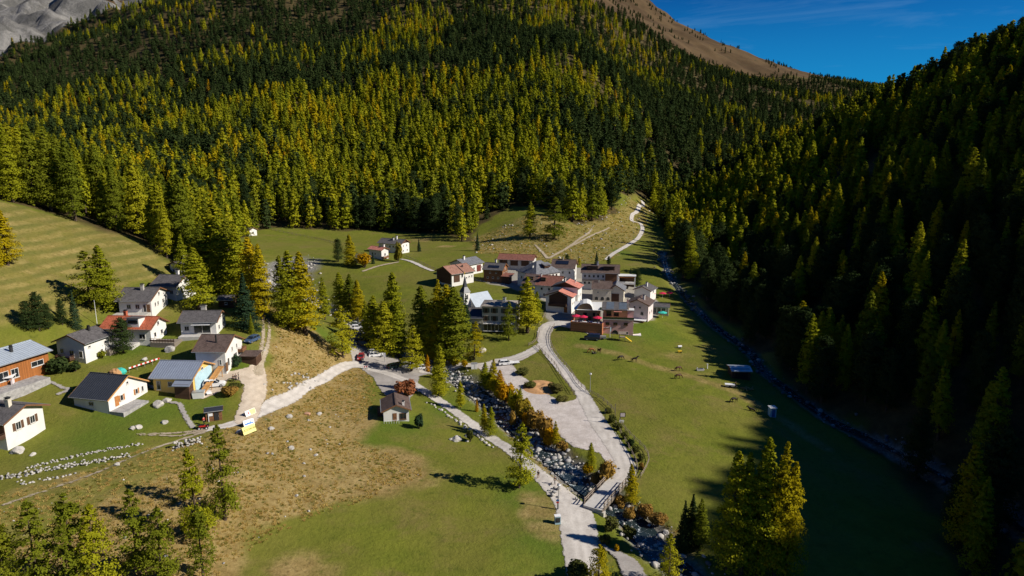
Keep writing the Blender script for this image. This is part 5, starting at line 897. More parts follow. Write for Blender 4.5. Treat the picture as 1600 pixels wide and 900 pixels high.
chimney(ro, 3.0, 1.0, 9.3, .5, .5, .9, 'pink'); MB().box((-.2,-3.6,7.35), (2.6,1.4,.08), 0, -.1).build('awning', M['roof_salmon'], r); MB().box((3.9,-1.4,7.72), (2.3,3.0,.14)).build('tower_roof', M['metal_white'], r)
b = MB(); b.box((6.1,-1.0,-.9), (2.6,6.8,1.7)); b.build('side_terrace', M['white'], r)
x2, y2 = W(918, 505); r = empty('ochre_wing', (x2+.3, y2+5.2, float(H(x2, y2))), R_(-7), 'ochre fronted hotel wing with a pale sheet roof and curved gable', 'hotel'); b = MB(); b.prism_x([(-3.6,-3),(3.6,-3),(3.6,4.2),(-3.6,4.2)], -4.0, 4.6); b.build('wall', M['ochre'], r)
b = MB(); pr = [(-3.3,4.1),(-2.9,5.0),(-2.2,5.8),(-1.2,6.3),(0,6.45),(1.0,6.1),(1.6,5.3),(1.9,4.1)]; b.prism_y(pr, -3.62, -3.2); b.build('curved_gable', M['ochre'], r); b = MB(); b.prism_y([(p[0]*1.05-.02,p[1]+.16) for p in pr]+[(p[0]*1.05-.02,p[1]+.04) for p in pr[::-1]], -4.0, 2.5); b.add([(-4.3,-4.0,4.22),(5.0,-4.0,4.22),(5.0,.6,6.0),(-4.3,.6,6.0),(5.0,4.2,4.5),(-4.3,4.2,4.5)], [(0,1,2,3),(3,2,4,5)]); b.build('roof', M['metal_white'], r); window(r, -.6, -3.6, 2.6, 1.3, 1.3, 'F', 'frame_wood'); window(r, 2.4, -3.6, 2.6, .9, 1.2, 'F', 'frame_wood'); window(r, 3.8, -3.6, 2.6, .8, 1.1, 'F', 'frame_wood'); door(r, 1.0, -3.6, -.1, 1.1, 2.1, 'F')
MB().box((5.2,-2.6,4.5), (1.6,2.4,.8)).build('planter', M['plant'], r)
xa, ya = W(892, 517); xb, yb = W(940, 524); ang = math.atan2(yb-ya, xb-xa); TL = math.hypot(xb-xa, yb-ya); TZ = float(H((xa+xb)/2, (ya+yb)/2)); TC = ((xa+xb)/2-math.sin(ang)*2.6, (ya+yb)/2+math.cos(ang)*2.6); TROT = ang
r = empty('sun_terrace', (TC[0], TC[1], TZ), ang, 'raised sun terrace clad in reddish boards in front of the ochre wing', 'terrace'); MB().box((0,0,.6), (TL,5.2,3.6)).build('platform', M['wood_brown'], r); b = MB(); b.box((0,-2.68,1.35), (TL+.2,.14,3.9)); b.box((TL/2+.08,0,1.35), (.14,5.3,3.9)); b.box((-TL/2-.08,0,1.35), (.14,5.3,3.9)); b.build('board_fence', M['terrace_wood'], r)
def on_terrace(u, w): return (TC[0]+math.cos(TROT)*u-math.sin(TROT)*w, TC[1]+math.sin(TROT)*u+math.cos(TROT)*w, TZ+2.4)
x, y = W(943, 519); r = empty('side_canopy', (x, y+.5, float(H(x, y))), R_(-7), 'grey pent canopy with white posts at the right end of the sun terrace', 'canopy'); MB().box((0,0,2.3), (3.2,3.6,.12), 0, .3).build('roof', M['metal_grey'], r); b = MB()
for s in (-1,1): b.box((s*1.3,-1.4,.8), (.14,.14,2.4)); b.box((s*1.3,1.4,1.2), (.14,.14,3.2))
b.build('post', M['white_paint'], r); MB().box((-.2,-.4,.5), (1.6,1.2,1.1)).build('counter', M['white_paint'], r)
# --- church and three-storey house
x, y = W(727, 494); z = float(H(x, y)); CX, CY_ = x, y; r = empty('church', (x, y, z), R_(40), 'small white church with a grey roof and a slim spired tower', 'church'); MB().box((0,0,3.2), (2.5,2.5,10.8)).build('tower', M['white'], r); b = MB(); hs = 1.45
b.add([(-hs,-hs,8.6),(hs,-hs,8.6),(hs,hs,8.6),(-hs,hs,8.6),(-.62,-.62,10.4),(.62,-.62,10.4),(.62,.62,10.4),(-.62,.62,10.4),(0,0,14.6)], [(3,2,1,0),(0,1,5,4),(1,2,6,5),(2,3,7,6),(3,0,4,7),(4,5,8),(5,6,8),(6,7,8),(7,4,8)]); sp = b.build('spire', M['metal_dark'], r); b = MB(); b.bar((0,0,14.5), (0,0,15.6), .08); b.bar((-.3,0,15.2), (.3,0,15.2), .08); b.build('cross', M['yellow_paint'], sp)
for f, (px_, py_) in {'F':(0,-1.25),'R':(1.25,0),'L':(-1.25,0),'B':(0,1.25)}.items():
    rz = {'F':0,'R':math.pi/2,'B':math.pi,'L':-math.pi/2}[f]; b = MB(); b.prism_y([(-.36,6.2),(.36,6.2),(.36,7.4),(.2,7.75),(0,7.85),(-.2,7.75),(-.36,7.4)], -.05, .06); o = b.build('belfry_window', M['dark'], r); o.location = (px_, py_, 0); o.rotation_euler = (0, 0, rz)
b = MB(); b.prism_x([(-3.9,-2),(3.9,-2),(3.9,4.0),(0,7.4),(-3.9,4.0)], 1.3, 9.4); b.build('nave', M['white'], r); b = MB(); b.prism_x([(-4.4,3.75),(0,7.62),(4.4,3.75),(4.4,3.5),(0,7.36),(-4.4,3.5)], 1.26, 9.8); b.build('nave_roof', M['metal_light'], r)
for p in (3,5.2,7): window(r, p, -3.9, 2.2, .6, 1.6, 'F', 'frame')
door(r, 9.4, 0, 0, 1.2, 2.2, 'R')
x, y = W(775, 519); rT, ro = hip('three_storey_house', 'beige three-storey house with a low grey hip roof below the church', x+1.6, y+4.4, -6, 12.4, 9.2, 8.3, 1.1, 4.5, 'cream', 'roof_warm'); r = rT
for zz in (4.2, 6.8):
    for p in (-4.4,-1.7,1.6,4.2): window(r, p, -4.1, zz, 1.1, 1.5, 'F', 'frame_wood', 'shutter_green')
    for p in (-2,1.4): window(r, 5.7, p, zz, .9, 1.4, 'R', 'frame_wood', 'shutter_green')
b = MB(); b.box((-.2,-4.7,1.5), (9.8,1.3,2.2)); b.build('glazed_porch', M['glass'], r); b = MB()
for k in range(9): b.box((-5.0+k*1.2,-5.38,1.5), (.1,.08,2.3))
b.box((-.2,-5.0,2.7), (10.2,1.6,.16)); b.box((-.2,-5.0,.3), (10.2,1.6,.16)); b.build('porch_frame', M['frame'], r); chimney(ro, 1.2, -.8, 9.0, .9, .7, 1.2); door(r, 3.6, -4.1, -.4, 1.1, 2.2, 'F')
S = house('annex', 'low beige annex with a dark blue-grey roof left of the three-storey house', (x-6.0,y+4.6,-6,4.6,8.4), 4.2, .5, 'cream', 'metal_dark', .4, .2); S.wins('F', [(-1.1,2.2,.7,.9),(1.1,2.2,.7,.9)])
S = house('parsonage', 'grey roofed house between church and three-storey house', (x-7.0,y+13,-6,5.0,6.0), 2.4, .5, 'cream', 'roof_slate', .4, .3); S.wins('F', [(0,1.4,.8,.9)])
# --- horse shelter on the meadow
S = house('horse_shelter', 'dark wooden horse shelter with a shiny pale sheet roof at the edge of the shade', (63.8,183.2,-3,5.8,5.6), 2.3, .22, 'wood_dark', 'metal_light', .5, .4, cat='shelter'); b = MB(); b.box((0,-S.hw-.04,.9), (3.4,.1,1.7)); b.build('opening', M['black'], S.r); b = MB(); b.box((0,-1.5,S.zr-1.5*.22+.05), (4.6,.9,.03), 0, .21); b.build('roof_band', M['metal_blue'], S.roof)  # black panel paints the shade inside the opening; blue-grey band crosses the roof
# ------------------------------------------------------------------ bridge, walls, stones, fences
def at(u, v): x, y = W(u, v); return x, y, float(H(x, y))
def plane_at(u, v, z): d = ray(u, v); t = (z-CZ)/d[2]; return d[0]*t, d[1]*t
A_ = np.array(plane_at(928.5, 790.5, .35)); B_ = np.array(plane_at(963, 752, .35)); dv = B_-A_; BL = float(np.linalg.norm(dv)); ba = math.atan2(dv[1], dv[0])
r = empty('road_bridge', ((A_[0]+B_[0])/2, (A_[1]+B_[1])/2, .35), ba, 'short road bridge with pale deck and timber railings over the rocky creek', 'bridge'); MB().box((0,0,-.25), (BL+1.5,3.6,.5)).build('deck', M['concrete'], r)
for s in (-1, 1):
    b = MB(); n = 7
    for k in range(n): b.box((-BL/2+k*BL/(n-1), s*1.95, .35), (.16,.16,1.7))
    for zz in (.6, 1.05): b.box((0, s*1.86, zz), (BL+.3,.07,.16))
    b.build('railing', M['rail'], r); MB().box((0, s*1.84, -.28), (BL+1.5,.12,.62)).build('side_beam', M['wood_grey'], r)
for s in (-1, 1): MB().box((s*(BL/2+.4),0,-1.6), (.9,4.4,2.4)).build('abutment', M['stone'], r)
def boulder_mesh(seed, flat=.7):
    bm = bmesh.new(); bmesh.ops.create_icosphere(bm, subdivisions=3, radius=1.0); rr_ = random.Random(seed); o3 = Vector((rr_.uniform(0,50), rr_.uniform(0,50), 3))
    cuts = [(Vector((rr_.gauss(0,1), rr_.gauss(0,1), rr_.gauss(0,.7))).normalized(), rr_.uniform(.55,.85)) for _ in range(9)]
    for v in bm.verts:
        p = v.co.copy()
        for n_, d_ in cuts:
            e = p.dot(n_) - d_
            if e > 0: p -= n_*e*.92
        p *= 1 + .12*mnoise.noise(p*1.8+o3) + .05*mnoise.noise(p*5+o3); p.z *= flat; v.co = p
    me_ = bpy.data.meshes.new('boulder'); bm.to_mesh(me_); bm.free(); return me_
BOUL = [boulder_mesh(40+k, .62+.08*(k % 4)) for k in range(7)]
for me_ in BOUL: me_.materials.append(M['stone'])
BR = BOUL[2].copy(); BR.materials[0] = M['stone_rust']; BG = BOUL[3].copy(); BG.materials[0] = M['stone_grey']
BOULDERS = [(715,688,8,'largest boulder on the grass below the footpath'),(731,682,4.5,'boulder between the largest one and the footpath'),(705,687,3,'small boulder left of the largest one below the footpath'),(248,634,7,'big pale boulder on the lawn between two chalets'),(262,627,5.5,'pale boulder just right of the big lawn boulder'),(207,670,4,'left of two boulders in the lower chalet lawn'),(216,669,4.5,'right of two boulders in the lower chalet lawn'),(27,707,8,'broad pale boulder below the balcony chalet'),(51,711,3.4,'small boulder right of the broad one below the balcony chalet'),(257,661,4.5,'flat stone in the middle of the lower chalet lawn'),(374,676,4.2,'boulder beside the yellow banner'),(424,671,4.6,'boulder on the tan slope right of the banners'),(452,652,5,'flat slab at the hill road foot'),(455,701,4.2,'pale boulder in the middle of the tan slope'),(498,648,4.5,'tilted slab on the tan slope under the hill road'),(752,549,6.5,'boulder on the grass beside the lane under the three-storey house'),(265,548,7.5,'pale boulder on the lawn of the brown roofed chalet'),(226,563,3.8,'small boulder below the deck of the red roofed chalet'),(183,727,4,'boulder at the gap of the stone rows'),(730,690,2.6,'little stone beside the largest boulder'),(1040,833,5,'pale boulder beside the shaded creek bend'),(493,712,3.5,'small stone low on the tan slope'),(463,775,3,'lowest stone on the tan slope')]
for i, (u, v, rp, lb) in enumerate(BOULDERS):
    x, y, z = at(u, v); s = rp*math.hypot(x, y-0)/FPX*1.12; o = mesh_obj('boulder', BOUL[i % 7], None, (x, y, z+s*.25)); o.scale = (s*1.15, s, s); o.rotation_euler = (0, 0, i*1.7); tag(o, lb, 'boulder')
x, y, z = at(480, 648); o = mesh_obj('boulder', BR, None, (x, y, z+.2)); o.scale = (.8,.7,.7); tag(o, 'rust coloured boulder on the tan slope under the hill road', 'boulder')
EDGE = smooth_line(wpoly([(672,628),(690,638),(710,652),(728,664),(745,677),(760,688),(778,700)]), 1.0)
for k in range(26):
    p = EDGE[int(k/26*len(EDGE))]; x, y = p[0]-.5+random.uniform(-.3,.3), p[1]-.6+random.uniform(-.3,.3); s = random.uniform(.25,.6); o = mesh_obj('edging_stone', BOUL[k % 7], None, (x, y, float(H(x,y))+s*.2)); o.scale = (s, s*.9, s); o.rotation_euler = (0,0,k*2.1)
    tag(o, 'pale edging stone in the row along the footpath', 'stone', 'edging stones along the footpath')
STV = []
for me_ in BOUL[:4]:
    bm = bmesh.new(); bmesh.ops.create_icosphere(bm, subdivisions=1, radius=1.0); rr_ = random.Random(len(STV)+9)
    for v in bm.verts: v.co *= rr_.uniform(.72, 1.12)
    STV.append((np.array([v.co[:] for v in bm.verts]), np.array([[v.index for v in f.verts] for f in bm.faces]))); bm.free()
def stone_heap(name, P, S, mats, label, cat, kind=None, seed=1, sq=.7):
    r_s = np.random.default_rng(seed); V = []; F = []; n = 0; mi = []
    for p, s in zip(P, S):
        v, f = STV[r_s.integers(0, 4)]; a = r_s.uniform(0, 6.28); ca, sa = math.cos(a), math.sin(a); q = v*s*np.array([r_s.uniform(.9,1.5), r_s.uniform(.75,1.1), sq*r_s.uniform(.7,1.2)])
        V.append(np.stack([q[:,0]*ca-q[:,1]*sa, q[:,0]*sa+q[:,1]*ca, q[:,2]], -1)+p); F.append(f+n); n += len(v); mi.append(np.full(len(f), r_s.integers(0, len(mats))))
    me_ = np_mesh(name, np.vstack(V), np.vstack(F), mats); mi = np.concatenate(mi).astype(np.int32)
    if len(me_.polygons) == len(mi): me_.polygons.foreach_set('material_index', mi)
    return tag(mesh_obj(name, me_), label, cat, None, kind)
def stone_wall(L, rows, size, label, seed, spread=.35):
    C = smooth_line(L, size*.95); P = []; S = []; r_s = np.random.default_rng(seed)
    for p in C:
        for k in range(rows):
            x, y = p[0]+r_s.normal(0, spread), p[1]+r_s.normal(0, spread); s = size*r_s.uniform(.4,.85); P.append((x, y, float(H(x,y))+size*.15+k*size*.55)); S.append(s)
    return stone_heap('dry_stone_wall', np.array(P), S, [M['stone'], M['stone'], M['stone_grey']], label, 'stone wall', None, seed, .75)
stone_wall(wpoly([(44,732),(75,724),(120,713),(160,705),(195,699),(221,694)]) , 2, .29, 'upper row of pale stones on the grass bank below the chalets', 3, .2)
stone_wall(wpoly([(-12,748),(20,746),(60,738),(100,731),(140,724),(170,719),(200,713)]) , 3, .33, 'lower thicker row of pale stones on the grass bank below the chalets', 4, .4)
stone_wall(wpoly([(20,755),(40,757),(62,752),(85,746),(112,740)]) , 1, .42, 'loose stones just under the lower stone row', 6, .6)
stone_wall(wpoly([(274,703),(286,699),(298,696),(311,692)]) , 5, .5, 'short pale retaining wall above the two tall larches', 5, .35)
stone_wall(wpoly([(430,606),(445,604),(460,596),(478,588),(470,602)]), 1, .7, 'white limestone outcrop above the hill road', 8, 1.1)
stone_wall(wpoly([(745,438),(756,440),(768,441),(780,443),(800,447)]), 1, .5, 'low pale wall along the village meadow under the dark timber house', 9, .15)
stone_wall(wpoly([(860,762),(866,768),(869,776)]), 2, .6, 'small heap of pale stones beside the footpath lamp', 12, .5)
def sprinkle(poly, n, seed, lo, hi, pw=2.0, extra=None):
    r_s = np.random.default_rng(seed); P = []; S = []; x0,x1,y0,y1 = poly[:,0].min(),poly[:,0].max(),poly[:,1].min(),poly[:,1].max()
    while len(P) < n:
        x = r_s.uniform(x0,x1,400); y = r_s.uniform(y0,y1,400); k = inside(x,y,poly) & (vnoise(x,y,9,seed) > r_s.random(400)*.9)
        if extra is not None: k &= extra(x,y)
        s = lo+(hi-lo)*r_s.random(400)**pw
        for a,b,c in zip(x[k],y[k],s[k]): P.append((a,b,float(H(a,b))+c*.2)); S.append(c)
    return P, S
P, S_ = sprinkle(ROCKY, 340, 31, .2, .85, 3.2); stone_heap('scattered_stones', np.array(P), S_, [M['stone'], M['stone_grey']], 'pale stones scattered over the rocky slope behind the village', 'stones', 'stuff', 31)
P, S_ = sprinkle(DRY, 170, 33, .08, .42, 3.5); stone_heap('scattered_stones', np.array(P), S_, [M['stone'], M['stone_grey']], 'small pale stones scattered over the tan slope', 'stones', 'stuff', 33)
P, S_ = sprinkle(BANK, 240, 35, .12, .5, 2.5); stone_heap('scattered_stones', np.array(P), S_, [M['stone'], M['stone_grey']], 'stones scattered along the creek banks', 'stones', 'stuff', 35)
def creek_stones(L, n, w, lo, hi, seed, label, mats):
    r_s = np.random.default_rng(seed); i = r_s.integers(0, len(L)-1, n); T = np.gradient(L, axis=0); T /= np.linalg.norm(T, axis=1)[:,None]; o = r_s.normal(0, w, n); s = lo+(hi-lo)*r_s.random(n)**2.4
    x = L[i,0]-T[i,1]*o+r_s.uniform(-1,1,n); y = L[i,1]+T[i,0]*o+r_s.uniform(-1,1,n); z = H(x,y)+s*.25+.22; stone_heap('creek_stones', np.stack([x,y,z],-1), s, [M[q] for q in mats], label, 'stones', 'stuff', seed, .8)
creek_stones(CREEK, 1500, 2.3, .14, .70, 51, 'grey and white stones filling the bed of the mountain creek', ('stone','stone','stone_grey','stone_dark')); creek_stones(CREEK2, 330, 1.7, .2, .9, 52, 'stones in the shaded creek, coloured darker for the shade', ('stone_grey','stone_dark','stone_dark'))  # second creek gets darker stones, part of its shade is in their colour
creek_stones(CREEK[int(len(CREEK)*.18):int(len(CREEK)*.52)], 240, 2.0, .25, .80, 57, 'big pale boulders in the sunlit creek above the bridge', ('stone','stone_grey','stone_grey'))
x0, y0, _z = at(437, 446); r_s = np.random.default_rng(61); n = 420; xs = x0+r_s.normal(0,5.5,n); ys = y0+r_s.normal(0,14,n); ss = .25+.7*r_s.random(n)**2; stone_heap('stream_bed_stones', np.stack([xs,ys,H(xs,ys)+ss*.2],-1), ss, [M['stone'],M['stone_grey']], 'white rubble of the stream bed beyond the knoll', 'stones', 'stuff', 61)
def fence(L, label, post=2.4, h=1.15, rails=(.5,.95), mat='rail', name='wooden_fence', th=.12):
    C = smooth_line(L, .4); s = np.r_[0, np.cumsum(np.linalg.norm(np.diff(C,axis=0),axis=1))]; n = min(95, max(2, int(s[-1]/post)+1)); q = np.linspace(0, s[-1], n); X = np.interp(q,s,C[:,0]); Y = np.interp(q,s,C[:,1]); Z = H(X,Y)
    r = empty(name, (X[0],Y[0],Z[0]), 0, label, 'fence'); pm = MB().box((0,0,h/2-.15), (th,th,h+.3)).build('post', M[mat], r); me_ = pm.data; pm.location = (0,0,0)
    for k in range(1,n): mesh_obj('post', me_, r, (X[k]-X[0],Y[k]-Y[0],Z[k]-Z[0]))
    for zz in rails:
        b = MB(); b.tube([(X[k]-X[0],Y[k]-Y[0]-.08,Z[k]-Z[0]+zz+random.uniform(-.04,.04)) for k in range(n)], .055, 5); b.build('rail', M[mat], r)
fence(wpoly([(866,510),(861.5,519),(860,531),(864,546),(877,564),(890,579),(901,596),(912,609),(926,617),(940,625),(950,634),(961,645)]), 'timber rail fence on the meadow side of the village road')
fence(wpoly([(968,660),(976,672),(990,687),(1007,703),(1014,720),(1008,735),(1001,747)]), 'outer curved timber fence bulging into the meadow above the bridge')
fence(wpoly([(962,664),(974,686),(986,708),(994,724),(996,738)]), 'inner timber fence right beside the road above the bridge')
fence(wpoly([(838,542),(852,555),(866,570),(880,593),(890,606),(896,617)]), 'timber rail fence between village road and grass wedge')
fence(wpoly([(843,520),(840,530),(834,537),(826,541)]), 'short pale fence at the road bend under the three-storey house', 1.6)
fence(wpoly([(390,353),(415,357),(440,363),(460,367),(480,371),(505,376),(528,382)]), 'long weathered fence at the upper edge of the valley meadow', 3.2)
fence(wpoly([(634,402),(650,409),(664,415),(680,422),(696,426)]), 'fence along the white hamlet path', 3.0)
fence(wpoly([(852,492),(848,500),(842,509)]), 'short wooden fence left of the chalet with the timber gable', 2.0)
# lamps, signs, banners
def lamp(u, vb, h, label):
    x, y, z = at(u, vb); r = empty('street_lamp', (x,y,z), 0, label, 'street lamp'); MB().tube([(0,0,-.3),(0,0,h*.5),(0,0,h)], [.10,.07,.055], 8).build('pole', M['metal_grey'], r); b = MB(); b.ell((0,0,h+.22), (.34,.34,.26), 10, 6); b.build('lamp_shade', M['white_paint'], r, None, True); b = MB(); b.tube([(0,0,h+.40),(0,0,h+.55)], [.30,.04], 10); b.build('cap', M['metal_grey'], r)
lamp(872.5, 796, 4.6, 'street lamp with a white head beside the footpath junction'); lamp(922, 613, 4.8, 'street lamp with a white head behind the meadow fence')
def text(body, size, parent, loc, rot, mat, name='lettering'):
    cu = bpy.data.curves.new(name, 'FONT'); cu.body = body; cu.size = size; cu.align_x = 'CENTER'; cu.align_y = 'CENTER'; cu.extrude = .006; cu.materials.append(M[mat]); o = bpy.data.objects.new(name, cu); COL.objects.link(o); dg = bpy.context.evaluated_depsgraph_get(); me_ = bpy.data.meshes.new_from_object(o.evaluated_get(dg)); bpy.data.objects.remove(o); me_.materials.clear(); me_.materials.append(M[mat]); o = mesh_obj(name, me_); o.parent = parent; o.location = loc; o.rotation_euler = rot; return o
M['banner_yellow'] = plain('pale_yellow_banner_cloth', (.80,.75,.28), .7, .04); M['banner_text'] = plain('olive_banner_ink', (.22,.20,.05), .8, .05); M['banner_blue'] = plain('blue_banner_ink', (.10,.25,.62), .7, .1)
def banner(a, bb, h, mats, label, txt=None):
    xa, ya, za = at(*a); xb, yb, zb = at(*bb); L = math.hypot(xb-xa, yb-ya); r = empty('banner', (xa, ya, min(za, zb)), math.atan2(yb-ya, xb-xa), label, 'banner'); dz = zb-za
    b = MB(); t0 = .25; b.add([(0,-.02,t0),(L,-.02,t0+dz),(L,.35*h,t0+dz+h*.93),(0,.35*h,t0+h*.93),(0,.02,t0),(L,.02,t0+dz),(L,.35*h+.04,t0+dz+h*.93),(0,.35*h+.04,t0+h*.93)], [(0,1,2,3),(7,6,5,4),(0,4,5,1),(1,5,6,2),(2,6,7,3),(3,7,4,0)]); cl = b.build('cloth', M[mats], r)
    for s in (0, L): MB().bar((s, .45*h+.02, -.3), (s, .35*h+.08, h+.25+(dz if s else 0)), .08).build('post', M['rail'], r)
    tl = math.atan2(h*.93, .35*h); sl = math.atan2(dz, L)
    if txt:
        for (bd, sz, fx, fz, mt) in txt: text(bd, sz, r, (L*fx, .35*h*fz-.05, t0+dz*fx+h*.93*fz), (tl, -sl, 0), mt)
    return r, L, dz, t0, h
banner((381.3,682),(401,674), 1.55, 'banner_yellow', 'pale yellow banner with faint lettering, lowest of the three on the slope', [('LAZZERONI', .58, .5, .52, 'banner_text')])
r, L, dz, t0, h = banner((382,669.5),(398.5,664), 1.35, 'white_cloth', 'white banner with a blue mountain drawing, middle of the three on the slope')
b = MB(); k = .35*.93
def bp(fx, fz): return (L*fx, .35*h*fz-.04, t0+dz*fx+h*.93*fz)
b.add([bp(.1,.28),bp(.9,.30),bp(.85,.52),bp(.70,.46),bp(.66,.80),bp(.58,.50),bp(.4,.58),bp(.25,.48),bp(.12,.52)], [tuple(range(9))]); b.build('emblem', M['banner_blue'], r)
r, L, dz, t0, h = banner((385,652.5),(400.5,645.5), 1.15, 'white_cloth', 'small banner half white half yellow with a red mark, uppermost of the three'); b = MB(); b.add([bp(.48,.05),bp(.97,.05),bp(.97,.95),bp(.42,.95)], [(0,1,2,3)]); b.build('yellow_field', M['banner_yellow'], r); b = MB(); b.add([bp(.22,.35),bp(.32,.35),bp(.34,.7),bp(.24,.7)], [(0,1,2,3)]); b.build('red_mark', M['red_paint'], r)
def signpost(u, vb, h, label, boards, name='signpost', mat='rail'):
    x, y, z = at(u, vb); r = empty(name, (x,y,z), 0, label, 'sign'); MB().box((0,0,h/2-.15), (.12,.12,h+.3)).build('post', M[mat], r)
    for (zz, w, hh, mt, dx) in boards: MB().box((dx,-.1,zz), (w,.05,hh)).build('board', M[mt], r)
    return r
signpost(945, 661, 3.6, 'tall dark post at the roadside beside the gravel yard', [(3.3,.5,.35,'dark',.1)], 'roadside_post', 'dark')
r = signpost(969.5, 657, 1.9, 'dark framed information board behind the road fence', [(1.45,1.35,1.15,'dark',.45)], 'information_board'); MB().box((.45,-.15,1.45), (1.05,.03,.85)).build('map_panel', M['pale_pink'], r)
signpost(969, 664, 1.3, 'white pair of direction arrows under the information board', [(1.15,1.1,.2,'white_paint',.3),(.8,1.1,.2,'white_paint',.3)], 'direction_sign'); signpost(961, 656, 4.0, 'tall pale wooden pole left of the information board', [], 'wooden_pole'); signpost(871, 796.5, 2.2, 'dark trail post beside the lamp at the footpath junction', [(1.9,.55,.3,'blue_paint',0),(1.5,.5,.25,'red_paint',0)], 'trail_sign', 'dark')
x, y, z = at(871, 818); r = empty('info_cabinet', (x,y,z), .15, 'pale blue metal cabinet on the verge below the footpath junction', 'cabinet'); MB().box((0,0,.75), (1.0,.7,1.5)).build('body', M['pale_blue_paint'], r); MB().box((0,0,1.54), (1.12,.82,.09)).build('lid', M['white_paint'], r); MB().box((0,-.37,.85), (.8,.04,.9)).build('panel', M['glass'], r)
x, y, z = at(601, 566); r = empty('parking_sign', (x,y,z), 0, 'white sign board on a post among the parked cars', 'sign'); MB().box((0,0,1.2), (.1,.1,2.8)).build('post', M['metal_grey'], r); MB().box((0,-.08,2.2), (.7,.04,1.3)).build('board', M['white_paint'], r)
x, y, z = at(571, 577); r = empty('road_barrier', (x,y,z), .1, 'red and white barrier board at the car park entrance', 'barrier'); MB().box((0,0,.75), (1.5,.06,.5)).build('board', M['white_paint'], r); b = MB()
for s in (-.5, .1): b.box((s+.3,-.035,.75), (.28,.03,.48))
b.build('red_stripe', M['red_paint'], r); b = MB()
for s in (-.6,.6): b.box((s,.05,.3), (.08,.4,.9))
b.build('stand', M['metal_grey'], r)
# red and white rail along the building site
xa, ya, za = at(202, 582); xb, yb, zb = at(250, 566); r = empty('site_barrier', (xa,ya,za), math.atan2(yb-ya, xb-xa), 'red and white striped barrier rail behind the house under construction', 'barrier'); L = math.hypot(xb-xa, yb-ya); dz = zb-za; n = 14
b = MB(); c2 = MB()
for k in range(n): (b if k % 2 else c2).bar((L*k/n,0,1.0+dz*k/n), (L*(k+1)/n,0,1.0+dz*(k+1)/n), .08, .34)
b.build('red_stripe', M['red_paint'], r); c2.build('white_board', M['white_paint'], r); b = MB()
for k in range(5): b.box((L*k/4,0,.4+dz*k/4), (.09,.09,1.2))
b.build('post', M['rail'], r)
def flagpole(u, v, h, label, mat):
    x, y, z = at(u, v); r = empty('flagpole', (x,y,z), 0, label, 'flagpole'); MB().tube([(0,0,-.3),(0,0,h)], [.07,.04], 6).build('pole', M['white_paint'], r)
    if mat: MB().box((.18,0,h-.8), (.35,.03,1.4)).build('flag', M[mat], r)
flagpole(152, 508, 6.5, 'tall white flagpole above the red roofed chalet', None); flagpole(953, 527, 3.4, 'short pole with a pale blue flag in front of the pink hotel', 'pale_blue_paint')
# parasols, tables
def parasol(x, y, z, mat, label, group=None, rad=1.5, closed=False):
    r = empty('parasol', (x,y,z), random.uniform(0,1), label, 'parasol', group); MB().tube([(0,0,0),(0,0,2.5)], .035, 6).build('pole', M['white_paint'], r); b = MB(); n = 8
    if closed: b.tube([(0,0,1.0),(0,0,1.6),(0,0,2.45)], [.12,.22,.04], 8)
    else:
        ring = [(rad*math.cos(k*2*math.pi/n), rad*math.sin(k*2*math.pi/n), 2.05) for k in range(n)]; low = [(p[0],p[1],1.9) for p in ring]; b.add(ring+low+[(0,0,2.6)], [(k,(k+1)%n,2*n) for k in range(n)]+[(k+n,(k+1)%n+n,(k+1)%n,k) for k in range(n)])
    b.build('canopy', M[mat], r)
for k, (u, w, lb) in enumerate(((-.40,.6,'left of three on the sun terrace'),(-.16,.3,'middle of three on the sun terrace'),(.30,.5,'right of three on the sun terrace'))): parasol(*on_terrace(u*TL, w), 'red_cloth', 'crimson parasol, '+lb)
def table(x, y, z, rot, label, group=None, mat='wood_grey', name='table'):
    r = empty(name, (x,y,z), rot, label, 'table', group); MB().box((0,0,.73), (1.5,.8,.06)).build('tabletop', M[mat], r)
    for sx in (-1,1):
        for sy in (-1,1): MB().box((sx*.62,sy*.3,.35), (.07,.07,.7)).build('leg', M[mat], r)
    for sy in (-1,1): MB().box((0,sy*.72,.44), (1.5,.28,.06)).build('bench', M[mat], r)
for k in range(6): table(*on_terrace((-.42+.165*k)*TL, -1.0+(k % 2)*1.1), TROT, 'pale table with benches on the sun terrace', 'tables on the sun terrace', 'white_paint')
x, y, z = at(270.5, 458); parasol(x, y, z, 'red_cloth', 'red parasol, left of two beside the half hidden chalet', None, 1.1); parasol(x+1.6, y+.5, z, 'red_cloth', 'red parasol, right of two beside the half hidden chalet', None, 1.1)
x, y, z = at(207, 486); parasol(x, y, z+.2, 'blue_cloth', 'closed blue parasol on the stone terrace of the upper chalet', None, 1, True); x, y, z = at(1035, 497); parasol(x, y, z, 'turq_cloth', 'turquoise parasol in front of the glazed pavilion', None, 1.6)
for k, (u, v, m_, lb) in enumerate(((1018,466,'red_cloth','dark red parasol, left in the shaded garden'),(1035,466,'red_cloth','dark red parasol, middle of the shaded garden'),(1046,465,'red_cloth','dark red parasol, right in the shaded garden'))): x, y, z = at(u, v); parasol(x, y, z, m_, lb)
x, y, z = at(166, 627); table(x, y, z+.1, .3, 'wooden picnic table in front of the anthracite roofed chalet', None, 'wood_orange', 'picnic_table'); x, y, z = at(312, 522); table(x, y, z, .1, 'white garden table beside the awning chalet', None, 'white_paint', 'garden_table')
x, y, z = at(8, 604); r = empty('party_tent', (x,y,z), .3, 'white flat tent roof beside the long orange house at the left edge', 'tent'); MB().box((0,0,2.4), (4.2,3.4,.1), 0, .08).build('roof', M['white_cloth'], r)
for sx in (-1,1):
    for sy in (-1,1): MB().box((sx*1.9,sy*1.5,1.1), (.08,.08,2.5)).build('leg', M['metal_grey'], r)
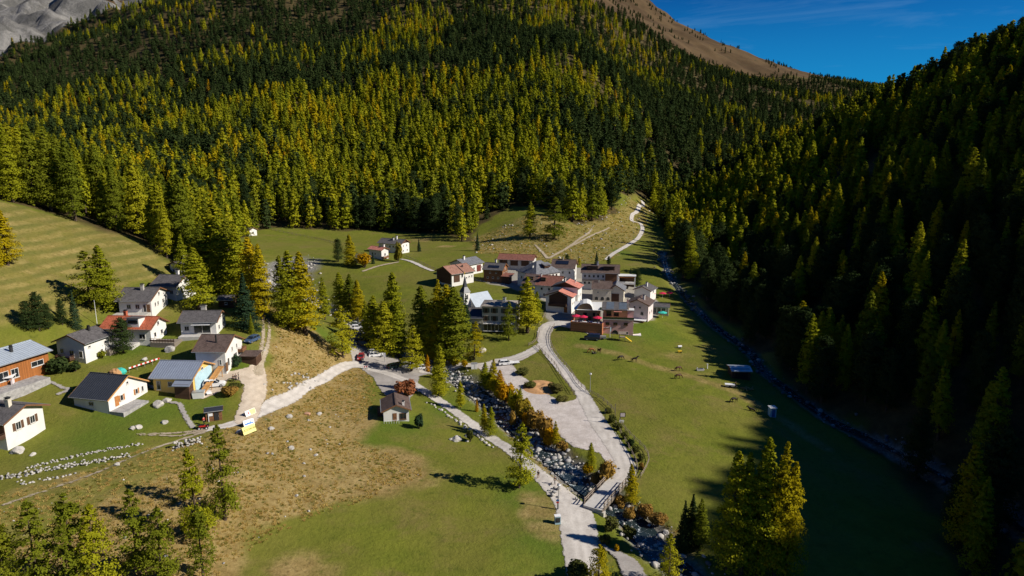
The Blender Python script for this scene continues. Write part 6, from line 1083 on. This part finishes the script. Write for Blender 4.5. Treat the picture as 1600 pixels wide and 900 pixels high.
MB().box((1.7,-.3,.9), (.06,2.4,1.5)).build('side_sheet', M['pale_pink'], r)
# ------------------------------------------------------------------ vehicles
def car_parts(kind):
    L, Wd, hb, ht = {'estate':(4.6,1.82,.92,1.5),'suv':(4.7,1.9,1.0,1.68),'hatch':(4.0,1.74,.9,1.48),'van':(5.0,1.95,1.15,2.0)}[kind]; b = MB(); hx = L/2; w2 = Wd/2
    prof = [(-hx,.35),(-hx+.05,hb-.1),(-hx+.2,hb),(hx-1.25,hb),(hx-.35,hb-.14),(hx-.03,hb-.34),(hx,.35),(hx-.2,.24),(-hx+.2,.24)]
    n = len(prof); P = [(x,s*w2*k,z) for s, k in ((-1,.94),(-1,1.0),(1,1.0),(1,.94)) for (x,z) in prof]
    P = []
    for s, k, dz in ((-1,1.0,0),(-.88,1.0,.035),(.88,1.0,.035),(1,1.0,0)): P += [(x*(1 if abs(s) < 1 else .99), s*w2, z+(dz if z > .5 else 0)) for x, z in prof]
    fs = [tuple(range(n)), tuple(3*n+i for i in range(n))[::-1]]+[(r_*n+(i+1)%n, r_*n+i, (r_+1)*n+i, (r_+1)*n+(i+1)%n) for r_ in range(3) for i in range(n)]; b.add(P, fs)
    c = MB(); x0, x1, t0, t1 = {'estate':(-hx+.12,hx-1.25,-hx+.5,hx-2.1),'suv':(-hx+.1,hx-1.2,-hx+.42,hx-2.0),'hatch':(-hx+.1,hx-1.05,-hx+.45,hx-1.85),'van':(-hx+.05,hx-.8,-hx+.12,hx-1.45)}[kind]
    c.add([(x0,-w2*.95,hb),(x1,-w2*.95,hb),(x1,w2*.95,hb),(x0,w2*.95,hb),(t0,-w2*.76,ht-.07),(t1,-w2*.76,ht-.07),(t1,w2*.76,ht-.07),(t0,w2*.76,ht-.07)], [(0,1,5,4),(1,2,6,5),(2,3,7,6),(3,0,4,7),(4,5,6,7)])
    t = MB(); t.add([(t0-.06,-w2*.78,ht-.07),(t1+.06,-w2*.78,ht-.07),(t1+.06,w2*.78,ht-.07),(t0-.06,w2*.78,ht-.07),(t0+.12,-w2*.66,ht),(t1-.15,-w2*.66,ht),(t1-.15,w2*.66,ht),(t0+.12,w2*.66,ht)], [(0,1,5,4),(1,2,6,5),(2,3,7,6),(3,0,4,7),(4,5,6,7),(3,2,1,0)])
    xm = (t0+t1)/2
    for s in (-1,1):
        for (xa, xb_) in ((x1,t1),(xm,xm),(x0,t0)): t.bar((xa,s*w2*.955,hb-.02), (xb_,s*w2*.775,ht-.06), .09, .05)
    return L, w2, b, c, t
CARM = {}
def car(u, v, rot, kind, paint, label, name='parked_car'):
    x, y, z = at(u, v); L, w2, b, c, t = car_parts(kind); r = empty(name, (x,y,z+.06), R_(rot), label, 'car'); key = (kind, paint)
    if key not in CARM: CARM[key] = [b.build('body', M[paint], r).data, c.build('windows', M['glass'], r).data, t.build('roof', M[paint], r).data]
    else:
        for nm, me_ in zip(('body','windows','roof'), CARM[key]): mesh_obj(nm, me_, r)
    for sx in (-1,1):
        for sy in (-1,1):
            if 'wheel' not in CARM:
                q = MB(); q.tube([(0,-.11,0),(0,.11,0)], .33, 14); w_ = q.build('wheel', M['black'], r); CARM['wheel'] = w_.data; q = MB(); q.tube([(0,-.125,0),(0,.125,0)], .2, 10); CARM['rim'] = q.build('rim', M['metal_grey'], w_).data
            else: w_ = mesh_obj('wheel', CARM['wheel'], r); mesh_obj('rim', CARM['rim'], w_)
            w_.location = (sx*L*.31, sy*(w2-.06), .32)
        for nm, xx, mt in (('headlight', L/2-.06, 'white_paint'),('tail_light', -L/2+.02, 'red_paint')):
            MB().box((xx, sx*(w2-.3), .68), (.1,.36,.16)).build(nm, M[mt], r)
    return r
for nm, c_ in (('car_white',(.78,.78,.78)),('car_silver',(.42,.43,.45)),('car_blue',(.06,.10,.18)),('car_navy',(.018,.025,.06)),('car_red',(.32,.03,.025)),('car_black',(.014,.014,.016)),('car_green',(.02,.05,.045))): M[nm] = plain(nm.replace('car_','')+'_car_paint', c_, .22, .03, 2, .6)
car(335, 604, 18, 'suv', 'car_white', 'white estate car parked beside the house under construction'); car(394, 534, -104, 'estate', 'car_blue', 'blue-grey car parked on the grass beside the terrace track'); car(925, 531, 172, 'van', 'car_navy', 'dark blue van in front of the sun terrace')
for a in [(558,514,10,'hatch','car_white','white car, farthest left in the car park'),(568,511,15,'hatch','car_silver','silver car at the far end of the car park'),(554,522,5,'hatch','car_red','red car in the upper car park row'),(563,527,8,'estate','car_blue','blue-grey car under the red one in the car park row'),(566,534,8,'estate','car_black','black car below the blue-grey one in the car park row'),(570,541,8,'suv','car_navy','navy car in the shaded lower car park row'),(577,527,8,'hatch','car_white','white car beside the blue-grey one in the car park row'),(564,561,-85,'hatch','car_red','dark red car alone on the gravel at the car park entrance'),(588,557,20,'estate','car_white','white car under the broad larch'),(584,553,20,'hatch','car_silver','silver car behind the white one under the broad larch'),(617,575,40,'estate','car_green','dark green car, first of three under the round topped larch'),(627,573,40,'estate','car_black','black car, second of three under the round topped larch'),(636,573,40,'hatch','car_silver','silver car, third of three under the round topped larch'),(661,577,20,'hatch','car_white','white car beside the lane bridge')]: car(*a)
car(791, 570, 12, 'estate', 'car_white', 'white car parked at the top of the gravel yard')
x, y, z = at(802, 569); r = empty('flat_trailer', (x,y,z), R_(14), 'flat white trailer next to the white car on the gravel yard', 'trailer'); MB().box((0,0,.62), (3.4,1.7,.14)).build('bed', M['white_paint'], r); MB().bar((-1.7,0,.55), (-2.9,0,.45), .1).build('drawbar', M['metal_grey'], r)
for s in (-1,1): q = MB(); q.tube([(0,s*.8-.1,.3),(0,s*.8+.1,.3)], .3, 12); q.build('wheel', M['black'], r)
x, y, z = at(941, 530); r = empty('box_trailer', (x,y,z), R_(-6), 'small grey box trailer beside the dark blue van', 'trailer'); MB().box((0,0,.75), (2.3,1.3,.7)).build('box', M['metal_grey'], r); MB().bar((1.1,0,.45), (2.0,0,.4), .08).build('drawbar', M['metal_grey'], r)
for s in (-1,1): q = MB(); q.tube([(0,s*.7-.08,.3),(0,s*.7+.08,.3)], .3, 12); q.build('wheel', M['black'], r)
x, y, z = at(741, 576); r = empty('white_cabinet', (x,y,z), .1, 'white cabinet on the verge where the lane meets the gravel yard', 'cabinet'); MB().box((0,0,.8), (1.7,1.0,1.6)).build('body', M['white_paint'], r); MB().box((0,0,1.64), (1.85,1.15,.08)).build('lid', M['metal_grey'], r); MB().box((.4,-.52,.8), (.7,.04,1.3)).build('door', M['white'], r)
x, y, z = at(318, 670); r = empty('quad_bike', (x,y,z), R_(14), 'small black and red quad bike on the track below the wooden hut', 'quad bike'); MB().box((0,0,.62), (1.7,.55,.26), 0, 0, .8).build('body', M['red_paint'], r); MB().box((-.2,0,.85), (.8,.36,.14)).build('seat', M['black'], r); b = MB(); b.tube([(.5,0,.7),(.38,0,1.1)], .03, 5); b.tube([(.36,-.38,1.12),(.36,.38,1.12)], .03, 5); b.build('handlebar', M['black'], r); b = MB(); b.box((.85,0,.82), (.5,.8,.05)); b.box((-.85,0,.82), (.6,.85,.05)); b.build('rack', M['black'], r)
for sx in (-1,1):
    for sy in (-1,1): q = MB(); q.tube([(sx*.68,sy*.52-.14,.3),(sx*.68,sy*.52+.14,.3)], .31, 12); w_ = q.build('wheel', M['black'], r); q = MB(); q.tube([(sx*.68,sy*.52-.16,.3),(sx*.68,sy*.52+.16,.3)], .15, 8); q.build('rim', M['white_paint'], w_)
x, y, z = at(311, 621); r = empty('skip_container', (x,y,z), .25, 'pale grey container on the building site gravel', 'container'); b = MB(); b.box((0,0,.7), (2.2,1.5,1.4), 0, 0, 1.12); b.build('tub', M['metal_white'], r); MB().box((0,0,1.42), (2.5,1.75,.08)).build('rim', M['metal_grey'], r)
x, y, z = at(321, 617); r = empty('white_trailer', (x,y,z), .5, 'white tarpaulin covered heap behind the pale grey container', 'trailer'); MB().box((0,0,.5), (2.6,1.3,.5), 0, 0, .8).build('bed', M['white_paint'], r); b = MB(); b.tube([(0,-.7,.3),(0,.7,.3)], .3, 10); b.build('wheel', M['black'], r)
x, y, z = at(182, 583); r = empty('rubble_heap', (x,y,z), 0, 'orange gravel heap half covered by a green sheet behind the anthracite roof', 'heap'); r.scale = (.68,)*3; b = MB(); b.ell((0,0,.1), (2.4,1.8,1.5), 12, 6, .08, 3); b.build('gravel', M['sawdust'], r); b = MB(); b.ell((1.2,.5,.35), (1.9,1.4,1.35), 12, 6, .06, 4); b.build('sheet', M['turq_cloth'], r)
# sawdust heap on the yard
x, y, z = at(843, 606); V = []; n = 26; gx_ = np.linspace(-1,1,n); X, Y = np.meshgrid(gx_, gx_); Rr = np.sqrt(X*X+Y*Y); Zh = np.clip(1-Rr**1.6, -.15, 1)*.55*(1+.9*fbm(X*6, Y*6, 2.0, 3, 5)); th = R_(-35); Xw = x+(X*4.8*math.cos(th)-Y*4.4*math.sin(th)); Yw = y+(X*4.8*math.sin(th)+Y*4.4*math.cos(th)); Zw = H(Xw, Yw)+Zh+.05
idx = np.arange(n*n).reshape(n,n); Fq = np.stack([idx[:-1,:-1],idx[:-1,1:],idx[1:,1:],idx[1:,:-1]],-1).reshape(-1,4); tag(mesh_obj('sawdust_heap', np_mesh('sawdust_heap', np.stack([Xw.ravel(),Yw.ravel(),Zw.ravel()],-1), Fq, [M['sawdust']], None, True)), 'low orange-brown sawdust heap spread on the gravel yard', 'sawdust heap')
x, y, z = at(825, 604); r = empty('wood_splitter', (x,y,z), .2, 'small dark machine on the edge of the sawdust heap', 'machine'); MB().box((0,0,.55), (1.5,.8,.5)).build('body', M['dark'], r); MB().bar((.4,0,.7), (1.6,0,1.2), .16).build('arm', M['dark'], r); b = MB(); b.tube([(-.4,-.5,.3),(-.4,.5,.3)], .3, 10); b.build('wheel', M['black'], r); MB().bar((-.7,0,.4), (-2.2,0,.3), .08).build('drawbar', M['dark'], r)
# ------------------------------------------------------------------ people and horses
def skin_obj(name, verts, edges, rads, mat, parent, sub=1, root=0):
    me_ = bpy.data.meshes.new(name); me_.from_pydata(verts, edges, []); o = mesh_obj(name, me_, parent); md = o.modifiers.new('skin', 'SKIN'); md.use_smooth_shade = True; me_.skin_vertices.new() if not me_.skin_vertices else None
    for i, r_ in enumerate(rads): d = me_.skin_vertices[0].data[i]; d.radius = (r_, r_) if not isinstance(r_, tuple) else r_; d.use_root = (i == root)
    s = o.modifiers.new('sub', 'SUBSURF'); s.levels = sub; s.render_levels = sub
    dg = bpy.context.evaluated_depsgraph_get(); ev = bpy.data.meshes.new_from_object(o.evaluated_get(dg)); ev.name = name; ev.materials.clear(); ev.materials.append(M[mat]); o.modifiers.clear(); o.data = ev; bpy.data.meshes.remove(me_); return o
def person(x, y, z, rot, label, top='dark', legs='black', stride=.22, seated=False, hair='hair', group=None, hs=1.0):
    r = empty('person', (x,y,z), rot, label, 'person', group); k = 1 if not seated else 0
    V = [(0,0,.93),(0,0,1.12),(0,.0,1.36),(0,0,1.47),(0,.015,1.53),(0,.01,1.66),(0,.0,1.75)]; E = [(0,1),(1,2),(2,3),(3,4),(4,5),(5,6)]; Rr = [(.14,.10),(.135,.095),(.165,.10),(.06,.06),(.055,.055),(.085,.10),(.06,.07)]
    legsV = []
    for s in (-1, 1):
        f = s*stride*k; i = len(V)
        if seated: V += [(s*.09,.02,.90),(s*.10,.42,.92),(s*.10,.44,.50),(s*.10,.58,.47)]
        else: V += [(s*.09,0,.88),(s*.09,f*.6,.50),(s*.09,f*1.1-.02,.09),(s*.095,f*1.1+.15,.05)]
        E += [(0,i),(i,i+1),(i+1,i+2),(i+2,i+3)]; Rr += [.088,.06,.042,.04]; legsV.append(i)
        j = len(V); V += [(s*.19,0,1.42),(s*.235,-f*.35-.02,1.15),(s*.24,-f*.8+.07,.93),(s*.24,-f*.9+.09,.85)]; E += [(2,j),(j,j+1),(j+1,j+2),(j+2,j+3)]; Rr += [.058,.044,.034,.036]
        for q, (dx, ln, dy) in enumerate(((-.03,.075,0),(-.01,.085,0),(.01,.08,0),(.03,.062,0),(-.035,.05,.035))):
            m_ = len(V); V += [(s*.24+dx,-f*.9+.10+dy*.6,.80),(s*.24+dx*1.1,-f*.9+.105+dy,.80-ln*.5),(s*.24+dx*1.1,-f*.9+.12+dy,.80-ln)]; E += [(j+3,m_),(m_,m_+1),(m_+1,m_+2)]; Rr += [.010,.009,.008]
    skin_obj('body', V, E, Rr, 'skin', r)
    JV = [V[0],V[1],V[2],(0,0,1.45)]; JE = [(0,1),(1,2),(2,3)]; JR = [(.155,.12),(.15,.11),(.18,.115),(.075,.07)]
    for s in (-1, 1):
        i = legsV[0 if s < 0 else 1]; j = i+4; a = len(JV); JV += [V[j],V[j+1],V[j+2]]; JE += [(2,a),(a,a+1),(a+1,a+2)]; JR += [.068,.054,.044]
    skin_obj('jacket', JV, JE, JR, top, r); TV = [V[0],(0,0,.99)]; TE = [(0,1)]; TR = [(.15,.115),(.15,.11)]
    for i in legsV: a = len(TV); TV += [V[i],V[i+1],V[i+2]]; TE += [(0,a),(a,a+1),(a+1,a+2)]; TR += [.098,.072,.056]
    skin_obj('trousers', TV, TE, TR, legs, r); b = MB(); b.ell((0,-.02,1.69), (.098,.118,.115), 10, 6); b.build('hair', M[hair], r, None, True); r.scale = (hs, hs, hs)
    f_ = MB(); f_.ell((-.035,.095,1.665), (.012,.01,.01), 6, 4); f_.ell((.035,.095,1.665), (.012,.01,.01), 6, 4); f_.box((0,.112,1.635), (.022,.03,.04)); f_.box((0,.1,1.595), (.05,.012,.012)); f_.build('face', M['skin'], r); return r
def P_(u, v, rot, label, **kw): x, y, z = at(u, v); return person(x, y, z+kw.pop('up', .08), R_(rot), label, **kw)
M['tan_cloth'] = plain('tan_cloth', (.36,.22,.12), .85, .1); M['navy_cloth'] = plain('navy_cloth', (.025,.03,.05), .85, .1)
P_(841, 748, 160, 'walker in a dark jacket and tan trousers on the footpath by the lone larch', top='navy_cloth', legs='tan_cloth'); P_(867, 757, -150, 'walker dressed in black at the creek side of the footpath', top='black', legs='black')
P_(365, 597, 20, 'person in black, left of three standing beside the terrace road', top='black', legs='black', stride=.05); P_(369, 596, 200, 'person in black, middle of three standing beside the terrace road', top='navy_cloth', legs='black', stride=.05); P_(373, 594, 120, 'person in black, right of three standing beside the terrace road', top='black', legs='navy_cloth', stride=.05)
P_(321, 520, 180, 'person in a white shirt on the terrace under the awning', top='white_cloth', legs='navy_cloth', stride=.05, up=.4); P_(1149, 606, 90, 'person in dark clothes beside the white cart on the meadow', top='black', legs='black', stride=.05); P_(319, 664, 60, 'person in a red top just behind the quad bike', top='red_paint', legs='black', stride=.08)
for k, (u, w) in enumerate(((-.34,-1.4),(-.1,-.2),(.08,-1.5),(.2,.0),(.36,-1.3),(.42,.2))):
    x, y, z = on_terrace(u*TL, w); person(x, y, z-.45, TROT+(0 if k % 2 else math.pi), 'guest seated at a table on the sun terrace', ['white_cloth','red_paint','navy_cloth','tan_cloth'][k % 4], 'navy_cloth', 0, True, group='guests on the sun terrace')
def horse(u, v, rot, coat, label, graze=True, lying=False, hs=1.0, mane='black'):
    x, y, z = at(u, v); r = empty('horse', (x,y,z+(-.62 if lying else 0)*hs), R_(rot), label, 'horse'); r.scale = (hs,)*3
    V = [(-.62,0,1.25),(-.25,0,1.20),(.2,0,1.18),(.55,0,1.22)]; E = [(0,1),(1,2),(2,3)]; Rr = [(.25,.29),(.28,.31),(.28,.31),(.23,.29)]
    if graze: nk = [(.85,0,1.22),(1.15,0,.86),(1.33,0,.50),(1.42,0,.22),(1.44,0,.06)]
    else: nk = [(.82,0,1.48),(1.02,0,1.72),(1.12,0,1.86),(1.36,0,1.70),(1.48,0,1.60)]
    V += nk; E += [(3,4),(4,5),(5,6),(6,7),(7,8)]; Rr += [(.15,.21),(.11,.15),(.10,.12),(.075,.085),(.06,.065)]
    hd = V[6]; 
    for s in (-1,1): i = len(V); V += [(hd[0]-.06,s*.08,hd[2]+.10),(hd[0]-.10,s*.10,hd[2]+.22)]; E += [(6,i),(i,i+1)]; Rr += [.03,.012]
    for s in (-1,1):
        i = len(V); st = .10*s; V += [(.52,s*.15,.98),(.55+st,s*.15,.62),(.53+st,s*.15,.32),(.55+st,s*.15,.08),(.60+st,s*.15,.03)]; E += [(3,i),(i,i+1),(i+1,i+2),(i+2,i+3),(i+3,i+4)]; Rr += [.12,.07,.05,.045,.055]
        i = len(V); V += [(-.60,s*.15,.98),(-.50-st,s*.15,.75),(-.74-st,s*.15,.50),(-.70-st,s*.15,.10),(-.64-st,s*.15,.03)]; E += [(0,i),(i,i+1),(i+1,i+2),(i+2,i+3),(i+3,i+4)]; Rr += [.18,.11,.06,.045,.055]
    skin_obj('body', V, E, Rr, coat, r); skin_obj('tail', [(-.84,0,1.28),(-.98,0,1.05),(-1.0,0,.65),(-.98,0,.42)], [(0,1),(1,2),(2,3)], [.05,.075,.06,.02], mane, r)
    p = [Vector((.5,0,1.52))]+[Vector(q)+Vector((-.10 if graze else -.12,0,.12)) for q in nk[:3]]; b = MB(); b.tube([tuple(q) for q in p], [.05,.07,.06,.04], 5); b.build('mane', M[mane], r)
for nm, c_ in (('coat_chestnut',(.34,.12,.04)),('coat_bay',(.085,.035,.018)),('coat_dark',(.022,.014,.010)),('coat_grey',(.20,.16,.12))): M[nm] = plain(nm.replace('coat_','')+'_horse_coat', c_, .6, .15, 2)
horse(925, 551, 185, 'coat_chestnut', 'bright chestnut horse nearest the playground', True, mane='coat_chestnut'); horse(936, 552, -70, 'coat_bay', 'red-brown horse standing end-on beside the bright chestnut one', False); horse(929, 553, 200, 'coat_grey', 'greyish foal lying at the feet of the chestnut horse', False, True, .7)
horse(969, 563, 25, 'coat_dark', 'black grazing horse, left of the pair in the upper meadow'); horse(991, 566, 5, 'coat_dark', 'dark brown horse, right of the pair in the upper meadow', False); horse(1059, 580, 15, 'coat_bay', 'dark bay grazing horse, upper of two in the middle of the meadow'); horse(1059, 592, 12, 'coat_bay', 'dark bay grazing horse, lower of two in the middle of the meadow'); horse(1147, 629, 200, 'coat_dark', 'black grazing horse at the rim of the forest shade'); horse(1175, 642, 170, 'coat_dark', 'dark horse lying in the forest shade', False, True)
# meadow equipment
x, y, z = at(972, 532); r = empty('climbing_frame', (x,y,z), R_(-8), 'wooden climbing frame with a yellow slide in front of the pink hotel', 'climbing frame')
for sx in (-1,1):
    for sy in (-1,1): MB().box((sx*.9,sy*.7,1.1), (.12,.12,2.6)).build('post', M['rail'], r)
MB().box((0,0,1.2), (2.0,1.5,.1)).build('platform', M['wood_grey'], r); b = MB(); b.prism_x([(-1.0,2.3),(0,2.95),(1.0,2.3),(1.0,2.22),(0,2.85),(-1.0,2.22)], -1.2, 1.2); b.build('roof', M['wood_grey'], r)
b = MB(); b.bar((1.0,-.2,1.25), (2.9,-1.1,.12), .55, .06); b.build('slide', M['yellow_paint'], r); b = MB(); b.bar((-.9,0,2.2), (-3.0,0,2.2), .12); b.bar((-3.0,0,2.2), (-3.2,-.7,-.1), .1); b.bar((-3.0,0,2.2), (-3.2,.7,-.1), .1); b.build('swing_frame', M['rail'], r)
x, y, z = at(1062, 544); r = empty('water_tank', (x,y,z), .2, 'small white water cart on the upper meadow', 'water cart'); r.scale = (.75,)*3; b = MB(); b.tube([(-.8,0,.75),(.8,0,.75)], .45, 12); b.build('tank', M['white_paint'], r); b = MB(); b.tube([(0,-.6,.3),(0,.6,.3)], .3, 10); b.build('wheel', M['black'], r); MB().bar((-.8,0,.4), (-1.9,0,.3), .08).build('drawbar', M['metal_grey'], r)
x, y, z = at(1062, 551); r = empty('hay_rack', (x,y,z), .1, 'yellow wheeled hay feeder below the white water cart', 'feeder'); r.scale = (.7,)*3; MB().box((0,0,.6), (1.5,.8,.6), 0, 0, 1.2).build('trough', M['yellow_paint'], r); b = MB(); b.tube([(.5,-.5,.28),(.5,.5,.28)], .28, 10); b.build('wheel', M['black'], r); MB().bar((.8,0,.6), (1.4,0,.9), .06).build('handle', M['dark'], r)
x, y, z = at(1094, 579); r = empty('water_trough', (x,y,z), .1, 'low pale trough on the bare path across the meadow', 'trough'); b = MB(); b.box((0,0,.25), (2.0,.8,.5), 0, 0, 1.1); b.build('basin', M['concrete'], r); MB().box((0,0,.47), (1.8,.65,.1)).build('water_surface', M['glass'], r); MB().box((-.9,0,.5), (.2,.3,.9)).build('stand', M['concrete'], r)
x, y, z = at(1105, 576); r = empty('salt_post', (x,y,z), 0, 'single short white post right of the pale trough', 'post'); MB().tube([(0,0,-.2),(0,0,1.3)], [.16,.14], 8).build('post', M['white_paint'], r); MB().box((0,0,1.36), (.4,.4,.12)).build('cap', M['white'], r)
x, y, z = at(1140, 605); r = empty('white_cart', (x,y,z), R_(-12), 'white two-wheeled cart below the horse shelter', 'cart'); b = MB(); b.box((0,0,.65), (2.3,1.2,.5), 0, 0, 1.1); b.build('tub', M['white_paint'], r); b = MB(); b.tube([(0,-.75,.32),(0,.75,.32)], .32, 12); b.build('wheel', M['black'], r); MB().bar((1.1,0,.5), (2.0,0,.35), .09).build('drawbar', M['metal_grey'], r)
for k in range(7):
    x, y, z = at(1162+k*2.2, 607+(k % 3)*1.5); a = k*.7; b = MB(); b.tube([(-.9*math.cos(a),-.9*math.sin(a),.2),(.9*math.cos(a),.9*math.sin(a),.25)], .17, 8); tag(b.build('log', M['wood_fresh'], None, (x,y,z)), 'cut log in the loose pile below the horse shelter', 'log', 'logs below the horse shelter')
x, y, z = at(1206, 650); r = empty('booth', (x,y,z), .1, 'pale blue booth standing alone in the forest shade', 'booth'); MB().box((0,0,1.1), (1.5,1.4,2.4)).build('wall', M['pale_blue_paint'], r); MB().box((0,0,2.36), (1.8,1.7,.12), 0, .08).build('roof', M['metal_white'], r); MB().box((0,-.72,1.0), (.8,.05,1.9)).build('door', M['blue_paint'], r)
